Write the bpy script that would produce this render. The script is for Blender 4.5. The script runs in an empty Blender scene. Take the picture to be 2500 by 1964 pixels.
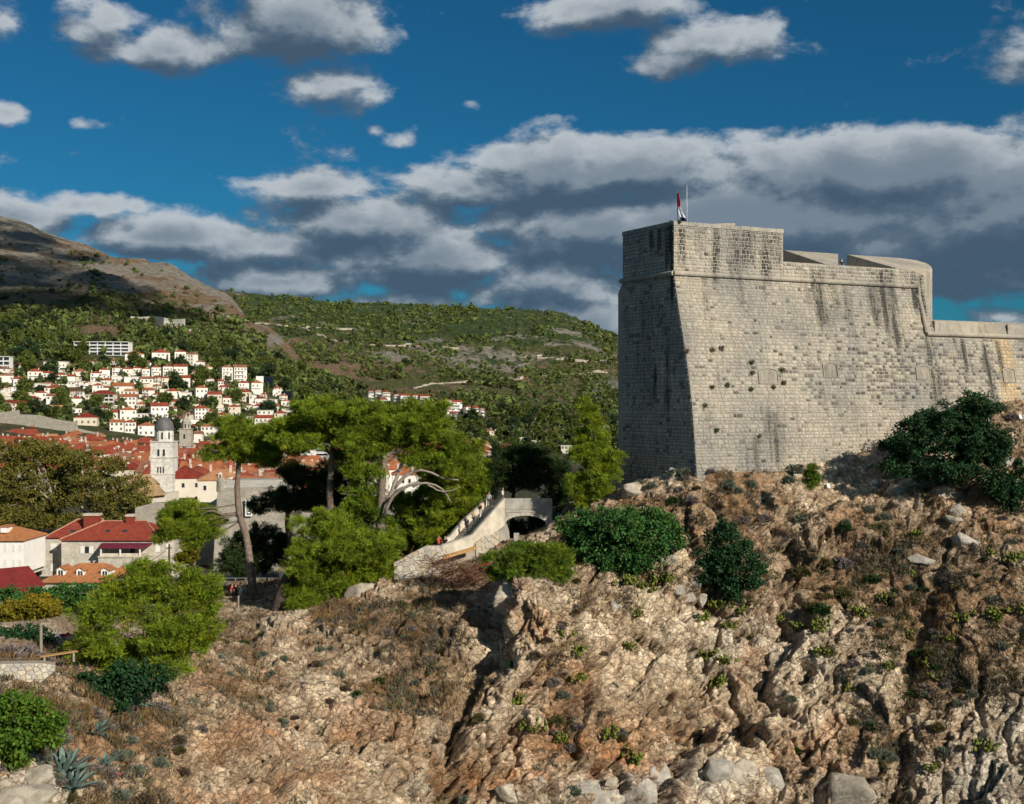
import bpy, bmesh, math, random
import numpy as np
from mathutils import Vector, Matrix

# ------------------------------------------------------------------ camera, sky, sun, exposure
SC = bpy.context.scene
COL = SC.collection
R = math.radians
F = 2700.0            # focal length in pixels of the 2500 px wide photograph
H = 40.0              # camera height above the sea
CAM = bpy.data.cameras.new('camera')
CAMO = bpy.data.objects.new('camera', CAM)
COL.objects.link(CAMO)
CAMO.location = (0, 0, H)
CAMO.rotation_euler = (R(90), 0, 0)
CAM.sensor_width = 36
CAM.lens = 36 * F / 2500
CAM.clip_start = 0.5
CAM.clip_end = 30000
SC.camera = CAMO

SUN_AZ, SUN_EL = R(41), R(28)      # sun stands behind the camera, to its right
SDIR = Vector((math.sin(SUN_AZ) * math.cos(SUN_EL), -math.cos(SUN_AZ) * math.cos(SUN_EL), math.sin(SUN_EL)))
sl = bpy.data.lights.new('sun', 'SUN')
sl.energy = 4.2
sl.angle = R(0.55)
sl.color = (1.0, 0.92, 0.79)
so = bpy.data.objects.new('sun', sl)
COL.objects.link(so)
so.rotation_euler = SDIR.to_track_quat('Z', 'Y').to_euler()

SC.view_settings.view_transform = 'Standard'
SC.view_settings.look = 'None'
SC.view_settings.gamma = 1
SC.view_settings.exposure = 0.42
SC.cycles.use_denoising = True
SC.cycles.use_adaptive_sampling = True
SC.cycles.adaptive_threshold = 0.035
SC.cycles.adaptive_min_samples = 12
SC.cycles.max_bounces = 4
SC.cycles.diffuse_bounces = 2
SC.cycles.glossy_bounces = 2
SC.cycles.transmission_bounces = 3
SC.cycles.transparent_max_bounces = 6
SC.cycles.caustics_reflective = False
SC.cycles.caustics_refractive = False


def P(u, v, Y):
    """point at depth Y that stands at pixel (u, v) of the photograph"""
    return Vector(((u - 1250) / F * Y, Y, H - (v - 982) / F * Y))


def px(n, Y):
    return n / F * Y


def build_world():
    w = bpy.data.worlds.new('World')
    SC.world = w
    w.use_nodes = True
    nt = w.node_tree
    nt.nodes.clear()
    N = nt.nodes.new
    L = nt.links.new

    def mth(op, a, b=None, c=None, t=nt):
        n = t.nodes.new('ShaderNodeMath')
        n.operation = op
        for i, x in enumerate((a, b, c)):
            if x is None:
                continue
            if isinstance(x, (int, float)):
                n.inputs[i].default_value = x
            else:
                t.links.new(x, n.inputs[i])
        return n.outputs[0]

    # --- cloud density as a group of (direction, azimuth/elevation)
    g = bpy.data.node_groups.new('cloud_density', 'ShaderNodeTree')
    g.interface.new_socket('Dir', in_out='INPUT', socket_type='NodeSocketVector')
    g.interface.new_socket('Ang', in_out='INPUT', socket_type='NodeSocketVector')
    g.interface.new_socket('Density', in_out='OUTPUT', socket_type='NodeSocketFloat')
    gi = g.nodes.new('NodeGroupInput')
    go = g.nodes.new('NodeGroupOutput')
    blobs = [  # centre u, v, radii, weight
        (2150, 430, 540, 120, .85), (2420, 535, 460, 165, 1.05), (1480, 430, 440, 100, .74), (1130, 460, 240, 68, .60),
        (1880, 550, 600, 150, .95), (1420, 560, 340, 100, .74), (2500, 430, 300, 140, .7), (2150, 600, 340, 95, .95),
        (760, 462, 200, 58, .55), (900, 545, 320, 85, .68), (1050, 630, 480, 110, .66), (1330, 690, 300, 110, .64),
        (700, 690, 300, 62, .57), (1420, 800, 240, 90, .72), (700, 595, 180, 52, .56), (980, 740, 330, 52, .50),
        (30, 525, 190, 62, .66), (190, 500, 150, 48, .58), (420, 578, 250, 70, .66), (570, 605, 140, 55, .56), (335, 507, 52, 32, .42),
        (250, 70, 150, 110, .52), (410, 125, 170, 75, .58), (530, 120, 120, 50, .40), (720, 40, 260, 150, .64), (830, 205, 160, 85, .50),
        (1480, 20, 260, 80, .58), (1720, 100, 220, 72, .55), (1640, 150, 150, 50, .46),
        (25, 275, 75, 36, .34), (15, 55, 100, 60, .50), (200, 305, 80, 28, .27), (190, 372, 64, 26, .27),
        (960, 232, 46, 38, .25), (1365, 284, 95, 26, .27), (980, 343, 52, 26, .28), (910, 318, 44, 22, .24), (1820, 332, 120, 34, .33), (2080, 335, 110, 40, .42),
        (2440, 775, 140, 36, .48), (2000, 120, 80, 60, .22), (1150, 250, 60, 26, .28),
        # the same weather goes on out of the frame
        (3300, 500, 700, 200, .7), (-700, 500, 600, 150, .7), (-500, -100, 400, 180, .6), (2900, 50, 400, 140, .55), (1250, -500, 500, 160, .55),
    ]
    tot = None
    for (u, v, ru, rv, wt) in blobs:
        az = math.atan((u - 1250) / F)
        el = math.atan((982 - v) / F * math.cos(az))
        mp = g.nodes.new('ShaderNodeMapping')
        mp.vector_type = 'TEXTURE'
        mp.inputs['Location'].default_value = (az, el, 0)
        mp.inputs['Scale'].default_value = (ru / F * 1.35, rv / F * 1.35, 1)
        g.links.new(gi.outputs['Ang'], mp.inputs['Vector'])
        gr = g.nodes.new('ShaderNodeTexGradient')
        gr.gradient_type = 'SPHERICAL'
        g.links.new(mp.outputs[0], gr.inputs[0])
        x = mth('MULTIPLY', gr.outputs['Fac'], wt * 2.1, t=g)
        tot = x if tot is None else mth('SMOOTH_MAX', tot, x, 0.22, t=g)

    def noise(scale, detail, rough, zs, seed, dist=0.0):
        mp = g.nodes.new('ShaderNodeMapping')
        mp.inputs['Scale'].default_value = (1, 1, zs)
        mp.inputs['Location'].default_value = (seed, seed * .37, 0)
        g.links.new(gi.outputs['Dir'], mp.inputs['Vector'])
        n = g.nodes.new('ShaderNodeTexNoise')
        n.inputs['Scale'].default_value = scale
        n.inputs['Detail'].default_value = detail
        n.inputs['Roughness'].default_value = rough
        n.inputs['Distortion'].default_value = dist
        g.links.new(mp.outputs[0], n.inputs['Vector'])
        return n.outputs['Fac']
    n1 = noise(14, 8, .58, 1.75, 3.1, .15)
    n2 = noise(45, 5, .6, 1.4, 7.7, .2)
    # broken cloud of the same kind all round, beyond the part of the sky that is drawn cloud by cloud
    mp = g.nodes.new('ShaderNodeMapping')
    mp.vector_type = 'TEXTURE'
    mp.inputs['Location'].default_value = (0, .18, 0)
    mp.inputs['Scale'].default_value = (.78, .52, 1)
    g.links.new(gi.outputs['Ang'], mp.inputs['Vector'])
    gr = g.nodes.new('ShaderNodeTexGradient')
    gr.gradient_type = 'SPHERICAL'
    g.links.new(mp.outputs[0], gr.inputs[0])
    n0 = noise(3.2, 3, .5, 1.6, 1.3)
    bank = mth('MULTIPLY', mth('SUBTRACT', n0, .36, t=g), 4.2, t=g)
    bank = mth('SUBTRACT', bank, mth('MULTIPLY', gr.outputs['Fac'], 6.0, t=g), t=g)
    tot = mth('MAXIMUM', tot, mth('MINIMUM', bank, 1.1, t=g), t=g)
    d = mth('ADD', tot, mth('MULTIPLY', mth('SUBTRACT', n1, .5, t=g), 1.75, t=g), t=g)
    d = mth('ADD', d, mth('MULTIPLY', mth('SUBTRACT', n2, .5, t=g), .30, t=g), t=g)
    g.links.new(d, go.inputs[0])

    tc = N('ShaderNodeTexCoord')
    sep = N('ShaderNodeSeparateXYZ')
    L(tc.outputs['Generated'], sep.inputs[0])
    az = mth('ARCTAN2', sep.outputs[0], sep.outputs[1])
    el = mth('ARCSINE', sep.outputs[2])

    def dens(daz, dl):
        ang = N('ShaderNodeCombineXYZ')
        L(mth('ADD', az, daz), ang.inputs[0])
        L(mth('ADD', el, dl), ang.inputs[1])
        vm = N('ShaderNodeVectorMath')
        vm.operation = 'ADD'
        L(tc.outputs['Generated'], vm.inputs[0])
        vm.inputs[1].default_value = (daz, 0, dl)
        gn = N('ShaderNodeGroup')
        gn.node_tree = g
        L(vm.outputs[0], gn.inputs['Dir'])
        L(ang.outputs[0], gn.inputs['Ang'])
        return gn.outputs[0]
    d0 = dens(0, 0)
    d1 = dens(.007, .019)

    def mapr(x, a, b, c=0.0, e=1.0, kind='SMOOTHSTEP'):
        n = N('ShaderNodeMapRange')
        n.interpolation_type = kind
        for i, q in enumerate((a, b, c, e)):
            n.inputs[1 + i].default_value = q
        L(x, n.inputs[0])
        return n.outputs[0]
    alpha = mapr(d0, .36, .76)
    above = mth('GREATER_THAN', sep.outputs[2], 0.004)
    alpha = mth('MULTIPLY', alpha, above)
    alpha = mth('MULTIPLY', alpha, .96)
    lit = mapr(mth('SUBTRACT', d0, d1), -.36, .42)
    thick = mapr(d0, .5, 1.7)
    lit = mth('MULTIPLY', lit, mth('SUBTRACT', 1.0, mth('MULTIPLY', thick, .50)))
    ramp = N('ShaderNodeValToRGB')
    cr = ramp.color_ramp
    cr.elements[0].position = 0.0
    cr.elements[0].color = (.075, .125, .190, 1)
    cr.elements[1].position = 1.0
    cr.elements[1].color = (.66, .71, .755, 1)
    e = cr.elements.new(.30)
    e.color = (.130, .190, .262, 1)
    e = cr.elements.new(.62)
    e.color = (.29, .355, .42, 1)
    L(lit, ramp.inputs[0])

    sky = N('ShaderNodeTexSky')
    sky.sky_type = 'NISHITA'
    sky.sun_disc = False
    sky.sun_elevation = SUN_EL
    sky.sun_rotation = math.pi - SUN_AZ
    sky.altitude = 100
    sky.air_density = 1.0
    sky.dust_density = 0.6
    sky.ozone_density = 3.0
    hs = N('ShaderNodeMixRGB')
    hs.blend_type = 'MULTIPLY'
    hs.inputs[0].default_value = 1.0
    hs.inputs[2].default_value = (.14, .71, .96, 1)
    L(sky.outputs[0], hs.inputs[1])
    b1 = N('ShaderNodeBackground')
    L(hs.outputs[0], b1.inputs[0])
    b1.inputs[1].default_value = 0.041
    b2 = N('ShaderNodeBackground')
    L(ramp.outputs[0], b2.inputs[0])
    b2.inputs[1].default_value = 0.60
    mx = N('ShaderNodeMixShader')
    L(alpha, mx.inputs[0])
    L(b1.outputs[0], mx.inputs[1])
    L(b2.outputs[0], mx.inputs[2])
    out = N('ShaderNodeOutputWorld')
    L(mx.outputs[0], out.inputs[0])
    w.cycles.sampling_method = 'MANUAL'
    w.cycles.sample_map_resolution = 512


build_world()

# ------------------------------------------------------------------ helpers: noise
rng = np.random.default_rng(11)
random.seed(5)


def _h(ix, iy, iz, seed):
    h = (ix.astype(np.uint32) * np.uint32(374761393)) + (iy.astype(np.uint32) * np.uint32(668265263)) + (iz.astype(np.uint32) * np.uint32(2246822519)) + np.uint32((seed * 1274126177) & 0xffffffff)
    h = (h ^ (h >> np.uint32(13))) * np.uint32(1274126177)
    h = (h ^ (h >> np.uint32(15))) * np.uint32(2654435761)
    return ((h ^ (h >> np.uint32(16))) & np.uint32(0xffffff)).astype(np.float32) / np.float32(0xffffff)


def vnoise(p, seed=0):
    """value noise in 0..1 at points p (n,3)"""
    i = np.floor(p).astype(np.int64)
    f = (p - i).astype(np.float32)
    f = f * f * f * (f * (f * 6 - 15) + 10)
    out = np.zeros(len(p), np.float32)
    for dx in (0, 1):
        wx = f[:, 0] if dx else 1 - f[:, 0]
        for dy in (0, 1):
            wy = f[:, 1] if dy else 1 - f[:, 1]
            for dz in (0, 1):
                wz = f[:, 2] if dz else 1 - f[:, 2]
                out += wx * wy * wz * _h(i[:, 0] + dx, i[:, 1] + dy, i[:, 2] + dz, seed)
    return out


def fbm(p, oct=4, seed=0, gain=.5, lac=2.03):
    a, s, t = 1.0, 0, 0
    q = np.asarray(p, np.float64)
    for o in range(oct):
        s = s + a * vnoise(q, seed + o * 17)
        t += a
        a *= gain
        q = q * lac + 3.7
    return s / t


def worley(p, seed=0):
    """F1, F2, id of the nearest cell and the vector from its centre"""
    i = np.floor(p).astype(np.int64)
    n = len(p)
    f1 = np.full(n, 9., np.float32)
    f2 = np.full(n, 9., np.float32)
    cid = np.zeros(n, np.float32)
    vec = np.zeros((n, 3), np.float32)
    for dx in (-1, 0, 1):
        for dy in (-1, 0, 1):
            for dz in (-1, 0, 1):
                jx, jy, jz = i[:, 0] + dx, i[:, 1] + dy, i[:, 2] + dz
                d = np.stack([p[:, 0] - jx - _h(jx, jy, jz, seed), p[:, 1] - jy - _h(jx, jy, jz, seed + 1), p[:, 2] - jz - _h(jx, jy, jz, seed + 2)], 1).astype(np.float32)
                r = np.sqrt((d * d).sum(1))
                m = r < f1
                f2 = np.where(m, f1, np.minimum(f2, r))
                f1 = np.where(m, r, f1)
                cid = np.where(m, _h(jx, jy, jz, seed + 9), cid)
                vec[m] = d[m]
    return f1, f2, cid, vec


def sstep(x, a, b):
    t = np.clip((x - a) / (b - a), 0, 1)
    return t * t * (3 - 2 * t)


# ------------------------------------------------------------------ helpers: objects
def mk(name, verts, faces, mat, parent=None, col=None, smooth=False, uv=None, mats=None, fmat=None):
    """one mesh object; faces an int array (n,3)/(n,4) or a list of lists; col per-vertex rgba"""
    me = bpy.data.meshes.new(name)
    verts = np.asarray(verts, np.float32)
    if isinstance(faces, np.ndarray):
        nf, k = faces.shape
        me.vertices.add(len(verts))
        me.vertices.foreach_set('co', verts.ravel())
        me.loops.add(nf * k)
        me.loops.foreach_set('vertex_index', faces.astype(np.int32).ravel())
        me.polygons.add(nf)
        me.polygons.foreach_set('loop_start', np.arange(0, nf * k, k, dtype=np.int32))
        me.polygons.foreach_set('loop_total', np.full(nf, k, np.int32))
        me.update(calc_edges=True)
    else:
        me.from_pydata([tuple(map(float, v)) for v in verts], [], faces)
    if smooth:
        me.polygons.foreach_set('use_smooth', np.ones(len(me.polygons), bool))
    if col is not None:
        a = me.color_attributes.new('Col', 'FLOAT_COLOR', 'POINT')
        c = np.asarray(col, np.float32)
        if c.shape[1] == 3:
            c = np.concatenate([c, np.ones((len(c), 1), np.float32)], 1)
        a.data.foreach_set('color', c.ravel())
    if uv is not None:
        l = me.uv_layers.new(name='UVMap')
        vi = np.zeros(len(me.loops), np.int32)
        me.loops.foreach_get('vertex_index', vi)
        l.data.foreach_set('uv', np.asarray(uv, np.float32)[vi].ravel())
    for m in (mats or [mat]):
        me.materials.append(m)
    if fmat is not None:
        me.polygons.foreach_set('material_index', np.asarray(fmat, np.int32))
    o = bpy.data.objects.new(name, me)
    COL.objects.link(o)
    if parent is not None:
        o.parent = parent
    return o


def tag(o, label=None, cat=None, group=None, kind=None):
    if label:
        o['label'] = label
    if cat:
        o['category'] = cat
    if group:
        o['group'] = group
    if kind:
        o['kind'] = kind
    return o


def thing(name, label, cat, loc=(0, 0, 0), group=None, rz=0):
    o = bpy.data.objects.new(name, None)
    o.empty_display_size = .2
    COL.objects.link(o)
    o.location = loc
    o.rotation_euler = (0, 0, rz)
    return tag(o, label, cat, group)


def part(t, name, verts, faces, mat, **k):
    """verts in world space, made local to the thing's own place (things with no turn)"""
    v = np.asarray(verts, np.float32) - np.array(t.location, np.float32)
    return mk(name, v, faces, mat, parent=t, **k)


def linkcopy(o, parent=None):
    c = o.copy()
    COL.objects.link(c)
    c.parent = parent
    return c


def copy_tree(o, parent=None):
    c = linkcopy(o, parent)
    for ch in o.children:
        copy_tree(ch, c)
    return c


class MB:
    """collects simple solids into one mesh"""

    def __init__(s):
        s.v, s.f, s.uv = [], [], []

    def add(s, v, f):
        b = len(s.v)
        s.v += [tuple(x) for x in v]
        s.f += [[i + b for i in q] for q in f]
        return s

    def box(s, x0, x1, y0, y1, z0, z1):
        return s.add([(x0, y0, z0), (x1, y0, z0), (x1, y1, z0), (x0, y1, z0), (x0, y0, z1), (x1, y0, z1), (x1, y1, z1), (x0, y1, z1)],
                     [[3, 2, 1, 0], [4, 5, 6, 7], [0, 1, 5, 4], [1, 2, 6, 5], [2, 3, 7, 6], [3, 0, 4, 7]])

    def prism(s, poly, z0, z1):
        """plan polygon (ccw) with per-corner or single bottom/top heights"""
        n = len(poly)
        zb = z0 if hasattr(z0, '__len__') else [z0] * n
        zt = z1 if hasattr(z1, '__len__') else [z1] * n
        v = [(p[0], p[1], zb[i]) for i, p in enumerate(poly)] + [(p[0], p[1], zt[i]) for i, p in enumerate(poly)]
        f = [list(range(n))[::-1], list(range(n, 2 * n))] + [[i, (i + 1) % n, n + (i + 1) % n, n + i] for i in range(n)]
        return s.add(v, f)

    def tube(s, pts, rad, k=8, cap=True):
        v, f = tube(pts, rad, k, cap)
        return s.add(v, f)

    def build(s, name, mat, parent=None, **k):
        return mk(name, s.v, s.f, mat, parent, **k)


def tube(pts, rad, k=8, cap=True):
    pts = [Vector(p) for p in pts]
    n = len(pts)
    if not hasattr(rad, '__len__'):
        rad = [rad] * n
    v, f = [], []
    ref = Vector((.31, .87, .38))
    for i, p in enumerate(pts):
        d = (pts[min(i + 1, n - 1)] - pts[max(i - 1, 0)]).normalized()
        a = d.cross(ref)
        if a.length < .05:
            a = d.cross(Vector((1, 0, 0)))
        a.normalize()
        b = d.cross(a)
        for j in range(k):
            t = 2 * math.pi * j / k
            v.append(p + (a * math.cos(t) + b * math.sin(t)) * rad[i])
    for i in range(n - 1):
        for j in range(k):
            f.append([i * k + j, i * k + (j + 1) % k, (i + 1) * k + (j + 1) % k, (i + 1) * k + j])
    if cap:
        f.append(list(range(k))[::-1])
        f.append([(n - 1) * k + j for j in range(k)])
    return [tuple(x) for x in v], f


def curve(pts, n=12, wob=0.0):
    """smooth Catmull-Rom through points"""
    pts = [Vector(p) for p in pts]
    q = [pts[0] * 2 - pts[1]] + pts + [pts[-1] * 2 - pts[-2]]
    out = []
    for i in range(1, len(q) - 2):
        m = max(2, n // (len(pts) - 1))
        for j in range(m):
            t = j / m
            a, b, c, d = q[i - 1], q[i], q[i + 1], q[i + 2]
            p = .5 * ((2 * b) + (c - a) * t + (2 * a - 5 * b + 4 * c - d) * t * t + (3 * b - a - 3 * c + d) * t ** 3)
            if wob:
                p = p + Vector((random.uniform(-wob, wob), random.uniform(-wob, wob), random.uniform(-wob, wob)))
            out.append(p)
    out.append(pts[-1])
    return out


# ------------------------------------------------------------------ helpers: materials
def base_mat(name):
    m = bpy.data.materials.new(name)
    m.use_nodes = True
    nt = m.node_tree
    b = nt.nodes['Principled BSDF']
    b.inputs['Specular IOR Level'].default_value = .25
    return m, nt, b


def nd(nt, kind, **k):
    n = nt.nodes.new(kind)
    for a, v in k.items():
        setattr(n, a, v)
    return n


def mixc(nt, fac, a, b, blend='MIX'):
    n = nd(nt, 'ShaderNodeMix', data_type='RGBA', blend_type=blend)
    for i, x in ((0, fac), (6, a), (7, b)):
        if isinstance(x, (int, float)):
            n.inputs[i].default_value = x
        elif isinstance(x, tuple):
            n.inputs[i].default_value = x if len(x) == 4 else (*x, 1)
        else:
            nt.links.new(x, n.inputs[i])
    return n.outputs[2]


def noise_out(nt, scale, detail=5, rough=.6, vec=None, stretch=None, what='Fac', dist=0):
    n = nd(nt, 'ShaderNodeTexNoise')
    n.inputs['Scale'].default_value = scale
    n.inputs['Detail'].default_value = detail
    n.inputs['Roughness'].default_value = rough
    n.inputs['Distortion'].default_value = dist
    if vec is None:
        vec = nd(nt, 'ShaderNodeTexCoord').outputs['Object']
    if stretch:
        mp = nd(nt, 'ShaderNodeMapping')
        mp.inputs['Scale'].default_value = stretch
        nt.links.new(vec, mp.inputs[0])
        vec = mp.outputs[0]
    nt.links.new(vec, n.inputs['Vector'])
    return n.outputs[what]


def ramp(nt, fac, *stops):
    n = nd(nt, 'ShaderNodeValToRGB')
    e = n.color_ramp.elements
    while len(e) < len(stops):
        e.new(.5)
    for i, (p, c) in enumerate(stops):
        e[i].position = p
        e[i].color = c if len(c) == 4 else (*c, 1)
    nt.links.new(fac, n.inputs[0])
    return n.outputs[0]


def g1(x):
    return (x, x, x, 1)


def bump(nt, b, height, strength=.5, dist=.1):
    n = nd(nt, 'ShaderNodeBump')
    n.inputs['Strength'].default_value = strength
    n.inputs['Distance'].default_value = dist
    nt.links.new(height, n.inputs['Height'])
    nt.links.new(n.outputs[0], b.inputs['Normal'])


def mat_simple(name, c1, c2=None, scale=2.0, rough=.85, bstr=.25, bdist=.03, world=False, detail=5, contrast=(.3, .7)):
    m, nt, b = base_mat(name)
    c2 = c2 or tuple(x * .72 for x in c1)
    vec = nd(nt, 'ShaderNodeNewGeometry').outputs['Position'] if world else None
    n = noise_out(nt, scale, detail, .65, vec)
    c = ramp(nt, n, (contrast[0], c2), (contrast[1], c1))
    nt.links.new(c, b.inputs['Base Color'])
    b.inputs['Roughness'].default_value = rough
    if bstr:
        bump(nt, b, n, bstr, bdist)
    return m


def mat_col(name, rough=.9, nscale=3.0, namt=.35, bstr=.4, bdist=.04, bscale=6.0):
    """colour from the mesh's own colour attribute, broken up by noise"""
    m, nt, b = base_mat(name)
    a = nd(nt, 'ShaderNodeVertexColor', layer_name='Col')
    n = noise_out(nt, nscale, 6, .65)
    f = ramp(nt, n, (.25, g1(1 - namt)), (.75, g1(1 + namt * .6)))
    nt.links.new(mixc(nt, 1.0, a.outputs[0], f, 'MULTIPLY'), b.inputs['Base Color'])
    b.inputs['Roughness'].default_value = rough
    if bstr:
        bump(nt, b, noise_out(nt, bscale, 6, .7), bstr, bdist)
    return m


def mat_leaf(name, c, var=.35, trans=.30):
    """leaf: colour varied by the mesh's colour attribute (r: light/dark, g: yellowing)"""
    m, nt, b = base_mat(name)
    a = nd(nt, 'ShaderNodeVertexColor', layer_name='Col')
    s = nd(nt, 'ShaderNodeSeparateColor')
    nt.links.new(a.outputs[0], s.inputs[0])
    dark = tuple(x * (1 - var) for x in c)
    light = tuple(x * (1 + var) for x in c)
    k = mixc(nt, s.outputs[0], dark, light)
    k = mixc(nt, s.outputs[1], k, (c[0] * 1.45 + .02, c[1] * 1.2, c[2] * .7))
    k = mixc(nt, s.outputs[2], k, (.10, .065, .035))
    nt.links.new(k, b.inputs['Base Color'])
    b.inputs['Roughness'].default_value = .65
    b.inputs['Specular IOR Level'].default_value = .2
    t = nd(nt, 'ShaderNodeBsdfTranslucent')
    nt.links.new(k, t.inputs[0])
    mx = nd(nt, 'ShaderNodeMixShader')
    mx.inputs[0].default_value = trans
    nt.links.new(b.outputs[0], mx.inputs[1])
    nt.links.new(t.outputs[0], mx.inputs[2])
    nt.links.new(mx.outputs[0], nt.nodes['Material Output'].inputs[0])
    return m


class Tps:
    """thin-plate spline through scattered (x, y) -> value"""

    def __init__(s, xy, val, lam=1e-4):
        s.p = np.asarray(xy, float) / 1000
        n = len(s.p)
        K = s.k(s.p) + lam * np.eye(n)
        Q = np.c_[np.ones(n), s.p]
        A = np.block([[K, Q], [Q.T, np.zeros((3, 3))]])
        s.w = np.linalg.solve(A, np.r_[np.asarray(val, float), 0, 0, 0])

    def k(s, q):
        d2 = ((q[:, None, :] - s.p[None]) ** 2).sum(2)
        return .5 * d2 * np.log(d2 + 1e-12)

    def __call__(s, u, v):
        q = np.c_[np.ravel(u), np.ravel(v)].astype(float) / 1000
        out = np.empty(len(q))
        for i in range(0, len(q), 100000):
            c = q[i:i + 100000]
            out[i:i + 100000] = s.k(c) @ s.w[:-3] + np.c_[np.ones(len(c)), c] @ s.w[-3:]
        return out.reshape(np.shape(u))


def ordinal(n):
    W = ['first', 'second', 'third', 'fourth', 'fifth', 'sixth', 'seventh', 'eighth', 'ninth', 'tenth', 'eleventh', 'twelfth', 'thirteenth', 'fourteenth', 'fifteenth', 'sixteenth', 'seventeenth', 'eighteenth', 'nineteenth', 'twentieth']
    if n <= 20:
        return W[n - 1]
    T = {2: 'twenty', 3: 'thirty', 4: 'forty', 5: 'fifty', 6: 'sixty', 7: 'seventy', 8: 'eighty', 9: 'ninety'}
    if n % 10 == 0:
        return {30: 'thirtieth', 40: 'fortieth', 50: 'fiftieth', 60: 'sixtieth', 70: 'seventieth', 80: 'eightieth', 90: 'ninetieth'}[n]
    return T[n // 10] + '-' + W[n % 10 - 1]

# ------------------------------------------------------------------ far terrain (town ground, hills) in polar rows
TU = [-700, -300, 0, 200, 400, 550, 650, 750, 900, 1100, 1350, 1520, 1800, 3300]
TY = [132, 200, 240, 300, 450, 620, 700, 800, 900, 1000, 1200, 1500, 1800, 2100, 2700, 3500, 4600]
TZ = np.array([
    [3, 6, 8, 10, 24, 36, 42, 55, 75, 98, 145, 235, 340, 430, 380, 350, 300],
    [3, 4, 6, 8, 20, 34, 40, 52, 72, 94, 140, 222, 325, 420, 360, 350, 300],
    [3, 3, 4, 6, 14, 27, 31, 44, 64, 87, 132, 208, 300, 394, 340, 340, 300],
    [3, 3, 4, 6, 11, 21, 26, 41, 63, 87, 131, 202, 278, 338, 300, 390, 320],
    [3, 3, 4, 5, 9, 15, 20, 36, 57, 78, 119, 182, 264, 238, 250, 388, 320],
    [3, 3, 4, 5, 7, 11, 16, 29, 46, 65, 103, 165, 212, 190, 258, 384, 320],
    [3, 3, 4, 5, 6, 8, 13, 24, 40, 55, 88, 140, 134, 136, 245, 371, 320],
    [3, 3, 4, 5, 6, 7, 10, 19, 30, 42, 68, 92, 98, 140, 248, 362, 320],
    [3, 3, 4, 5, 6, 6, 8, 14, 20, 28, 45, 70, 100, 142, 236, 352, 310],
    [3, 3, 4, 5, 5, 5, 6, 8, 11, 17, 33, 59, 90, 132, 226, 341, 300],
    [3, 3, 4, 5, 5, 5, 5, 6, 8, 12, 22, 46, 78, 122, 220, 328, 290],
    [3, 3, 4, 4, 4, 4, 4, 5, 6, 9, 18, 40, 70, 108, 186, 242, 230],
    [2, 2, 2, 2, 2, 2, 2, 3, 4, 6, 12, 25, 40, 60, 90, 110, 120],
    [2, 2, 2, 2, 2, 2, 2, 3, 4, 6, 8, 10, 12, 14, 20, 30, 40]], float)
_tyf = np.r_[np.linspace(132, 700, 72), np.geomspace(708, 4600, 190)]


def _pch(y):
    # smooth in depth: linear in the table then a light blur on the fine grid
    out = np.array([np.interp(_tyf, TY, row) for row in TZ])
    k = np.array([1, 3, 5, 3, 1.]) / 13
    pad = np.pad(out, ((0, 0), (2, 2)), 'edge')
    return sum(k[i] * pad[:, i:i + out.shape[1]] for i in range(5))


_tzf = _pch(None)


def ground_z(u, Y):
    """height of the far ground at picture column u (at eye level) and depth Y, with its relief"""
    u = np.asarray(u, float)
    Y = np.asarray(Y, float)
    fy = np.interp(Y, _tyf, np.arange(len(_tyf)))
    j = np.clip(fy.astype(int), 0, len(_tyf) - 2)
    t = fy - j
    fu = np.interp(u, TU, np.arange(len(TU)))
    i = np.clip(fu.astype(int), 0, len(TU) - 2)
    s = fu - i
    s = s * s * (3 - 2 * s) * .5 + s * .5
    z = (1 - s) * ((1 - t) * _tzf[i, j] + t * _tzf[i, j + 1]) + s * ((1 - t) * _tzf[i + 1, j] + t * _tzf[i + 1, j + 1])
    x = (u - 1250) / F * Y
    p = np.stack([np.ravel(x), np.ravel(Y), np.zeros(x.size)], 1)
    amp = np.interp(Y, [600, 800, 1200, 2000, 4000], [0, .8, 5, 12, 16])
    n = (fbm(p / 190, 5, 31, .55) - .5).reshape(x.shape)
    r = (1 - np.abs(fbm(p / 95 + 9, 4, 77, .5) * 2 - 1)).reshape(x.shape) - .62
    q = (1 - np.abs(fbm(p / 36 + 4, 4, 51, .55) * 2 - 1)).reshape(x.shape) - .62
    return z + amp * (n * 1.5 + r * .75) + np.interp(Y, [1000, 1300, 2400, 3600], [0, 5.5, 7.5, 5]) * q * 1.6


def hit_ground(u, v, y0=240, y1=4400):
    """first depth at which the sight line of pixel (u, v) meets the far ground"""
    Y = np.geomspace(y0, y1, 900)
    zl = H - (v - 982) / F * Y
    zg = ground_z(np.full_like(Y, u), Y)
    k = np.nonzero(zg > zl)[0]
    return float(Y[k[0]]) if len(k) else None


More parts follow.
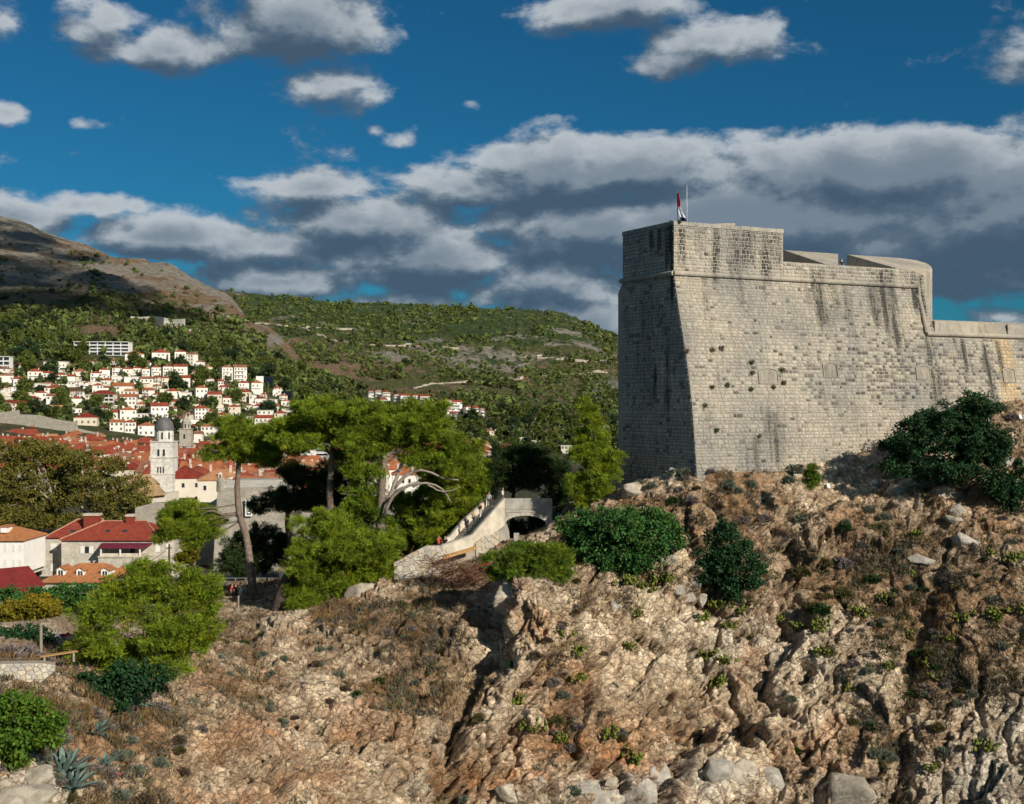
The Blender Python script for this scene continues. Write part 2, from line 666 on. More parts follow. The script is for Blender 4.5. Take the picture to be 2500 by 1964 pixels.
def build_hills():
    us = np.linspace(-690, 3250, 760)
    us = np.sort(np.r_[us[(us < -60) | (us > 1600)][::3], np.linspace(-60, 1600, 430)])
    Ys = np.r_[np.geomspace(132, 700, 40), np.geomspace(712, 4550, 210)]
    U, Y = np.meshgrid(us, Ys)
    Z = ground_z(U, Y)
    X = (U - 1250) / F * Y
    n0, n1 = U.shape
    idx = np.arange(n0 * n1).reshape(n0, n1)
    f = np.stack([idx[:-1, :-1], idx[:-1, 1:], idx[1:, 1:], idx[1:, :-1]], 2).reshape(-1, 4)
    V = np.stack([X, Y, Z], 2).reshape(-1, 3)
    # what the ground is made of: x rock, y earth, z scrub
    vv = 982 - (Z - H) / Y * F
    p = np.stack([X.ravel(), Y.ravel(), Z.ravel() * 1.0], 1)
    nz = fbm(p / 130, 5, 5, .6).reshape(U.shape)
    nz2 = fbm(p / 38 + 5, 4, 8, .6).reshape(U.shape)
    far = sstep(Y, 1900, 2500) * sstep(U, 430, 640)
    near_rock = sstep(Z, 120, 235) * (1 - far)
    rock = np.clip(near_rock * (.30 + 2.2 * (nz - .42) + 1.2 * (nz2 - .5)) + far * sstep(nz, .52, .66), 0, 1)
    # pale rock faces of the far hill
    for (cu, cv, ru, rv) in ((1200, 880, 120, 34), (1040, 840, 60, 20), (1090, 860, 80, 24), (1330, 812, 90, 20), (1490, 955, 50, 34), (1000, 870, 120, 16), (880, 815, 40, 10), (650, 830, 60, 16)):
        rock = np.maximum(rock, np.exp(-((U - cu) / ru) ** 2 - ((vv - cv) / rv) ** 2) * (.35 + 1.3 * nz2) * sstep(Y, 1000, 1300))
    earth = np.clip(sstep(nz2, .45, .62) * .7, 0, 1) * (1 - .3 * far)
    for (cu, cv, ru, rv) in ((240, 808, 60, 16), (800, 900, 90, 24), (60, 745, 80, 22), (470, 830, 26, 26), (620, 780, 60, 40), (700, 850, 60, 30), (880, 905, 130, 22)):
        earth = np.maximum(earth, np.exp(-((U - cu) / ru) ** 2 - ((vv - cv) / rv) ** 2) * 1.2 * (.5 + nz2 * .8))
    scrub = np.clip(.12 + 1.6 * (nz2 - .46) + .42 * far * (1 - sstep(vv, 800, 900) * .6) - near_rock * .25, 0, 1)
    scrub = np.maximum(scrub, sstep(vv, 800, 860) * .30 * (1 - far))
    rdg = np.interp(U, [0, 116, 191, 324, 399, 466, 532, 582, 649, 720], [524, 552, 592, 622, 647, 682, 714, 755, 813, 890])
    rib = np.exp(-(np.clip(vv - rdg, 0, 999) / np.interp(U, [0, 300, 500, 650, 720], [180, 125, 95, 55, 30])) ** 2) * sstep(U, -100, 60) * (1 - sstep(U, 640, 740)) * (1 - far)
    rock = np.maximum(rock, rib * (.10 + 2.0 * (nz2 - .34)))
    earth = np.maximum(earth, rib * .8)
    scrub = scrub * (1 - .55 * rib)
    town = (1 - sstep(Y, 560, 650)) * 1.0
    c = np.stack([rock.ravel(), earth.ravel(), np.clip(scrub, 0, 1).ravel(), town.ravel()], 1)
    m, nt, b = base_mat('hillside_ground')
    a = nd(nt, 'ShaderNodeVertexColor', layer_name='Col')
    s = nd(nt, 'ShaderNodeSeparateColor')
    nt.links.new(a.outputs[0], s.inputs[0])
    pos = nd(nt, 'ShaderNodeNewGeometry').outputs['Position']
    fine = noise_out(nt, .12, 8, .72, pos)
    mid = noise_out(nt, .035, 6, .65, pos)
    grass = ramp(nt, fine, (.3, (.050, .072, .018)), (.55, (.125, .125, .040)), (.75, (.23, .185, .085)))
    earthc = ramp(nt, fine, (.3, (.19, .115, .065)), (.7, (.34, .235, .145)))
    rockc = ramp(nt, fine, (.30, (.10, .088, .07)), (.48, (.30, .265, .21)), (.7, (.47, .43, .36)))
    scr = ramp(nt, fine, (.3, (.018, .042, .014)), (.6, (.062, .098, .022)))

    def edge(x, nn, k=.9):
        q = nd(nt, 'ShaderNodeMath', operation='MULTIPLY_ADD')
        nt.links.new(nn, q.inputs[0])
        q.inputs[1].default_value = k
        nt.links.new(x, q.inputs[2])
        mr = nd(nt, 'ShaderNodeMapRange')
        mr.inputs[1].default_value = .78
        mr.inputs[2].default_value = 1.02
        nt.links.new(q.outputs[0], mr.inputs[0])
        return mr.outputs[0]
    k = mixc(nt, edge(s.outputs[1], mid), grass, earthc)
    k = mixc(nt, edge(s.outputs[0], fine), k, rockc)
    k = mixc(nt, edge(s.outputs[2], noise_out(nt, .09, 7, .7, pos)), k, scr)
    k = mixc(nt, a.outputs[1], k, mixc(nt, mid, (.07, .075, .04), (.15, .13, .085)))
    nt.links.new(k, b.inputs['Base Color'])
    b.inputs['Roughness'].default_value = .95
    bump(nt, b, noise_out(nt, .07, 10, .78, pos), 1.0, 14.0)
    global HG
    run = np.minimum.accumulate(vv, 0)
    vis = (vv <= run + .6) & (Y > 690) & (U > -70) & (U < 1620)
    HG = (U[vis], Y[vis], Z[vis], vv[vis])
    o = mk('hillside', V, f, m, col=c, smooth=True)
    tag(o, kind='structure')
    # the sea round it, reaching the horizon
    m, nt, b = base_mat('sea_water')
    b.inputs['Base Color'].default_value = (.01, .06, .09, 1)
    b.inputs['Roughness'].default_value = .15
    bump(nt, b, noise_out(nt, .35, 5, .6), .5, .3)
    k = 96
    v = [(14000 * math.cos(2 * math.pi * i / k), 14000 * math.sin(2 * math.pi * i / k), 0) for i in range(k)]
    tag(mk('sea', v, [list(range(k))], m), kind='structure')


build_hills()

# ------------------------------------------------------------------ the cliff under the fort
CP = [  # u, v, depth
    (-250, 2250, 44), (300, 2250, 50), (800, 2250, 60), (1250, 2250, 76), (1800, 2250, 84), (2500, 2250, 82), (2800, 2250, 80),
    (-250, 1964, 46), (0, 1964, 50), (300, 1964, 56), (500, 1964, 61), (700, 1964, 67), (950, 1964, 75), (1250, 1964, 81), (1600, 1964, 86), (1900, 1964, 89), (2200, 1964, 88), (2500, 1964, 86), (2800, 1964, 84),
    (-250, 1800, 50), (0, 1800, 54), (250, 1800, 60), (500, 1780, 68), (700, 1780, 75), (950, 1780, 82), (1250, 1780, 86), (1600, 1780, 90), (1900, 1780, 93), (2200, 1780, 92), (2500, 1780, 90), (2800, 1780, 88),
    (0, 1700, 57), (150, 1660, 63), (350, 1660, 70), (550, 1640, 82), (800, 1620, 93), (1000, 1620, 92), (1250, 1640, 89), (1500, 1600, 94), (1900, 1600, 98), (2200, 1600, 97), (2500, 1600, 94), (2800, 1600, 92),
    (0, 1600, 66), (150, 1600, 70), (300, 1560, 80), (450, 1540, 92), (650, 1520, 106), (850, 1500, 104), (1050, 1500, 101), (1180, 1490, 98), (1260, 1500, 93), (1500, 1480, 98), (1900, 1460, 103), (2200, 1460, 102), (2500, 1460, 98), (2800, 1460, 96),
    (300, 1480, 100), (450, 1470, 110), (560, 1462, 121), (750, 1450, 116), (900, 1420, 111), (1050, 1420, 109), (1180, 1420, 106), (1260, 1410, 96), (1400, 1400, 99), (1600, 1400, 102), (1900, 1350, 107), (2200, 1350, 106), (2500, 1350, 103), (2800, 1350, 100),
    (560, 1435, 127), (700, 1420, 124), (1000, 1385, 114), (1150, 1370, 112), (1300, 1340, 110), (1450, 1280, 110), (1650, 1240, 107), (1900, 1230, 111), (2200, 1200, 113), (2500, 1200, 110), (2800, 1150, 108),
    (1380, 1240, 117), (1520, 1190, 113), (1700, 1165, 109), (1900, 1165, 112), (2150, 1110, 117), (2350, 1020, 122), (2500, 985, 122), (2800, 960, 118)]
CLIFF_Y = Tps([(a, b) for a, b, c in CP], [c for a, b, c in CP], 2e-4)
TOPU = [-300, 0, 120, 230, 330, 450, 540, 640, 760, 860, 960, 1060, 1180, 1250, 1330, 1390, 1480, 1560, 1640, 1720, 1900, 2050, 2180, 2280, 2360, 2430, 2520, 2850]
TOPV = [1590, 1590, 1575, 1530, 1490, 1455, 1428, 1415, 1425, 1405, 1385, 1372, 1350, 1335, 1300, 1235, 1215, 1178, 1158, 1152, 1150, 1120, 1080, 1035, 1005, 985, 975, 950]


def seg_dist(U, V, pts):
    d = np.full(U.shape, 1e9)
    for (a, b), (c, e) in zip(pts[:-1], pts[1:]):
        L2 = (c - a) ** 2 + (e - b) ** 2
        t = np.clip(((U - a) * (c - a) + (V - b) * (e - b)) / L2, 0, 1)
        d = np.minimum(d, np.hypot(U - a - t * (c - a), V - b - t * (e - b)))
    return d


def gau(U, V, L):
    m = np.zeros(U.shape)
    for (a, b, ra, rb, w) in L:
        m = np.maximum(m, w * np.exp(-((U - a) / ra) ** 2 - ((V - b) / rb) ** 2))
    return m


def mat_cliff(name, ca=.48, cb=.34):
    m, nt, b = base_mat(name)
    a = nd(nt, 'ShaderNodeVertexColor', layer_name='Col')
    pos = nd(nt, 'ShaderNodeNewGeometry').outputs['Position']
    w = noise_out(nt, .9, 4, .6, pos, what='Color')
    wp = nd(nt, 'ShaderNodeVectorMath', operation='MULTIPLY_ADD')
    nt.links.new(w, wp.inputs[0])
    wp.inputs[1].default_value = (.9, .9, .9)
    nt.links.new(pos, wp.inputs[2])

    def cells(sc, stretch, lo, hi):
        mp = nd(nt, 'ShaderNodeMapping')
        mp.inputs['Rotation'].default_value = (.2, R(-32), .3)
        mp.inputs['Scale'].default_value = stretch
        nt.links.new(wp.outputs[0], mp.inputs[0])
        v = nd(nt, 'ShaderNodeTexVoronoi', feature='DISTANCE_TO_EDGE')
        v.inputs['Scale'].default_value = sc
        nt.links.new(mp.outputs[0], v.inputs['Vector'])
        c = nd(nt, 'ShaderNodeTexVoronoi', feature='F1')
        c.inputs['Scale'].default_value = sc
        nt.links.new(mp.outputs[0], c.inputs['Vector'])
        return ramp(nt, v.outputs['Distance'], (lo, g1(0)), (hi, g1(1))), c.outputs['Color']
    e1, c1 = cells(.75, (1, 1, 1.5), .0, .055)
    e2, c2 = cells(2.1, (1, 1, 1.3), .0, .06)
    n = noise_out(nt, 2.6, 8, .72, pos)
    k = mixc(nt, 1.0, a.outputs[0], ramp(nt, n, (.28, g1(.74)), (.72, g1(1.34))), 'MULTIPLY')
    sh = nd(nt, 'ShaderNodeSeparateColor')
    nt.links.new(c2, sh.inputs[0])
    k = mixc(nt, 1.0, k, ramp(nt, sh.outputs[0], (.0, g1(.82)), (1, g1(1.2))), 'MULTIPLY')
    k = mixc(nt, ca, k, mixc(nt, e1, (.11, .07, .042), k))
    k = mixc(nt, cb, k, mixc(nt, e2, (.13, .085, .05), k))
    nt.links.new(k, b.inputs['Base Color'])
    b.inputs['Roughness'].default_value = .94
    mm = nd(nt, 'ShaderNodeMath', operation='MULTIPLY_ADD')
    nt.links.new(e2, mm.inputs[0])
    mm.inputs[1].default_value = .35 if ca > .2 else .03
    nt.links.new(noise_out(nt, 2.2, 9, .75, pos), mm.inputs[2])
    m2 = nd(nt, 'ShaderNodeMath', operation='MULTIPLY_ADD')
    nt.links.new(e1, m2.inputs[0])
    m2.inputs[1].default_value = .45 if ca > .2 else .04
    nt.links.new(mm.outputs[0], m2.inputs[2])
    m3 = nd(nt, 'ShaderNodeMath', operation='MULTIPLY_ADD')
    nt.links.new(sh.outputs[1], m3.inputs[0])
    m3.inputs[1].default_value = .5
    nt.links.new(m2.outputs[0], m3.inputs[2])
    bump(nt, b, m3.outputs[0], .9, .28)
    return m


def build_cliff():
    nu, nv, nb = 1040, 400, 14
    us = np.r_[np.linspace(-640, -166, 80), np.linspace(-160, 2640, nu - 110), np.linspace(2650, 2980, 30)]
    top = np.interp(us, TOPU, TOPV)
    t = np.linspace(0, 1, nv) ** 1.06
    V = 2080 + (top[None] - 2080) * t[:, None]
    U = np.broadcast_to(us[None], V.shape).copy()
    Y = np.maximum(CLIFF_Y(np.clip(U, -260, 2800), V) - np.clip(-260 - U, 0, 999) * .02, 26)
    X = (U - 1250) / F * Y
    Z = H - (V - 982) / F * Y
    # the ground goes on flat behind the brow, then falls
    k = np.linspace(0, 1, nb + 1)[1:] ** 1.6
    yb = Y[-1][None] + k[:, None] * np.interp(us, [-200, 300, 700, 1000, 1300, 1500, 2700], [30, 30, 22, 20, 24, 30, 30])[None]
    zb = Z[-1][None] - .12 * (k[:, None] * 6) - np.interp(us, [-200, 400, 700, 1350, 1450, 2700], [26, 26, 22, 16, 0, 0])[None] * sstep(k, .35, 1.)[:, None]
    X = np.r_[X, X[-1][None] * (yb / Y[-1][None])]
    Uf = np.r_[U, np.broadcast_to(us[None], yb.shape)]
    Vf = np.r_[V, np.broadcast_to(top[None], yb.shape)]
    Y = np.r_[Y, yb]
    Z = np.r_[Z, zb]
    U, V = Uf, Vf
    S = np.stack([X, Y, Z], 2)

    def normals(S):
        du = np.gradient(S, axis=1)
        dv = np.gradient(S, axis=0)
        n = np.cross(du, dv)
        return n / (np.linalg.norm(n, axis=2, keepdims=True) + 1e-9)
    N = normals(S)
    N *= np.sign((N[..., 1:2] * -1 + N[..., 2:3]).mean())
    p = S.reshape(-1, 3)
    shp = U.shape
    # where bare rock stands out and where earth and grass lie
    grassy = gau(U, V, [(1030, 1560, 150, 120, 1.2), (900, 1500, 160, 40, .8), (350, 1720, 180, 90, 1), (200, 1740, 160, 80, 1), (560, 1660, 110, 60, .7), (960, 1700, 110, 70, .8), (620, 1560, 110, 50, .7), (960, 1790, 60, 30, .7),
                        (2100, 1360, 280, 120, 1.15), (1800, 1230, 240, 60, .7), (2330, 1480, 180, 100, 1.0), (2270, 1650, 190, 150, .95), (1450, 1780, 120, 30, .6), (2150, 1830, 90, 110, .7), (1420, 1900, 90, 90, .55), (1900, 1290, 180, 90, .6)])
    bare = gau(U, V, [(1260, 1520, 90, 110, 1), (1250, 1430, 70, 40, 1), (1600, 1640, 190, 120, 1), (760, 1860, 300, 110, 1.2), (800, 1700, 90, 50, .8), (860, 1600, 90, 40, .6), (1050, 1830, 130, 110, .9), (1750, 1600, 150, 90, .9), (1270, 1720, 130, 90, .9), (1560, 1920, 200, 60, 1), (2420, 1860, 110, 160, 1),
                      (1820, 1780, 160, 150, .9), (2250, 1130, 130, 60, .9), (560, 1880, 120, 90, .8), (680, 1560, 60, 60, .9), (60, 1930, 160, 70, 1), (880, 1440, 60, 28, 1), (2050, 1200, 90, 70, .8), (1560, 1200, 70, 40, .8), (2080, 1920, 80, 60, 1)])
    g = fbm(p / 4.2, 4, 3).reshape(shp)
    bare = np.clip(bare * 1.1 - grassy * .55 + (g - .5) * 1.4 + .60, 0, 1)
    # big forms, leaning strata, then fractured blocks at falling sizes
    q = p.copy()
    q[:, 2] *= .9
    th = R(34)
    lean = np.stack([q[:, 0] * math.cos(th) + q[:, 2] * math.sin(th), q[:, 1], -q[:, 0] * math.sin(th) + q[:, 2] * math.cos(th)], 1)
    rows_top = np.broadcast_to(top[None], shp)
    calm0 = (.18 + .82 * sstep(V - rows_top, 25, 170)) * np.interp(U, [-200, 500, 900, 1200, 1850, 2200], [.3, .35, .5, 1, .95, .6])
    calm0 = np.where((U > 1050) & (U < 1420), calm0 * np.interp(V, [1440, 1520], [.45, 1]), calm0)
    D = calm0 * (fbm(p / 9, 4, 21, .5).reshape(shp) - .5) * 3.0
    warp = (np.stack([fbm(p / 2.6, 3, 41), fbm(p / 2.6 + 50, 3, 42), fbm(p / 2.6 + 90, 3, 43)], 1) - .5) * 2.2
    crack = np.zeros(shp)
    blocks = np.zeros(shp)
    for (sc, amp, str_, sd) in ((13., 2.2, (1, 1, 1.3), 59), (5.6, 1.05, (1, 1, 1.6), 61), (2.4, .40, (.8, 1, 1.2), 67), (1.0, .22, (.85, 1, 1.1), 71), (.45, .12, (1, 1, 1.1), 79)):
        f1, f2, cid, vec = worley((lean + warp * (sc / 5 + .12)) / sc * np.array(str_), sd)
        tilt = np.stack([np.sin(cid * 51.3), np.cos(cid * 37.1), np.sin(cid * 91.7)], 1)
        b = (cid - .5) * 1.1 + (vec * tilt).sum(1) * .9
        e = sstep(f2 - f1, .0, .09)
        m = calm0 * (.65 + .35 * bare) if sc > 4 else (.26 + .74 * bare) * np.sqrt(calm0) if sc > 1 else (.30 + .70 * bare)
        D += amp * (b.reshape(shp) * m - (1 - e.reshape(shp)) * .55 * m)
        crack = np.maximum(crack, (1 - e.reshape(shp)) * (1 if sc > .6 else .55))
        blocks += (cid.reshape(shp) - .5) * (.5 if sc > 2 else .35)
    D += (fbm(p / .6, 4, 91, .65).reshape(shp) - .5) * .18
    # gullies and open clefts
    wob = (fbm(p / 1.7, 3, 55).reshape(shp) - .5) * 46
    for pts, w, dep in (([(1225, 1385), (1195, 1450), (1188, 1490), (1150, 1560), (1138, 1630), (1108, 1740), (1118, 1840), (1136, 1960), (1150, 2080)], 24, 2.4),
                        ([(1490, 1560), (1452, 1600), (1446, 1680), (1450, 1720)], 11, .9), ([(1740, 1530), (1800, 1600), (1850, 1660), (1940, 1760)], 12, .8),
                        ([(2290, 1420), (2260, 1480), (2210, 1680), (2190, 1790), (2200, 1960)], 26, 1.1), ([(600, 1960), (680, 1910), (790, 1830), (870, 1770)], 12, .5), ([(2030, 1870), (1990, 1950), (1980, 2050)], 16, 1.3),
                        ([(1940, 1560), (1960, 1700), (1950, 1850)], 12, .6), ([(1010, 1690), (1060, 1640), (1120, 1600)], 16, .8), ([(2385, 1640), (2390, 1800), (2360, 1960)], 10, .6)):
        dd = seg_dist(U + wob, V + wob * .6, pts)
        D -= dep * np.exp(-(dd / w) ** 2)
        crack = np.maximum(crack, np.exp(-(dd / (w * .45)) ** 2) * .8)
    # knolls that stand proud: the pale boulder at the head of the gully, slabs and the round block at the foot
    for (a, b, ra, rb, hh) in ((1290, 1530, 90, 90, .9), (1560, 1925, 120, 36, .8), (680, 1585, 60, 55, .7), (2250, 1140, 110, 40, .7), (1830, 1500, 90, 70, .6), (60, 1940, 110, 60, .6)):
        rr = ((U - a + wob * .3) / ra) ** 2 + ((V - b) / rb) ** 2
        D += hh * sstep(1.25 - rr, 0, 1)
    fade = np.ones(shp)
    fade[-nb:] = np.linspace(1, .15, nb)[:, None]
    # keep the brow and the terraces people stand on even
    calm = np.clip(gau(U, V, [(580, 1440, 90, 26, .75), (60, 1590, 120, 30, .6), (1080, 1375, 120, 14, .8)]), 0, 1)
    D *= fade * (1 - calm)
    D *= np.interp(V, [1150, 1250], [.55, 1])
    S = S + N * D[..., None]
    idx = np.arange(S.shape[0] * S.shape[1]).reshape(S.shape[:2])
    f = np.stack([idx[:-1, :-1], idx[:-1, 1:], idx[1:, 1:], idx[1:, :-1]], 2).reshape(-1, 4)
    # rock colours, darkened along the cracks
    p2 = S.reshape(-1, 3)
    n1 = fbm(p2 / 1.6, 5, 101, .6).reshape(shp)
    n2 = fbm(p2 / 5.5 + 7, 4, 103, .55).reshape(shp)
    n3 = fbm(p2 / .45, 3, 107, .6).reshape(shp)
    rust = gau(U, V, [(1400, 1800, 80, 40, .9), (1520, 1840, 60, 40, 1), (1600, 1770, 110, 40, .8), (840, 1790, 50, 26, 1), (720, 1895, 130, 26, .8), (620, 1930, 120, 24, .8), (610, 1770, 70, 40, .9), (560, 1800, 70, 40, .8),
                      (1250, 1890, 80, 40, .9), (1290, 1540, 60, 60, .45), (1180, 1860, 60, 60, .6), (950, 1680, 150, 60, .4), (1815, 1640, 20, 40, 1), (2420, 1270, 60, 90, .6), (1900, 1880, 60, 60, .5), (1560, 1230, 90, 30, .6), (1650, 1290, 100, 40, .4), (1520, 1170, 30, 16, .9), (960, 1410, 120, 20, .5), (1350, 1650, 120, 60, .35)])
    rust = np.clip(rust * (.35 + 1.5 * (n1 - .22)) + sstep(n2, .50, .66) * .62 * (.3 + n1), 0, 1)
    tone = np.clip(.46 + blocks * .75 + (n1 - .5) * 1.3 + gau(U, V, [(1265, 1530, 80, 90, .45), (1255, 1440, 60, 40, .4), (1560, 1925, 200, 40, .3), (2440, 1850, 60, 160, .3), (1250, 1700, 90, 60, .25), (700, 1860, 150, 60, .2), (1650, 1600, 150, 80, .12)]), 0, 1)
    lo = np.array([.42, .285, .175])
    hi = np.array([.88, .71, .52])
    grey = np.array([.60, .55, .47])
    c = lo + (hi - lo) * tone[..., None]
    gmix = np.clip(gau(U, V, [(1560, 1925, 240, 50, .9), (2400, 1900, 140, 130, .8), (2080, 1925, 80, 50, .7), (1250, 1440, 80, 40, .5), (2250, 1400, 160, 150, .5), (60, 1930, 180, 60, .5), (1830, 1560, 120, 80, .5), (2470, 1700, 30, 200, .7)]) + sstep(n2, .35, .2) * .6, 0, 1)[..., None]
    c = c * (1 - gmix) + grey * (.55 + .7 * tone[..., None]) * gmix
    rr = (rust * .85)[..., None]
    c = c * (1 - rr) + np.array([.46, .185, .062]) * (.55 + .7 * n1[..., None]) * rr
    soil = np.clip((1 - bare) * 1.25 - .15, 0, 1)[..., None]
    earthc = np.array([.29, .175, .088]) * (.5 + n1 * .9)[..., None] * (1 - .3 * n3[..., None])
    c = c * (1 - soil * .8) + earthc * soil * .8
    ck = (np.clip(crack, 0, 1) * .42)[..., None]
    c = c * (1 - ck) + np.array([.085, .052, .030]) * ck      # darker brown along cracks and clefts
    c *= (.92 + .40 * n3)[..., None]
    m = mat_cliff('cliff_rock')
    c = c * np.array([.855, .865, .84])
    cc = np.clip(c, .01, .9).reshape(-1, 3)
    o = mk('cliff', p2, f, m, col=cc, smooth=False)
    tag(o, kind='structure')
    return S, bare, U, V, N


CL_S, CL_BARE, CL_U, CL_V, CL_N = build_cliff()
CL_TOP = 400


def cliff_at(u, v):
    """point on the cliff seen at pixel (u, v)"""
    j = int(np.clip(np.searchsorted(CL_U[0], u), 0, CL_U.shape[1] - 1))
    i = int(np.argmin(np.abs(CL_V[:CL_TOP, j] - v)))
    return Vector(CL_S[i, j].tolist())

# ------------------------------------------------------------------ the fort
A0 = np.array([16.39, 112.0])                 # the sharp corner, at the cornice
FD = np.array([.913, .407]); FD /= np.linalg.norm(FD)      # along the sunlit front
FN = np.array([FD[1], -FD[0]])                              # its outward normal
LD = np.array([-.517, .856]); LD /= np.linalg.norm(LD)     # along the shaded flank
LN = np.array([-LD[1], LD[0]]) * 1.0
if LN[0] > 0:
    LN = -LN
ZC, ZT, ZB = H + 13.05, H + 18.35, H - 10.5
ZC2 = H + 7.65
S_TOW, S_END = 13.6, 31.9
LLEN = 8.6


def batter(z):
    d = np.clip((ZC - np.asarray(z, float)) / 20.6, 0, 1.15)
    return 3.55 * np.interp(d, [0, .16, .33, .48, .66, 1.0, 1.15], [0, .19, .43, .62, .80, 1.0, 1.06])


def front_pos(s, z, out=0.0, s_lo=None):
    o = batter(z) + out
    s = np.asarray(s, float)
    return np.stack([A0[0] + FD[0] * s + FN[0] * o, A0[1] + FD[1] * s + FN[1] * o, np.asarray(z, float) + 0 * s], -1)


def corner_s(z):
    """where the battered front meets the plane of the flank"""
    o = batter(z)
    # point A0+FD*s+FN*o lies on the flank's plane
    return -(FN @ LN) * o / (FD @ LN)


def flank_pos(t, z, out=0.0):
    t = np.asarray(t, float)
    return np.stack([A0[0] + LD[0] * t + LN[0] * out, A0[1] + LD[1] * t + LN[1] * out, np.asarray(z, float) + 0 * t], -1)


def corner_t(z):
    o = batter(z)
    s = corner_s(z)
    q = FD[None] * np.atleast_1d(s)[:, None] + FN[None] * np.atleast_1d(o)[:, None]
    return (q @ LD)


def mat_stone(name, streak=True):
    m, nt, b = base_mat(name)
    a = nd(nt, 'ShaderNodeVertexColor', layer_name='Col')
    uvn = nd(nt, 'ShaderNodeUVMap', uv_map='UVMap')
    n = noise_out(nt, 2.2, 6, .7)
    f = ramp(nt, n, (.25, g1(.70)), (.75, g1(1.18)))
    k = mixc(nt, 1.0, a.outputs[0], f, 'MULTIPLY')
    big = noise_out(nt, .16, 5, .6)
    k = mixc(nt, 1.0, k, ramp(nt, big, (.36, (.74, .765, .80)), (.64, (1.14, 1.10, 1.04))), 'MULTIPLY')
    st = noise_out(nt, 1.0, 5, .62, uvn.outputs[0], (1.5, .12, 1))
    fine = noise_out(nt, 3.0, 6, .7)
    q = nd(nt, 'ShaderNodeMath', operation='MULTIPLY_ADD')
    nt.links.new(fine, q.inputs[0])
    q.inputs[1].default_value = .25
    nt.links.new(st, q.inputs[2])
    al = nd(nt, 'ShaderNodeMath', operation='MULTIPLY_ADD')
    nt.links.new(a.outputs[1], al.inputs[0])
    al.inputs[1].default_value = .43
    nt.links.new(q.outputs[0], al.inputs[2])
    stain = ramp(nt, al.outputs[0], (.66, g1(0)), (.92, g1(.55)), (1.1, g1(1)))
    k = mixc(nt, stain, k, (.052, .050, .044))
    nt.links.new(k, b.inputs['Base Color'])
    b.inputs['Roughness'].default_value = .93
    bump(nt, b, noise_out(nt, 7, 6, .7), .5, .03)
    return m


M_STONE = mat_stone('fort_stone')
M_MORTAR = mat_stone('fort_mortar')

# dark runs below the copings: centre along the front, top, foot, half width, strength
STREAKS = [(.9, ZT - .6, ZC + .5, .5, 1.1), (3.0, ZT - .6, ZC + 1.5, .5, .7), (5.2, ZT - .4, ZC - 1, .7, .75), (7.3, ZT - .5, ZC + .4, .6, .8), (9.2, ZT - .5, ZC + .8, 1.3, .95), (11.3, ZT - .5, ZC, .8, .8), (12.6, ZT - .5, ZC + 1, .6, .95),
           (16.6, ZC + 1.1, ZC - 2.5, .35, 1.0), (18.2, ZC + 1.3, ZC - 5.2, 1.0, .9), (20.3, ZC + 1.2, ZC - 4, .4, .9), (21.7, ZC + .6, ZC - 4.6, .45, .9),
           (25.6, ZC + .4, ZC - 4.8, .6, 1.0), (26.9, ZC + 1.6, ZC - 5.6, .7, 1.0), (28.0, ZC + 1.8, ZC - 7, 1.0, .85), (31.6, ZC + 2.0, ZC - 3, .5, 1.0), (32.8, ZC + 1.5, ZC - 3.5, .5, .9), (30.5, ZC + 2.0, ZC + .3, .5, .8),
           (3.5, ZC - .5, ZC - 4, .3, .7), (8.2, ZC - .2, ZC - 4, .3, .7), (10.2, H - 1, H - 7, .8, .55), (7.4, H - 3.5, H - 9, 1.4, .45), (9.0, H - .5, H - 4, .5, .5), (32.2, ZC2 - .2, ZC2 - 10, .6, .9), (37.6, ZC2 - .5, ZC2 - 4, .4, 1.0), (36.4, ZC2, ZC2 - 3, .4, .8), (41.0, ZC2 - 1, ZC2 - 10, .45, .95), (43.0, ZC2 - .5, ZC2 - 6, .5, .9), (33, ZC2 - 4, ZC2 - 16, 1.6, .6)]
FSTREAKS = [(1.0, ZT - .4, ZT - 5, .5, 1.2), (2.3, ZT - .4, ZT - 3, .4, 1.2), (3.6, ZT - .4, ZT - 2.4, .35, 1.2), (.3, ZT, ZC - 3, .5, 1.0), (5.2, ZT - .5, ZT - 3, .4, .6), (3.0, H + 4, H + 0, .4, 1.0), (1.0, H + 6, H - 1, .8, .7), (4, ZC - 2, H, 2.0, .45)]


def stain(s, z, L):
    a = np.zeros(np.shape(s))
    for (c, zt, zb, w, k) in L:
        a = np.maximum(a, k * np.exp(-((s - c) / w) ** 2) * sstep(z, zb - 1.2, zb + 1.2) * sstep(-z, -zt - .15, -zt + .15))
    return a


# blind windows on the front: s centre, z centre, width, height
def front_s(u):
    k = (u - 1250) / F
    return (k * A0[1] - A0[0]) / (FD[0] - k * FD[1])


def front_sd(u, d):
    """distance along the front of the point d behind it that stands in picture column u"""
    k = (u - 1250) / F
    return (k * (A0[1] - FN[1] * d) - A0[0] + FN[0] * d) / (FD[0] - k * FD[1])


BLIND = [(front_s(1825) + .9, H + 2.6, 2.3, 1.25), (front_s(1978) + .9, H + 3.3, 1.75, 1.25), (front_s(2203) + .9, H + 3.2, 1.9, 1.25), (front_s(2412) + .9, H + 3.0, 1.75, 1.3)]


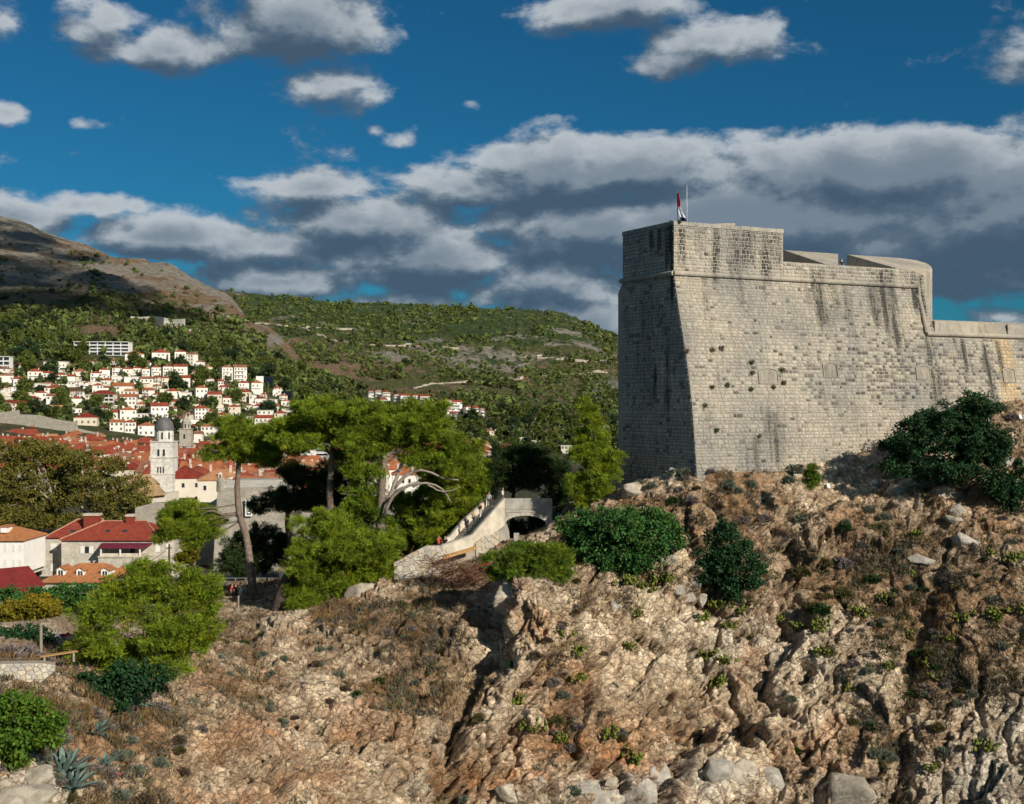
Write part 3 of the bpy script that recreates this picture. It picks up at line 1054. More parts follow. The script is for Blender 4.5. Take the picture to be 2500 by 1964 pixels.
def lay_stones(pos, lo, hi, z0, z1, seed, colf, skip=None, hr=(.23, .48), wr=(.28, .86), zlim=None):
    """courses of separate rounded blocks; returns per-stone arrays"""
    r = np.random.default_rng(seed)
    out = []
    z = z0
    while z < z1 - .12:
        h = min(r.uniform(*hr), z1 - z)
        zm = z + h / 2
        a, b = lo(zm), hi(zm)
        s = a + r.uniform(-.1, .0)
        while s < b:
            w = r.uniform(*wr) * (1.25 if r.random() < .12 else 1)
            e = s + w
            if b - e < .25:
                e = b
            sa, sb = max(s, a), min(e, b)
            s = e
            if sb - sa < .14:
                continue
            sm = (sa + sb) / 2
            if skip is not None and skip(sm, zm, (sb - sa) / 2):
                continue
            g = .021
            hw, hh = (sb - sa) / 2 - g, h / 2 - g
            cx = min(hw, hh) * r.uniform(.25, .6)
            ring = np.array([(-hw + cx, -hh), (hw - cx, -hh), (hw, -hh + cx), (hw, hh - cx), (hw - cx, hh), (-hw + cx, hh), (-hw, hh - cx), (-hw, -hh + cx)])
            ring += r.uniform(-.022, .022, ring.shape)
            pr = r.uniform(.018, .055)
            inn = ring * (1 - .06 / max(.12, min(hw, hh)) * .6)
            tx, tz = r.uniform(-.03, .03, 2)
            S1 = sm + np.r_[ring[:, 0], inn[:, 0]]
            Z1 = zm + np.r_[ring[:, 1], inn[:, 1]]
            O1 = np.r_[np.full(8, -.03), pr + inn[:, 0] * tx + inn[:, 1] * tz]
            v = pos(S1, Z1, 0) if False else None
            P0 = np.stack([pos(S1[i:i + 1], Z1[i:i + 1], O1[i])[0] for i in range(0)]) if False else pos_out(pos, S1, Z1, O1)
            col = colf(sm, zm, r)
            out.append((P0, np.r_[S1[:, None].T, Z1[:, None].T].T, col, (sb - sa) * h))
        z += h
    return out


def pos_out(pos, S1, Z1, O1):
    a = pos(S1, Z1, 0.0)
    b = pos(S1, Z1, 1.0)
    return a + (b - a) * O1[:, None]


SF = [[8, 9, 10, 11, 12, 13, 14, 15]] + [[i, (i + 1) % 8, 8 + (i + 1) % 8, 8 + i] for i in range(8)]
SF_T = []
for q in SF:
    for k in range(1, len(q) - 1):
        SF_T.append((q[0], q[k], q[k + 1]))
SF_T = np.array(SF_T)


def stone_col(s, z, r, flank=False):
    base = np.array([.378, .345, .292]) * r.uniform(.88, 1.10) * (1 + r.uniform(-.03, .03, 3))
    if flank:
        base = np.array([.47, .435, .38]) * r.uniform(.84, 1.1)  # lighter stone colour lifts the flank that lies in shade
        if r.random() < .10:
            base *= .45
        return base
    # the weathered dark course blocks in the middle of the front
    zone = math.exp(-((s - 27) / 11) ** 2) * math.exp(-((z - (H + 3.6)) / 3.2) ** 2)
    zone = max(zone, .7 * math.exp(-((s - 38) / 8) ** 2) * math.exp(-((z - (H + 3.2)) / 3.2) ** 2))
    if r.random() < .03 + .62 * zone:
        base = np.array([.19, .175, .155]) * r.uniform(.5, 1.15)
    elif r.random() < .05:
        base *= r.uniform(.5, .75)
    if 42.6 < s < 45.2 and z < ZC2:
        base = np.array([.46, .34, .20]) * r.uniform(.85, 1.1)
    if 13.3 < s < 13.9 and z < ZC and r.random() < .5:
        base = base * np.array([1.15, 1.15, 1.12])
    return base


def build_fort():
    fort = thing('fort', 'massive pale limestone fort with a sharp corner tower on top of the cliff', 'fort', (float(A0[0]) + 12, float(A0[1]) + 12, H - 8))
    col = np.array([.29, .262, .216])
    # core walls: front as a grid that follows the batter
    zz = np.r_[np.linspace(ZB, ZC, 22)]
    ss = np.linspace(0, 1, 60)
    G, uv, st = [], [], []
    for z in zz:
        a = float(corner_s(z))
        s = a + (62 - a) * ss
        hi = np.where(s > S_END + 1.0, ZC2 + 1.65, 1e9)
        zq = np.minimum(z, hi)
        G.append(front_pos(s, zq, 0))
        uv.append(np.stack([s, zq], 1))
        st.append(stain(s, zq, STREAKS))
    G = np.array(G).reshape(-1, 3)
    n = len(ss)
    f = [[i * n + j, i * n + j + 1, (i + 1) * n + j + 1, (i + 1) * n + j] for i in range(len(zz) - 1) for j in range(n - 1) if not (ss[j] * 62 > S_END + 1.2 and zz[i] > ZC2 + 1.6)]
    stn = np.array(st).ravel()
    part(fort, 'front_wall', G, f, M_MORTAR, col=np.c_[np.tile(col, (len(G), 1)), stn], uv=np.array(uv).reshape(-1, 2))
    tt = np.linspace(0, 1, 16)
    G, uv, st = [], [], []
    for z in np.r_[zz, ZT - .35]:
        a = float(corner_t(z)[0]) if z <= ZC else 0
        t = a + (LLEN - a) * tt
        G.append(flank_pos(t, np.full(16, z), 0))
        uv.append(np.stack([t + 80, np.full(16, z)], 1))
        st.append(stain(t, np.full(16, z), FSTREAKS))
    G = np.array(G).reshape(-1, 3)
    n = 16
    f = [[i * n + j + 1, i * n + j, (i + 1) * n + j, (i + 1) * n + j + 1] for i in range(len(zz)) for j in range(n - 1)]
    part(fort, 'flank_wall', G, f, M_MORTAR, col=np.c_[np.tile(col * .95, (len(G), 1)), np.array(st).ravel()], uv=np.array(uv).reshape(-1, 2))

    def Q(s, d):   # plan point: along front, inwards
        return A0 + FD * s - FN * d
    # the body behind the walls (tower, gun platform, wing), closed and solid
    lf = A0 + LD * LLEN
    back = lf + np.array([.75, .66]) * 34
    W = np.array([.36, .33, .27, .0])
    mb = MB()
    tr = Q(S_TOW, 0)
    mb.prism([tuple(A0 - FN * .02 - LN * .02), tuple(tr - FN * .02), tuple(Q(S_TOW, 9)), tuple(A0 + LD * LLEN + FD * 3.5 - LN * .02), tuple(A0 + LD * LLEN - LN * .02)], ZC - .4, ZT - .36)
    v = np.array(mb.v)
    part(fort, 'tower_core', v, mb.f, M_MORTAR, col=np.tile(np.r_[col * 1.35, .1], (len(v), 1)), uv=np.c_[v[:, 0], v[:, 2]])
    mb = MB()
    mb.prism([tuple(Q(.4, 0.6) + LD * .3), tuple(Q(S_END + 1.2, .05)), tuple(Q(S_END + 1.2, 16)), tuple(Q(6, 22)), tuple(lf - LN * .03 + FD * .1)], H - 12, ZC + .15)
    mb.prism([tuple(Q(S_END + 1.2, .05)), tuple(Q(62, .05)), tuple(Q(62, 16)), tuple(Q(S_END + 1.2, 16))], H - 12, ZC2 + .4)
    v = np.array(mb.v)
    part(fort, 'keep', v, mb.f, M_MORTAR, col=np.tile(np.r_[col * 1.3, .1], (len(v), 1)), uv=np.c_[v[:, 0] + v[:, 1], v[:, 2]])
    # cornice: a rounded roll along the flank and the front, turning down at the end of the high wall
    m_pale = mat_stone('fort_coping')
    ring = [(math.cos(a) * .27, math.sin(a) * .27) for a in np.linspace(-math.pi / 2, math.pi / 2, 7)]

    def roll(path, name, r=.27, cut=None):
        v, tu = tube(path, r, 10)
        v = np.array(v)
        d = np.array([[q[0], q[1]] for q in v]) - A0
        s = d @ FD
        o = part(fort, name, v, tu, m_pale, col=np.c_[np.tile([.37, .335, .28], (len(v), 1)), stain(s, v[:, 2], STREAKS) * .8], uv=np.c_[s, v[:, 2]])
        return o
    c0 = np.r_[A0 + (FN + LN) * .10, ZC]
    roll([np.r_[A0 + LD * (LLEN + .2) + LN * .12, ZC], np.r_[A0 + LD * 4 + LN * .12, ZC], c0], 'cornice')
    pth = [c0] + [np.r_[Q(s, -.12), ZC] for s in np.linspace(.5, S_END, 24)]
    roll(pth, 'cornice')
    pth = [np.r_[Q(S_END, -.14), ZC + .05], np.r_[Q(S_END + .35, -.16), ZC - .25], np.r_[Q(S_END + .42, -.16), ZC - 1.2], np.r_[Q(S_END + .42, -.16 - batter(ZC - 3.2)), ZC - 3.2], np.r_[Q(S_END + .44, -.16 - batter(ZC2 + .1)), ZC2 + .1]]
    roll(pth, 'cornice', .24)
    pth = [np.r_[Q(s, -.14 - batter(ZC2)), ZC2] for s in np.linspace(S_END + .42, 62, 24)]
    roll(pth, 'cornice', .26)
    # the groove beside the end of the high wall is the shadow side of a shallow return
    mb = MB()
    for a, b in (((S_END + .72), 33.9),):
        n = 8
        for i in range(n):
            pass
    # tower coping: pale blocks in a row, each its own piece
    r = np.random.default_rng(3)
    s = -.06
    while s < S_TOW:
        e = min(s + r.uniform(.7, 1.3), S_TOW + .05)
        if S_TOW - e < .4:
            e = S_TOW + .05
        mbp = MB().prism([tuple(Q(s + .015, -.06)), tuple(Q(e - .015, -.06)), tuple(Q(e - .015, .8)), tuple(Q(s + .015, .8))], ZT - .42, [ZT + r.uniform(-.02, .02)] * 2 + [ZT + .16] * 2)
        v = np.array(mbp.v)
        part(fort, 'coping_block', v, mbp.f, m_pale, col=np.tile(np.r_[np.array([.43, .39, .325]) * r.uniform(.85, 1.08), .12], (len(v), 1)), uv=np.c_[v[:, 0] * 0 + s, v[:, 2]])
        s = e
    s = .9
    while s < LLEN:
        e = min(s + r.uniform(.7, 1.3), LLEN + .05)
        if LLEN - e < .4:
            e = LLEN + .05
        pl = [A0 + LD * (s + .015) + LN * .06, A0 + LD * (s + .015) - LN * .8, A0 + LD * (e - .015) - LN * .8, A0 + LD * (e - .015) + LN * .06]
        mbp = MB().prism([tuple(x) for x in pl], ZT - .42, [ZT, ZT + .16, ZT + .16, ZT])
        v = np.array(mbp.v)
        part(fort, 'coping_block', v, mbp.f, m_pale, col=np.tile(np.r_[np.array([.41, .375, .315]) * r.uniform(.85, 1.08), .2], (len(v), 1)), uv=np.c_[v[:, 0] * 0 + s + 60, v[:, 2]])
        s = e
    # the low stair-head roof that just shows over the tower
    mb = MB().prism([tuple(Q(5.3, 3)), tuple(Q(9.6, 3)), tuple(Q(9.6, 6)), tuple(Q(5.3, 6))], ZT - .5, [ZT + .45, ZT + .85, ZT + 1.0, ZT + .6])
    v = np.array(mb.v)
    part(fort, 'stair_head', v, mb.f, m_pale, col=np.tile([.40, .35, .28, .1], (len(v), 1)), uv=np.c_[v[:, 0], v[:, 2]])
    # merlons with sloped tops between splayed embrasures
    zo, zi = H + 15.0, H + 17.25

    def merlon(name, poly, zs, zb=ZC + .1):
        mbp = MB().prism([tuple(p) for p in poly], zb, zs)
        v = np.array(mbp.v)
        return part(fort, name, v, mbp.f, M_MERL, col=np.tile([.40, .36, .30, .05], (len(v), 1)), uv=np.c_[(v[:, :2] - A0) @ FD, v[:, 2]])
    global M_MERL
    M_MERL = mat_stone('fort_parapet')
    sA, sB, sC, sD = front_s(2010), front_s(2046), front_s(2068), front_s(2187)
    sI = S_TOW + .03
    # sill wall below the embrasures
    mbp = MB().prism([tuple(Q(sI, .02)), tuple(Q(S_END + 1.3, .02)), tuple(Q(S_END + 1.3, 9)), tuple(Q(sI, 9))], ZC + .19, [zo - .07, zo - .07, zo - .02, zo - .02])
    v = np.array(mbp.v)
    part(fort, 'parapet', v, mbp.f, M_MERL, col=np.c_[np.tile([.385, .345, .283], (len(v), 1)), np.full(len(v), .1)], uv=np.c_[(v[:, :2] - A0) @ FD, v[:, 2]])
    merlon('merlon', [Q(sA, -.02), Q(sB, -.02), Q(front_sd(2046, 6.5), 6.5), Q(front_sd(1914, 6.5), 6.5)], [zo, zo, zi, zi], zo - .08)
    arc = [(front_sd(2276, .8), .8), (front_sd(2273, 2.4), 2.4), (front_sd(2262, 4.2), 4.2), (front_sd(2238, 5.8), 5.8), (front_sd(2200, 6.5), 6.5)]
    merlon('merlon', [Q(sD, -.02), Q(S_END + .9, -.02)] + [Q(a, b) for a, b in arc] + [Q(front_sd(2068, 6.5), 6.5)], [zo, zo] + [zo + (zi - zo) * b / 6.5 for a, b in arc] + [zi], zo - .08)
    mbp = MB().prism([tuple(Q(S_END + .95, .06))] + [tuple(Q(a, b)) for a, b in arc] + [tuple(Q(S_END - 2, 6.5))], ZC2 + .12, zo - .09)
    v = np.array(mbp.v)
    part(fort, 'end_block', v, mbp.f, M_MERL, col=np.tile([.37, .33, .27, .15], (len(v), 1)), uv=np.c_[(v[:, :2] - A0) @ FD, v[:, 2]])
    # end wall of the high part, outside the turned-down cornice
    n = 12
    zz2 = np.linspace(ZC2 + .1, zo - .05, n)
    G = []
    for z in zz2:
        e = S_END + 1.5 + .28 * (zo - z) / 7
        G += [front_pos(S_END + .5, z, .03), front_pos(e, z, .03), np.r_[Q(e + .2, 6), z]]
    f = []
    for i in range(n - 1):
        for j in (0, 1):
            f.append([i * 3 + j, i * 3 + j + 1, (i + 1) * 3 + j + 1, (i + 1) * 3 + j])
    G = np.array(G).reshape(-1, 3)
    s = (G[:, :2] - A0) @ FD
    part(fort, 'end_wall', G, f, M_MERL, col=np.c_[np.tile([.37, .33, .27], (len(G), 1)), stain(s, G[:, 2], STREAKS)], uv=np.c_[s, G[:, 2]])
    # wing parapet with its one embrasure
    b2 = float(batter(ZC2))
    ztop = ZC2 + 1.85
    e0, e1, e2 = front_sd(2388, -b2), front_sd(2402, 4), front_sd(2460, -b2)
    for poly, zs in (([Q(S_END + 1.75, -b2 - .03), Q(e0, -b2 - .03), Q(front_sd(2392, 4), 4), Q(S_END + 1.75, 4)], [ztop - .35, ztop - .35, ztop + .25, ztop + .25]),
                     ([Q(e2, -b2 - .03), Q(62, -b2 - .03), Q(66, 4), Q(e1, 4)], [ztop - .5, ztop - .5, ztop + .2, ztop + .2]),
                     ([Q(e0 - .1, -b2 - .01), Q(e2 + .1, -b2 - .01), Q(e1 + .4, 4.02), Q(front_sd(2392, 4) - .4, 4.02)], [ZC2 + .30] * 4)):
        mbp = MB().prism([tuple(p) for p in poly], ZC2 + .1, zs)
        v = np.array(mbp.v)
        part(fort, 'merlon', v, mbp.f, M_MERL, col=np.tile([.39, .35, .29, .1], (len(v), 1)), uv=np.c_[(v[:, :2] - A0) @ FD, v[:, 2]])
    # stonework
    def sk(s, z, hw):
        for (c, zc, w, h) in BLIND:
            if abs(s - c) < w / 2 + .12 + hw * .6 and abs(z - zc) < h / 2 + .26:
                return True
        if s > S_END + .15 and s < S_END + .75 and z > ZC2:
            return True
        if abs(z - ZC) < .30 and s < S_END + .4:
            return True
        if s > S_END and abs(z - ZC2) < .3:
            return True
        return False

    def hi_front(z):
        return 58.0
    st = []
    st += lay_stones(front_pos, lambda z: float(corner_s(z)) + .03, lambda z: S_END + .5 if z > ZC2 else 52, ZB + .2, ZC - .24, 1, stone_col, sk)
    st += lay_stones(front_pos, lambda z: .03, lambda z: S_TOW, ZC + .27, ZT - .43, 2, stone_col, None)
    st += lay_stones(front_pos, lambda z: S_TOW, lambda z: S_END + .9, ZC + .27, zo - .06, 6, stone_col, None)
    st += lay_stones(lambda s, z, o: front_pos(s, z, np.asarray(o) + .03), lambda z: S_END + .62, lambda z: S_END + 1.48 + .28 * (zo - z) / 7, ZC2 + .35, zo - .5, 7, stone_col, None)
    st += lay_stones(lambda s, z, o: front_pos(s, z, np.asarray(o) + .03), lambda z: S_END + 1.8, lambda z: e0, ZC2 + .3, ztop - .38, 8, stone_col, None)
    st += lay_stones(lambda s, z, o: front_pos(s, z, np.asarray(o) + .03), lambda z: e2 + .05, lambda z: 52, ZC2 + .3, ztop - .6, 9, stone_col, None)
    nfront = len(st)
    st += lay_stones(lambda s, z, o: flank_pos(s, z, o), lambda z: float(corner_t(z)[0]) + .03 if z < ZC else .03, lambda z: LLEN, ZB + .2, ZC - .24, 4, lambda s, z, r: stone_col(s, z, r, True), None, (.22, .44), (.26, .74))
    st += lay_stones(lambda s, z, o: flank_pos(s, z, o), lambda z: .03, lambda z: LLEN, ZC + .27, ZT - .43, 5, lambda s, z, r: stone_col(s, z, r, True), None, (.22, .44), (.26, .74))
    area = np.array([x[3] / (x[0][:, 1].mean() ** 2) if 1 else 0 for x in st])
    area[[k for k, x in enumerate(st) if x[0][:, 2].mean() < H - 7.5 or x[0][:, 0].mean() / x[0][:, 1].mean() > .455]] = 0
    big = set(np.argsort(-area)[:300].tolist())
    V, T, C, UV = [], [], [], []
    b = 0
    off = np.array(fort.location, np.float32)
    for k, (p, suv, c, ar) in enumerate(st):
        fl = k >= nfront
        sv = stain(suv[:, 0], suv[:, 1], FSTREAKS if fl else STREAKS)
        cc = np.c_[np.tile(c, (16, 1)), sv]
        uvv = suv + (np.array([80, 0]) if fl else 0)
        fc = [q[::-1] for q in SF] if fl else SF
        if k in big:
            mk('stone', p - off, fc, M_STONE, parent=fort, col=cc, uv=uvv)
        else:
            V.append(p)
            T.append((SF_T[:, ::-1] if fl else SF_T) + b)
            C.append(cc)
            UV.append(uvv)
            b += 16
    o = mk('stonework', np.concatenate(V) - off, np.concatenate(T), M_STONE, parent=fort, col=np.concatenate(C), uv=np.concatenate(UV))
    o['kind'] = 'stuff'
    # blind windows: jambs, arched head, sill and the walled-up field set back
    for (c, zc, w, h) in BLIND:
        def FP(s, z, out):
            return tuple(front_pos(s, z, out))
        fill = [FP(c - w / 2, zc - h / 2, .02), FP(c + w / 2, zc - h / 2, .02), FP(c + w / 2, zc + h / 2, .02), FP(c - w / 2, zc + h / 2, .02)]
        v = np.array(fill)
        bw = part(fort, 'blind_window', v, [[0, 1, 2, 3]], M_MORTAR, col=np.tile([.325, .293, .243, .25], (4, 1)), uv=v[:, [0, 2]])
        pv = lambda a, b0, c1, d: [FP(a, c1, .0), FP(b0, c1, .0), FP(b0, d, .0), FP(a, d, .0), FP(a, c1, .10), FP(b0, c1, .10), FP(b0, d, .10), FP(a, d, .10)]
        bf = [[4, 5, 6, 7], [0, 1, 5, 4], [1, 2, 6, 5], [2, 3, 7, 6], [3, 0, 4, 7]]
        for nm, a, b0, c1, d in (('jamb', c - w / 2 - .10, c - w / 2, zc - h / 2, zc + h / 2), ('jamb', c + w / 2, c + w / 2 + .10, zc - h / 2, zc + h / 2), ('sill', c - w / 2 - .12, c + w / 2 + .12, zc - h / 2 - .09, zc - h / 2 - .004)):
            v = np.array(pv(a, b0, c1, d)) - off
            mk(nm, v, bf, m_pale, parent=bw, col=np.tile([.345, .31, .258, .1], (8, 1)), uv=v[:, [0, 2]])
        v, fcs = [], []
        for i in range(9):
            a = -1 + 2 * i / 8
            rise = .24 * (1 - a * a)
            s = c + a * (w / 2 + .10)
            v += [FP(s, zc + h / 2 + rise - .02, 0), FP(s, zc + h / 2 + rise + .12, 0), FP(s, zc + h / 2 + rise - .02, .09), FP(s, zc + h / 2 + rise + .12, .09)]
        for i in range(8):
            q = i * 4
            fcs += [[q + 2, q + 6, q + 7, q + 3], [q, q + 4, q + 6, q + 2], [q + 3, q + 7, q + 5, q + 1]]
        v = np.array(v) - off
        mk('arch', v, fcs, m_pale, parent=bw, col=np.tile([.355, .318, .262, .1], (len(v), 1)), uv=v[:, [0, 2]])
    return fort


FORT = build_fort()

# ------------------------------------------------------------------ trees and shrubs
M_BARK = mat_simple('pine_bark', (.25, .19, .15), (.10, .075, .06), 3, .95, .8, .08)
M_BARKD = mat_simple('dark_bark', (.10, .075, .06), (.035, .028, .022), 3, .95, .8, .08)
M_PALEB = mat_simple('plane_bark', (.42, .36, .26), (.20, .16, .10), 2.2, .9, .5, .04)
M_DEAD = mat_simple('dead_wood', (.34, .29, .24), (.20, .165, .13), 3, .95, .6, .04)
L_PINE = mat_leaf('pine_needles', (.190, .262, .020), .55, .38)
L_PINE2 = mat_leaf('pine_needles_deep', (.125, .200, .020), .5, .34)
L_SHADED = mat_leaf('shaded_needles', (.034, .066, .018), .45, .22)  # darker copy of the pine needles, tree shade held in the colour
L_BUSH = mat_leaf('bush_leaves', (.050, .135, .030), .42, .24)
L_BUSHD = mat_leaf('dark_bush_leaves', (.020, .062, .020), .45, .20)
L_PLANE = mat_leaf('plane_leaves', (.150, .148, .030), .55, .30)
L_IVY = mat_leaf('ivy_leaves', (.075, .150, .016), .55, .28)
L_YEL = mat_leaf('yellowing_leaves', (.190, .170, .014), .40, .30)


def unit(n, r):
    v = r.normal(size=(n, 3))
    return v / np.linalg.norm(v, axis=1, keepdims=True)


def leaves(p, nrm, L, W, k, spread, r, quad=False):
    """k blades at each point: thin triangles (needles) or small leaf quads"""
    n = len(p)
    p = np.repeat(p, k, 0)
    d = np.repeat(nrm, k, 0) + spread * unit(n * k, r)
    d /= np.linalg.norm(d, axis=1, keepdims=True) + 1e-9
    s = np.cross(d, unit(n * k, r))
    s /= np.linalg.norm(s, axis=1, keepdims=True) + 1e-9
    ll = (L * r.uniform(.6, 1.3, n * k))[:, None]
    p = p + unit(n * k, r) * ll * .35
    w = W * r.uniform(.7, 1.3, n * k)[:, None]
    if quad:
        V = np.stack([p - d * ll * .5, p + s * w * .5, p + d * ll * .5, p - s * w * .5], 1).reshape(-1, 3)
        T = np.arange(n * k * 4).reshape(-1, 4)
    else:
        V = np.stack([p - s * w * .5, p + s * w * .5, p + d * ll], 1).reshape(-1, 3)
        T = np.arange(n * k * 3).reshape(-1, 3)
    return V, T


def crown(lobes, r, clump=.62, per=26, L=.34, W=.10, k=3, dens=1.0, spread=.8, quad=False, yellow=.1, brown=.03, flat=.62, up=.55, shell=.55):
    """lobes: (x, y, z, rx, ry, rz). Clumps of foliage through each lobe, denser to the outside."""
    Ps, Ns, Cs = [], [], []
    for (x, y, z, rx, ry, rz) in lobes:
        area = 4 * math.pi * (((rx * ry) ** 1.6 + (rx * rz) ** 1.6 + (ry * rz) ** 1.6) / 3) ** (1 / 1.6)
        nc = max(5, int(dens * area / (clump * clump * 1.9)))
        d = unit(nc, r)
        rad = np.maximum(r.uniform(0, 1, nc) ** .5, shell * r.uniform(.4, 1, nc))
        jit = 1 + .28 * (fbm(d * 1.7 + np.array([x, y, z]) * .31, 2, 9) - .5)[:, None]
        c = np.array([x, y, z]) + d * rad[:, None] * np.array([rx, ry, rz]) * jit
        rc = clump * r.uniform(.55, 1.25, nc)
        light = np.clip(r.normal(.5, .27, nc), 0, 1)
        yel = (r.random(nc) < yellow) * r.uniform(.2, .8, nc)
        n = per
        e = unit(nc * n, r)
        q = np.repeat(c, n, 0) + e * np.repeat(rc, n)[:, None] * (r.random(nc * n) ** .4)[:, None] * np.array([1, 1, flat])
        nn = e * .8 + np.repeat(d, n, 0) * .6 + np.array([0, 0, up])
        Ps.append(q)
        Ns.append(nn / np.linalg.norm(nn, axis=1, keepdims=True))
        Cs.append(np.stack([np.clip(np.repeat(light, n) + r.normal(0, .12, nc * n), 0, 1), np.repeat(yel, n), (r.random(nc * n) < brown) * .8], 1))
    p, nn, c = np.concatenate(Ps), np.concatenate(Ns), np.concatenate(Cs)
    V, T = leaves(p, nn, L, W, k, spread, r, quad)
    m = 4 if quad else 3
    return V, T, np.repeat(c, k * m, 0)


def to_lobes(L, Y, dep=.85, r=None):
    out = []
    for q in L:
        u, v, ru, rv = q[:4]
        dy = q[4] if len(q) > 4 else (r.uniform(-.35, .35) * px(ru, Y) if r is not None else 0)
        yy = Y + dy
        c = P(u, v, yy)
        out.append((c.x, c.y, c.z, px(ru, yy), max(px(ru, yy) * dep, .6 * px(rv, yy)), px(rv, yy)))
    return out


SEED = [100]


def tree(name, label, cat, Y, lobes, leaf, trunk=None, rad=(8, 4), limbs=(), bark=None, limb_mat=None, group=None, twigs=True, **k):
    SEED[0] += 1
    r = np.random.default_rng(SEED[0])
    bark = bark or M_BARK
    ls = to_lobes(lobes, Y, k.pop('dep', .85), r)
    sat = []
    for l in ls:
        for d in unit(3, r):
            q = .30 + .22 * r.random()
            d = d * np.array([1, .8, 1])
            sat.append((l[0] + d[0] * l[3] * .98, l[1] + d[1] * l[4] * .95, l[2] + d[2] * l[5] * .98, l[3] * q, l[4] * q, l[5] * q * 1.1))
    base = P(*trunk[0], Y) if trunk else Vector((ls[0][0], ls[0][1], min(l[2] - l[5] for l in ls)))
    t = thing(name, label, cat, base, group)
    if trunk:
        pts = curve([P(u, v, Y) for u, v in trunk], 18, .03)
        n = len(pts)
        rr = [px(rad[0] + (rad[1] - rad[0]) * (i / (n - 1)) ** .8, Y) * (1.25 if i == 0 else 1) for i in range(n)]
        v, f = tube(pts, rr, 10)
        part(t, 'trunk', v, f, bark, smooth=True)
        top = pts[-1]
        tp = pts
    for lb, lr in limbs:
        pts = curve([P(q[0], q[1], Y + (q[2] if len(q) > 2 else 0)) for q in lb], 12, .04)
        n = len(pts)
        v, f = tube(pts, [px(lr * (1 - .7 * i / (n - 1)), Y) for i in range(n)], 7)
        part(t, 'branch', v, f, limb_mat or bark, smooth=True)
    if twigs and trunk:
        mb = MB()
        for l in ls:
            c = Vector(l[:3])
            best = min(tp[n // 3:] if len(tp) > 6 else tp, key=lambda q: (q - c).length)
            mid = (best + c) * .5 + Vector((r.uniform(-.3, .3), r.uniform(-.3, .3), r.uniform(-.5, .1)))
            mb.tube(curve([best, mid, c], 6), [.10, .09, .08, .07, .06, .05, .04][:7], 5)
            for _ in range(5):
                e = Vector((r.normal(0, .45) * l[3], r.normal(0, .45) * l[4], r.uniform(-.2, .6) * l[5]))
                mb.tube([c * .55 + mid * .45, c + e * .6, c + e * 1.1], [.05, .035, .02], 4, False)
        part(t, 'limbs', mb.v, mb.f, bark)
    k['dens'] = k.get('dens', 1.0) * .70
    V, T, C = crown(ls + sat, r, **k)
    part(t, 'crown', V, T, leaf, col=C)
    return t


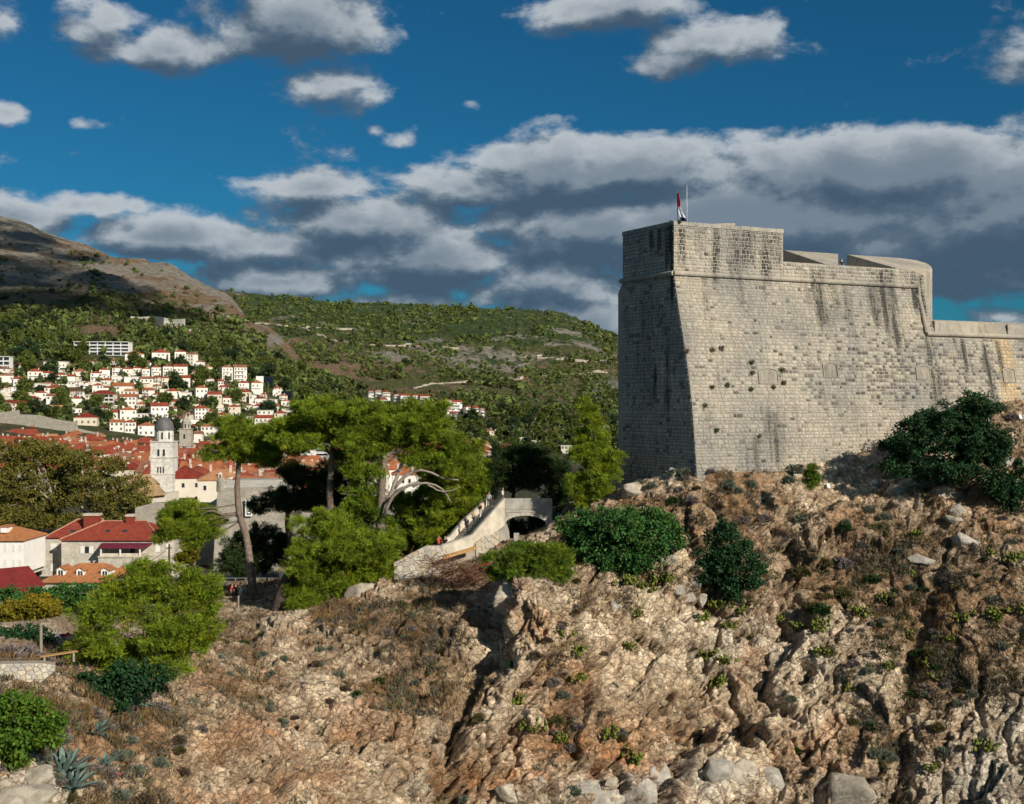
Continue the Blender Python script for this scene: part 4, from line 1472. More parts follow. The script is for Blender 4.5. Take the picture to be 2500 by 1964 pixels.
def build_trees():
    tree('pine_tree', 'tall slender pine with a bare curved trunk and a long side branch, before the bastion', 'tree', 122,
         [(575, 1058, 58, 34), (640, 1082, 66, 36), (520, 1100, 42, 20), (600, 1108, 60, 22), (690, 1108, 42, 30), (560, 1030, 32, 18), (660, 1120, 40, 20), (605, 1050, 40, 22),
          (462, 1262, 74, 36), (420, 1288, 46, 26), (505, 1288, 44, 26), (482, 1316, 40, 18), (440, 1242, 44, 20), (400, 1310, 24, 14)],
         L_PINE, [(624, 1492), (613, 1400), (601, 1310), (583, 1252), (579, 1190), (583, 1130), (578, 1095)], (11, 5),
         [([(592, 1264), (570, 1256), (545, 1258), (515, 1248), (480, 1262)], 5)], limb_mat=M_BARK, clump=.55, per=26, W=.075, dens=1.15, yellow=.25)
    tree('pine_tree', 'broad-crowned pine with a straight grey trunk standing over the dark pines', 'tree', 118,
         [(800, 998, 78, 32), (745, 1028, 55, 28), (860, 1020, 70, 40), (765, 1078, 70, 20), (835, 1055, 66, 32), (705, 1072, 42, 17), (730, 1000, 40, 22), (690, 1040, 30, 16), (850, 1110, 40, 26)],
         L_PINE, [(808, 1262), (805, 1200), (808, 1150), (812, 1100), (815, 1050)], (9, 6), [([(812, 1112), (770, 1086), (725, 1076)], 4)], clump=.55, per=26, W=.075, dens=1.15, yellow=.2)
    tree('pine_tree', 'large pine with bent dead lower limbs, highest left of the stairway', 'tree', 116,
         [(895, 1008, 58, 38), (975, 1030, 78, 38), (1048, 1038, 74, 46), (1098, 1086, 56, 40), (1030, 1112, 70, 24), (880, 1098, 55, 36), (930, 1060, 60, 34), (1000, 1070, 60, 30), (885, 1150, 50, 36), (1010, 1000, 40, 22), (1120, 1130, 50, 34), (1145, 1100, 36, 28), (860, 1060, 50, 34), (880, 1210, 40, 40)],
         L_PINE, [(928, 1300), (931, 1210), (936, 1140), (942, 1085), (950, 1040)], (11, 6),
         [([(932, 1245), (958, 1196), (982, 1132), (1020, 1100)], 7), ([(962, 1192), (1000, 1156), (1040, 1150), (1082, 1168), (1120, 1172)], 5), ([(938, 1112), (970, 1102), (1022, 1092)], 5),
          ([(938, 1262, -1), (958, 1212, -1.5), (1000, 1186, -2), (1042, 1180, -2), (1080, 1194, -2), (1102, 1228, -2)], 5), ([(1042, 1182, -2), (1075, 1200, -2.4), (1100, 1198, -2.4), (1125, 1190, -2.5)], 2.5), ([(935, 1110), (918, 1130), (910, 1150)], 3)],
         limb_mat=M_DEAD, clump=.55, per=26, W=.075, dens=1.15, yellow=.12)
    tree('pine_tree', 'leafy low pine hanging over the left parapet of the stairway', 'tree', 123.5,
         [(1080, 1150, 64, 36), (1132, 1180, 56, 52), (1095, 1240, 80, 46), (1050, 1300, 76, 46), (1120, 1268, 52, 40), (1150, 1220, 34, 36), (1010, 1260, 50, 40), (1000, 1330, 44, 34), (1060, 1195, 50, 30), (970, 1300, 40, 40), (1160, 1180, 34, 40), (1180, 1150, 26, 30), (985, 1225, 40, 30)],
         L_PINE, [(1040, 1375), (1050, 1300), (1070, 1230), (1080, 1160)], (9, 5), clump=.55, per=28, W=.08, dens=1.4, yellow=.3)
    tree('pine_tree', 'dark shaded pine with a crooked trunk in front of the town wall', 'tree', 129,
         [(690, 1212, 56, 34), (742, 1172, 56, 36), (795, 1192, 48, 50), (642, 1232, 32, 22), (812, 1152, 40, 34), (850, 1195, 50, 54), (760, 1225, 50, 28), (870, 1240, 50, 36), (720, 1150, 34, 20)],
         L_SHADED, [(742, 1410), (718, 1352), (704, 1300), (703, 1250), (720, 1215)], (8, 5), bark=M_BARKD, clump=.55, per=26, W=.075, dens=1.15, yellow=.05)
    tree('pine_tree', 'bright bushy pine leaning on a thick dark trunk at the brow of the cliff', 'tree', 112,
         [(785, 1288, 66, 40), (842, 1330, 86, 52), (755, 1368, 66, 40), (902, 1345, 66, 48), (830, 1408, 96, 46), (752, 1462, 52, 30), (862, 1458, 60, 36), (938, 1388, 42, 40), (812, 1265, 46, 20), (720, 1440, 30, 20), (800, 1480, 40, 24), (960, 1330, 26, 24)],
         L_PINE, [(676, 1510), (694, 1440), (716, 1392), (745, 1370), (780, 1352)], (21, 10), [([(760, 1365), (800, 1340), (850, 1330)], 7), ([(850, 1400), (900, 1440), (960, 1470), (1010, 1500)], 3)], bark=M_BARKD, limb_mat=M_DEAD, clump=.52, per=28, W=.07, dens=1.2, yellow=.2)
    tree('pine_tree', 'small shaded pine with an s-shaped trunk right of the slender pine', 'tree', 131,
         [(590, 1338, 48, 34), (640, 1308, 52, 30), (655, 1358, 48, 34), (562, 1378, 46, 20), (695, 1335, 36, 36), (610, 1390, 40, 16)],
         L_SHADED, [(646, 1405), (640, 1382), (650, 1362), (640, 1335)], (5, 4), clump=.5, per=26, W=.075, dens=1.15, yellow=.1, twigs=True)
    tree('pine_tree', 'upright young pine rising behind the bright bushy pine', 'tree', 117,
         [(855, 1238, 24, 36), (882, 1262, 38, 42), (912, 1290, 48, 46), (870, 1310, 40, 40), (905, 1215, 40, 34)], L_PINE2, [(890, 1420), (888, 1330), (880, 1220)], (5, 2), clump=.5, per=26, W=.075, dens=.9)
    tree('pine_tree', 'wide bright pine spreading over the slope below the red-roofed villa', 'tree', 68,
         [(332, 1415, 56, 36), (285, 1452, 74, 34), (425, 1420, 84, 40), (482, 1468, 52, 44), (362, 1488, 104, 44), (240, 1500, 56, 34), (425, 1538, 94, 38), (262, 1568, 84, 34), (335, 1608, 84, 34), (215, 1580, 46, 24), (442, 1588, 60, 24), (505, 1532, 34, 40), (380, 1380, 36, 20), (500, 1430, 36, 28), (290, 1620, 60, 24), (215, 1615, 50, 26), (310, 1655, 70, 24), (400, 1628, 66, 28), (470, 1560, 50, 30)],
         L_PINE, [(372, 1700), (376, 1620), (366, 1540), (352, 1450)], (9, 4), [([(370, 1600), (330, 1560), (270, 1540)], 4), ([(372, 1590), (420, 1550), (470, 1500)], 4)], clump=.42, per=30, L=.25, W=.055, dens=1.0, yellow=.2, dep=.7)
    tree('pine_tree', 'pointed bright green pine close against the shaded wall of the fort', 'tree', 114.5,
         [(1437, 1000, 18, 24), (1440, 1040, 30, 28), (1450, 1080, 42, 28), (1455, 1120, 52, 32), (1462, 1160, 56, 32), (1455, 1202, 50, 30), (1420, 1110, 32, 24), (1492, 1135, 32, 34), (1412, 1182, 32, 24), (1430, 1228, 34, 18)],
         L_PINE, [(1452, 1262), (1453, 1150), (1438, 1000)], (7, 2), clump=.5, per=26, W=.075, dens=1.0, yellow=.3)
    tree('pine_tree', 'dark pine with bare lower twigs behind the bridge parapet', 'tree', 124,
         [(1250, 1132, 50, 30), (1210, 1150, 36, 30), (1288, 1122, 38, 38), (1238, 1178, 44, 16), (1195, 1180, 30, 30), (1270, 1100, 30, 24), (1170, 1140, 30, 34), (1225, 1110, 30, 26), (1300, 1160, 36, 30)], L_SHADED, [(1253, 1225), (1254, 1165), (1250, 1110)], (5, 3), [([(1254, 1205), (1228, 1190), (1210, 1180)], 2), ([(1254, 1205), (1280, 1188), (1300, 1175)], 2)], bark=M_BARKD, clump=.5, per=26, W=.075, dens=.85)
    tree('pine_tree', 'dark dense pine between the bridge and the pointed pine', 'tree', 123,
         [(1332, 1150, 42, 60), (1362, 1190, 36, 52), (1350, 1240, 34, 36), (1318, 1110, 30, 24), (1388, 1225, 24, 30), (1372, 1262, 20, 24, -5)], L_SHADED, [(1350, 1285), (1348, 1190), (1335, 1110)], (6, 3), bark=M_BARKD, clump=.5, per=26, W=.075, dens=1.0)
    tree('pine_tree', 'low bright pine in front of the bridge arch', 'tree', 98,
         [(1240, 1372, 46, 28), (1332, 1352, 50, 34), (1290, 1388, 56, 36), (1362, 1400, 46, 34), (1218, 1398, 28, 20), (1335, 1428, 46, 20), (1270, 1350, 30, 20)], L_PINE2, [(1300, 1450), (1298, 1400)], (4, 3), clump=.46, per=28, W=.07, dens=1.0, yellow=.35)
    lf = dict(quad=True, clump=.55, per=30, L=.25, W=.19, k=1, spread=1.2, dens=1.35, flat=.8, up=.4)
    tree('shrub', 'wide domed bright green bush right of the bridge', 'bush', 101.5,
         [(1432, 1282, 62, 36), (1502, 1270, 76, 40), (1582, 1302, 82, 44), (1482, 1330, 94, 44), (1562, 1358, 74, 30), (1420, 1338, 54, 42), (1642, 1312, 36, 26), (1500, 1385, 56, 22), (1600, 1270, 40, 22)], L_BUSH, yellow=.08, **lf)
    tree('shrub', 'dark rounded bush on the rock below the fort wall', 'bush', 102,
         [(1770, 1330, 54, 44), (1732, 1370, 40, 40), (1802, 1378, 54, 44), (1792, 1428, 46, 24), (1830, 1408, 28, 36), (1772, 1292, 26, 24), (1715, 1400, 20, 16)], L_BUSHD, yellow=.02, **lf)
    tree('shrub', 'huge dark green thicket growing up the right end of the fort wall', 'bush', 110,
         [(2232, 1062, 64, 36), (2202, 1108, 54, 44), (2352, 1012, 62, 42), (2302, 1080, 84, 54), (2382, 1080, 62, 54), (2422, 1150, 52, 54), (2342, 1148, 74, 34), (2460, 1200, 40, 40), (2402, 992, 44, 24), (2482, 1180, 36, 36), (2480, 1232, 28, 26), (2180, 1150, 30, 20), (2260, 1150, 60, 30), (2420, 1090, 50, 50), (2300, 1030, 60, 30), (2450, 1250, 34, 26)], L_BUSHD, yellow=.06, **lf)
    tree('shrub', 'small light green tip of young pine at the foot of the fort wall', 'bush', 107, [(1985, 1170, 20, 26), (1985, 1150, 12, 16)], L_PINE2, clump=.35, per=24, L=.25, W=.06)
    tree('shrub', 'dark shrub behind the bridge, filling the arch', 'bush', 122.5, [(1255, 1300, 30, 34), (1235, 1290, 22, 30), (1270, 1325, 26, 18), (1292, 1292, 26, 34), (1320, 1286, 22, 32)], L_BUSHD, yellow=.02, **lf)  # foliage put in to darken the view through the arch
    lf2 = dict(quad=True, clump=.42, per=30, L=.19, W=.15, k=1, spread=1.2, dens=1.3, flat=.8, up=.4)
    tree('shrub', 'bright green creeper bush at the left edge below the rubble wall', 'bush', 53,
         [(30, 1715, 60, 26), (70, 1745, 50, 26), (10, 1765, 50, 28), (-20, 1830, 40, 40), (125, 1785, 26, 18), (50, 1795, 50, 22), (95, 1800, 30, 16), (15, 1830, 36, 24), (-10, 1880, 30, 30), (95, 1725, 26, 16), (140, 1760, 14, 10), (40, 1855, 24, 14)], L_IVY, yellow=.4, **lf2)
    tree('shrub', 'dark green bush under the wide bright pine', 'bush', 64,
         [(215, 1680, 44, 36), (270, 1700, 60, 40), (330, 1680, 46, 40), (230, 1722, 46, 18), (300, 1640, 60, 36), (380, 1650, 40, 30)], L_BUSHD, yellow=.03, **lf2)
    tree('shrub', 'clipped dark hedge behind a post at the left edge', 'hedge', 73,
         [(20, 1560, 60, 34), (80, 1562, 50, 32), (-40, 1565, 50, 34), (115, 1575, 24, 24)], L_BUSHD, yellow=.02, **lf2)
    tree('shrub', 'yellowing round shrub above the dark hedge', 'bush', 88,
         [(60, 1500, 56, 30), (110, 1490, 50, 28), (20, 1490, 40, 26), (140, 1520, 30, 20), (85, 1465, 40, 18)], L_YEL, yellow=.5, **lf2)
    tree('shrub', 'green shrub between the red shed roof and the wide pine', 'bush', 96,
         [(150, 1470, 50, 30), (190, 1500, 40, 36), (110, 1450, 40, 18), (30, 1455, 50, 22), (190, 1450, 50, 24), (240, 1450, 30, 26)], L_BUSH, yellow=.15, **lf2)
    lp = dict(quad=True, clump=1.15, per=26, L=.46, W=.36, k=1, spread=1.2, dens=1.5, flat=.8, up=.3, brown=.06, shell=.35)
    tree('plane_tree', 'old plane tree with a pale forked trunk behind the villa, browning leaves', 'tree', 262,
         [(110, 1112, 80, 40), (60, 1170, 70, 50), (170, 1150, 80, 46), (30, 1225, 50, 50), (100, 1225, 56, 36), (20, 1130, 46, 46), (170, 1210, 46, 30), (-40, 1180, 50, 60), (70, 1265, 50, 22), (20, 1272, 60, 24), (120, 1272, 56, 20), (-30, 1250, 50, 40), (60, 1100, 50, 30)],
         L_PLANE, [(146, 1300), (140, 1255), (130, 1222), (118, 1180), (104, 1135)], (8, 3), [([(132, 1235), (152, 1206), (150, 1180)], 4), ([(130, 1228), (102, 1204), (78, 1180)], 4), ([(128, 1218), (140, 1170), (160, 1140)], 3), ([(122, 1195), (96, 1150), (90, 1110)], 3)], bark=M_PALEB, yellow=.35, **lp)
    tree('plane_tree', 'thin-leaved plane tree beside the church roof, leaves turning brown', 'tree', 258,
         [(245, 1170, 70, 42), (312, 1195, 60, 40), (335, 1232, 40, 30), (262, 1232, 56, 26), (205, 1118, 46, 28), (372, 1252, 30, 22), (280, 1135, 40, 24), (240, 1260, 50, 18), (190, 1268, 50, 20), (300, 1268, 56, 18), (200, 1200, 40, 40)],
         L_PLANE, [(202, 1262), (199, 1220), (206, 1185), (200, 1150)], (5, 3), [([(202, 1222), (188, 1195), (178, 1180)], 3), ([(206, 1200), (240, 1180), (280, 1160)], 3), ([(240, 1210), (262, 1210), (290, 1190)], 2)], bark=M_PALEB, yellow=.3, **{**lp, 'dens': 1.15})
    tree('shrub', 'small round olive shrub at the foot of the town wall', 'bush', 205, [(440, 1362, 24, 14), (470, 1358, 20, 18), (462, 1340, 20, 10)], L_YEL, quad=True, clump=.7, per=24, L=.35, W=.28, k=2)


build_trees()

# ------------------------------------------------------------------ stairway, bridge and people
M_PLAS = mat_simple('pale_plaster', (.60, .54, .44), (.40, .35, .275), .9, .9, .35, .04, contrast=(.35, .62))
M_PLASG = mat_simple('weathered_plaster', (.46, .43, .37), (.24, .23, .21), 1.1, .93, .35, .04)
M_RUB = mat_simple('rubble_stone', (.58, .52, .42), (.40, .35, .28), 3, .92, .4, .04)
M_JOINT = mat_simple('lime_mortar', (.38, .33, .26), (.26, .22, .17), 3, .95, .3, .03)
M_DRESS = mat_simple('dressed_stone', (.44, .41, .35), (.30, .28, .24), 2, .92, .4, .04)
M_VOUS = mat_simple('arch_stone', (.52, .48, .41), (.40, .37, .31), 2, .92, .4, .04)
M_WOOD = mat_simple('timber', (.45, .27, .10), (.30, .16, .06), 5, .8, .3, .02)
M_RED = mat_simple('red_hose', (.42, .02, .02), (.30, .015, .015), 5, .5, 0)
M_IRON = mat_simple('grey_iron', (.20, .22, .23), (.12, .13, .14), 4, .6, .1, .01)


def clip_poly(poly, a, b):
    """keep the side of the bisector of a, b that is nearer a"""
    mx, my = (a[0] + b[0]) / 2, (a[1] + b[1]) / 2
    nx, ny = b[0] - a[0], b[1] - a[1]
    out = []
    for i in range(len(poly)):
        p, q = poly[i], poly[(i + 1) % len(poly)]
        dp = (p[0] - mx) * nx + (p[1] - my) * ny
        dq = (q[0] - mx) * nx + (q[1] - my) * ny
        if dp <= 0:
            out.append(p)
        if dp * dq < 0:
            t = dp / (dp - dq)
            out.append((p[0] + t * (q[0] - p[0]), p[1] + t * (q[1] - p[1])))
    return out


def rubble(parent, pos, outline, n, seed, mat, gap=.05, proud=.07, name='stone'):
    """irregular fitted stones over a convex outline; pos(a, b, out) gives the point"""
    r = np.random.default_rng(seed)
    xs, ys = [p[0] for p in outline], [p[1] for p in outline]
    area = .5 * abs(sum(outline[i][0] * outline[(i + 1) % len(outline)][1] - outline[(i + 1) % len(outline)][0] * outline[i][1] for i in range(len(outline))))
    sites = []
    dmin = .82 * math.sqrt(area / n)
    tries = 0
    while len(sites) < n * 2 and tries < 6000:
        tries += 1
        q = (r.uniform(min(xs), max(xs)), r.uniform(min(ys), max(ys)))
        sgn = [(outline[(i + 1) % len(outline)][0] - o[0]) * (q[1] - o[1]) - (outline[(i + 1) % len(outline)][1] - o[1]) * (q[0] - o[0]) for i, o in enumerate(outline)]
        if not (all(s > 0 for s in sgn) or all(s < 0 for s in sgn)):
            continue
        if all(math.hypot((q[0] - s[0]) * .8, q[1] - s[1]) > dmin for s in sites):
            sites.append(q)
    off = Vector(parent.location)
    for a in sites:
        poly = list(outline)
        for b in sites:
            if b is not a and math.hypot(a[0] - b[0], a[1] - b[1]) < 5 * dmin:
                poly = clip_poly(poly, a, b)
            if len(poly) < 3:
                break
        if len(poly) < 3:
            continue
        cx, cy = sum(p[0] for p in poly) / len(poly), sum(p[1] for p in poly) / len(poly)
        rad = min(math.hypot(p[0] - cx, p[1] - cy) for p in poly)
        if rad < gap * 1.5:
            continue
        s1 = 1 - gap / max(rad, .1) * .7
        s2 = s1 * .84
        pr = proud * r.uniform(.5, 1.2)
        m = len(poly)
        v = [pos(cx + (p[0] - cx) * s1, cy + (p[1] - cy) * s1, -.02) for p in poly] + [pos(cx + (p[0] - cx) * s1, cy + (p[1] - cy) * s1, pr * .6) for p in poly] + [pos(cx + (p[0] - cx) * s2, cy + (p[1] - cy) * s2, pr) for p in poly]
        f = [[2 * m + i for i in range(m)]] + [[i, (i + 1) % m, m + (i + 1) % m, m + i] for i in range(m)] + [[m + i, m + (i + 1) % m, 2 * m + (i + 1) % m, 2 * m + i] for i in range(m)]
        mk(name, [Vector(x) - off for x in v], f, mat[int(r.integers(len(mat)))] if isinstance(mat, list) else mat, parent=parent)


M_RUBS = [mat_simple('rubble_stone_%s' % n, c, tuple(x * .7 for x in c), 4, .92, .4, .04) for n, c in (('pale', (.62, .56, .46)), ('buff', (.54, .46, .34)), ('grey', (.46, .43, .38)))]


def wall_strip(t, name, pts, drop, th, mat, inward=Vector((-.35, .94, 0)), cap=None):
    """parapet: top edge through pts, drop metres deep, th thick"""
    mb = MB()
    n = len(pts)
    v = []
    for p, d in zip(pts, drop if hasattr(drop, '__len__') else [drop] * n):
        v += [p, p + inward * th, p + inward * th - Vector((0, 0, d)), p - Vector((0, 0, d))]
    f = []
    for i in range(n - 1):
        a, b = i * 4, (i + 1) * 4
        f += [[a, b, b + 1, a + 1], [a + 3, b + 3, b, a], [a + 1, b + 1, b + 2, a + 2], [a + 2, b + 2, b + 3, a + 3]]
    f += [[0, 1, 2, 3], [(n - 1) * 4 + 3, (n - 1) * 4 + 2, (n - 1) * 4 + 1, (n - 1) * 4]]
    return part(t, name, [tuple(x) for x in v], f, mat)


def build_stairs():
    t = thing('stairway', 'plastered stone stairway with high parapets climbing to the small arched bridge', 'stairway', P(1110, 1350, 113))
    near = [P(1232, 1217, 117.0), P(1152, 1309, 112.4), P(1080, 1333, 111.0)]
    far = [P(1194, 1217, 120.6), P(1129, 1274, 117.4), P(1101, 1309, 115.4), P(1088, 1318, 114.8)]
    wall_strip(t, 'parapet', near, [2.9, 1.15, 1.1], .42, M_PLAS)
    wall_strip(t, 'parapet', far, [2.4, 1.9, 1.4, .7], .40, M_PLAS)
    # pale coping laid on the parapets
    wall_strip(t, 'coping', [p + Vector((-.03, -.05, .10)) for p in near], .095, .52, M_DRESS)
    wall_strip(t, 'coping', [p + Vector((-.03, -.05, .10)) for p in far], .095, .50, M_DRESS)
    # steps
    a, b = P(1118, 1336, 113.6), P(1214, 1238, 118.8)
    n = 22
    wv = Vector((-1.15, 2.1, 0))
    for i in range(n):
        p, q = a.lerp(b, i / n), a.lerp(b, (i + 1) / n)
        z = q.z
        v = [(p.x, p.y, z), (q.x, q.y, z), (q.x + wv.x, q.y + wv.y, z), (p.x + wv.x, p.y + wv.y, z)]
        zl = p.z - .9
        v = [Vector(x) for x in v]
        vv = [Vector((x.x, x.y, zl)) for x in v] + v
        part(t, 'step', vv, [[4, 5, 6, 7], [0, 1, 5, 4], [3, 0, 4, 7], [1, 2, 6, 5], [2, 3, 7, 6]], M_DRESS)
    # flank under the near parapet: rough masonry with a plaster face falling to the rock
    base = [P(1216, 1286, 116.6), P(1160, 1334, 112.6), P(1082, 1359, 111.2)]
    wall_strip(t, 'flank_wall', [p + Vector((.06, .12, .35)) for p in base], [7.0, 3.4, 2.0], 1.2, M_JOINT)
    o1, o2 = P(1216, 1286, 116.5), P(1160, 1334, 112.5)
    ax = (o1 - o2)
    ax.z = 0
    ln = ax.length
    ax.normalize()
    nrm = Vector((ax.y, -ax.x, 0))

    def pos(s, z, out):
        return tuple(o2 + ax * s + Vector((0, 0, z)) + nrm * (out + .02))
    rubble(t, pos, [(.1, -1.9), (ln, -3.2), (ln, .30 + (o1.z - o2.z)), (.1, .25)], 46, 5, M_RUBS, .05, .06)
    # landing floor
    lp = [P(1078, 1345, 111.4), P(1122, 1336, 113.4), P(1100, 1330, 116), P(1040, 1345, 114.5)]
    part(t, 'landing', [tuple(p + Vector((0, 0, -.1))) for p in lp] + [tuple(p + Vector((0, 0, -1.3))) for p in lp], [[0, 1, 2, 3], [4, 5, 1, 0], [5, 6, 2, 1], [6, 7, 3, 2], [7, 4, 0, 3]], M_DRESS)
    # rubble wall that runs on to the left
    w = thing('rubble_wall', 'low wall of irregular pale stones left of the stairway landing', 'wall', P(1040, 1390, 110.6))
    q0, q1 = P(1000, 1362, 110.9), P(1082, 1362, 110.9)
    ax2 = (q1 - q0)
    ax2.z = 0
    L2 = ax2.length
    ax2.normalize()
    n2 = Vector((ax2.y, -ax2.x, 0))
    o0 = Vector((q0.x, q0.y, P(1000, 1402, 110.9).z))
    top = [(0, o0.z + 2.0), (1.6, o0.z + 2.8), (L2, o0.z + 2.85)]

    def pos2(s, z, out):
        return tuple(o0 + ax2 * s + Vector((0, 0, z)) + n2 * out)
    outl = [(-1.6, -1.6), (L2, -1.6), (L2, 2.85), (1.6, 2.82), (0, 2.0), (-1.6, 1.1)]
    v = [pos2(a, b, 0) for a, b in outl] + [pos2(a, b, -.6) for a, b in outl]
    m = len(outl)
    part(w, 'core', v, [list(range(m)), list(range(m, 2 * m))[::-1]] + [[i, m + i, m + (i + 1) % m, (i + 1) % m] for i in range(m)], M_JOINT)
    rubble(w, pos2, outl, 84, 8, M_RUBS, .045, .06)
    # bridge
    b = thing('stone_bridge', 'small stone bridge with a round arch and plain parapet beside the stairway', 'bridge', P(1283, 1330, 117))
    Yb = 117.2
    U0, U1, Vt = 1214, 1348, 1217
    # spandrel with the arch cut out, front and back faces and the vault between them
    dpt = Vector((.55, 3.2, 0))
    cu, cv, ra, rb = 1283, 1282, 51, 23
    arc = [(cu - ra * math.cos(x), cv - rb * math.sin(x)) for x in np.linspace(0, math.pi, 17)]
    arc = [(cu - ra, 1345)] + arc + [(cu + ra, 1345)]
    outer = [(U0, 1345)] + [(U0 + (U1 - U0) * i / 16, 1243) for i in range(17)] + [(U1, 1345)]
    n = len(arc)
    F0 = [P(*a, Yb) for a in arc] + [P(*a, Yb) for a in outer]
    B0 = [p + dpt for p in F0]
    v = F0 + B0
    N2 = 2 * n
    f = []
    for i in range(n - 1):
        f.append([i, i + 1, n + i + 1, n + i][::-1])
        f.append([N2 + i, N2 + i + 1, N2 + n + i + 1, N2 + n + i])
        f.append([i, N2 + i, N2 + i + 1, i + 1])
        f.append([n + i, n + i + 1, N2 + n + i + 1, N2 + n + i])
    part(b, 'spandrel', [tuple(x) for x in v], f, M_PLASG)
    # voussoirs
    for i in range(14):
        x0, x1 = math.pi * i / 14 + .012, math.pi * (i + 1) / 14 - .012
        q = []
        for x in (x0, x1):
            for k in (0, 7.5):
                q.append(P(cu - (ra + k) * math.cos(x), cv - (rb + k) * math.sin(x), Yb))
        fr = [p + Vector((0, -.07, 0)) for p in q]
        bk = [p + Vector((0, .25, 0)) for p in q]
        part(b, 'voussoir', [tuple(x) for x in fr + bk], [[0, 2, 3, 1], [0, 4, 6, 2], [1, 3, 7, 5], [0, 1, 5, 4], [2, 6, 7, 3]], M_VOUS)
    # parapet over it and the deck
    part(b, 'parapet', [tuple(x) for x in [P(U0 + 14, 1243.5, Yb - .05), P(U1, 1243.5, Yb - .05), P(U1, Vt, Yb - .05), P(U0 + 14, Vt, Yb - .05), P(U0 + 14, 1243.5, Yb + .4), P(U1, 1243.5, Yb + .4), P(U1, Vt, Yb + .4), P(U0 + 14, Vt, Yb + .4)]],
         [[0, 1, 2, 3], [3, 2, 6, 7], [4, 7, 6, 5], [0, 3, 7, 4], [1, 5, 6, 2]], M_PLASG)
    # courses of squared stone above the arch
    r = np.random.default_rng(4)
    for row, (va, vb) in enumerate(((1246, 1251.5), (1252.5, 1258.5), (1259.5, 1266))):
        u = 1234 + row * 2
        while u < 1332:
            e = u + r.uniform(7, 13)
            um = (u + e) / 2
            xx = max(-1, min(1, (um - cu) / (ra + 8)))
            if vb < cv - (rb + 8) * math.sqrt(1 - xx * xx) + 1:
                q = [P(u + .4, vb, Yb), P(e - .4, vb, Yb), P(e - .4, va, Yb), P(u + .4, va, Yb)]
                fr = [p + Vector((0, -.05 - r.uniform(0, .03), 0)) for p in q]
                part(b, 'stone', [tuple(x) for x in fr + q], [[0, 1, 2, 3], [0, 3, 7, 4], [1, 5, 6, 2], [3, 2, 6, 7], [0, 4, 5, 1]], M_DRESS)
            u = e
    mbk = MB()
    p = P(1261, 1330, 115.6)
    mbk.box(p.x - .28, p.x + .28, p.y - .25, p.y + .25, p.z - 2, P(1261, 1302, 115.6).z)
    s = mbk.build('stone_pillar', M_PLASG)
    tag(s, 'grey upright stone post standing in the mouth of the bridge arch', 'post')
    # timber beam, red hoses
    a, c = P(1082, 1362, 109.6), P(1161, 1338, 111.0)
    d = (c - a).normalized()
    up = Vector((0, 0, 1)) - d * d.z
    sd = d.cross(up)
    v = []
    for q in (a, c):
        for su, ss in ((-.16, -.15), (-.16, .15), (.16, .15), (.16, -.15)):
            v.append(q + up * su + sd * ss)
    o = mk('timber_beam', [tuple(x) for x in v], [[0, 1, 2, 3], [7, 6, 5, 4], [0, 4, 5, 1], [1, 5, 6, 2], [2, 6, 7, 3], [3, 7, 4, 0]], M_WOOD)
    tag(o, 'long squared timber beam leaning along the foot of the stairway wall', 'beam')
    for lab, pts in (('upper of two red hoses lying in the brush by the stairway', [(1150, 1385), (1165, 1381), (1182, 1379), (1198, 1376)]), ('lower of two red hoses lying in the brush by the stairway', [(1178, 1391), (1188, 1389), (1200, 1386)])):
        v, f = tube(curve([P(x, y, 107.5) for x, y in pts], 10), .07, 6)
        tag(mk('red_hose', v, f, M_RED, smooth=True), lab, 'hose')
    # brushwood heap
    r = np.random.default_rng(15)
    V, T = [], []
    b0 = 0
    mb = MB()
    for i in range(420):
        u, v = r.normal(1120, 45), r.normal(1404, 14)
        v = v + (u - 1120) * .28
        c = P(u, v, 107 + r.uniform(-1.2, 1.2)) + Vector((0, 0, r.uniform(0, .5)))
        d = Vector((r.normal(), r.normal(), r.normal() * .5)).normalized() * r.uniform(.4, 1.1)
        e = Vector((r.normal(), r.normal(), r.normal())) * .18
        mb.tube([c - d, c + e, c + d], [.03, .026, .012], 4, False)
    o = mb.build('brushwood', mat_simple('cut_brush', (.20, .10, .06), (.10, .05, .035), 3, .95, 0))
    tag(o, 'heap of cut reddish brushwood below the stairway landing', 'brushwood', kind='stuff')


build_stairs()

# people: one continuous body grown over a joint skeleton, clothes as children
M_SKIN = mat_simple('skin', (.46, .27, .18), (.40, .22, .15), 5, .6, 0)
CLOTH = {}


def cloth(c):
    if c not in CLOTH:
        CLOTH[c] = mat_simple('cloth_%d' % len(CLOTH), c, tuple(x * .75 for x in c), 6, .9, .1, .01)
    return CLOTH[c]


def skin(name, pts, edges, rad, mat, parent, root=0):
    bm = bmesh.new()
    ly = bm.verts.layers.skin.verify()
    vs = [bm.verts.new(p) for p in pts]
    for a, b in edges:
        bm.edges.new((vs[a], vs[b]))
    for v, r in zip(vs, rad):
        v[ly].radius = r if isinstance(r, tuple) else (r, r)
    vs[root][ly].use_root = True
    me = bpy.data.meshes.new(name)
    bm.to_mesh(me)
    bm.free()
    me.materials.append(mat)
    o = bpy.data.objects.new(name, me)
    COL.objects.link(o)
    o.parent = parent
    m = o.modifiers.new('Skin', 'SKIN')
    m.use_smooth_shade = True
    s = o.modifiers.new('Subdivision', 'SUBSURF')
    s.levels = 1
    s.render_levels = 1
    return o


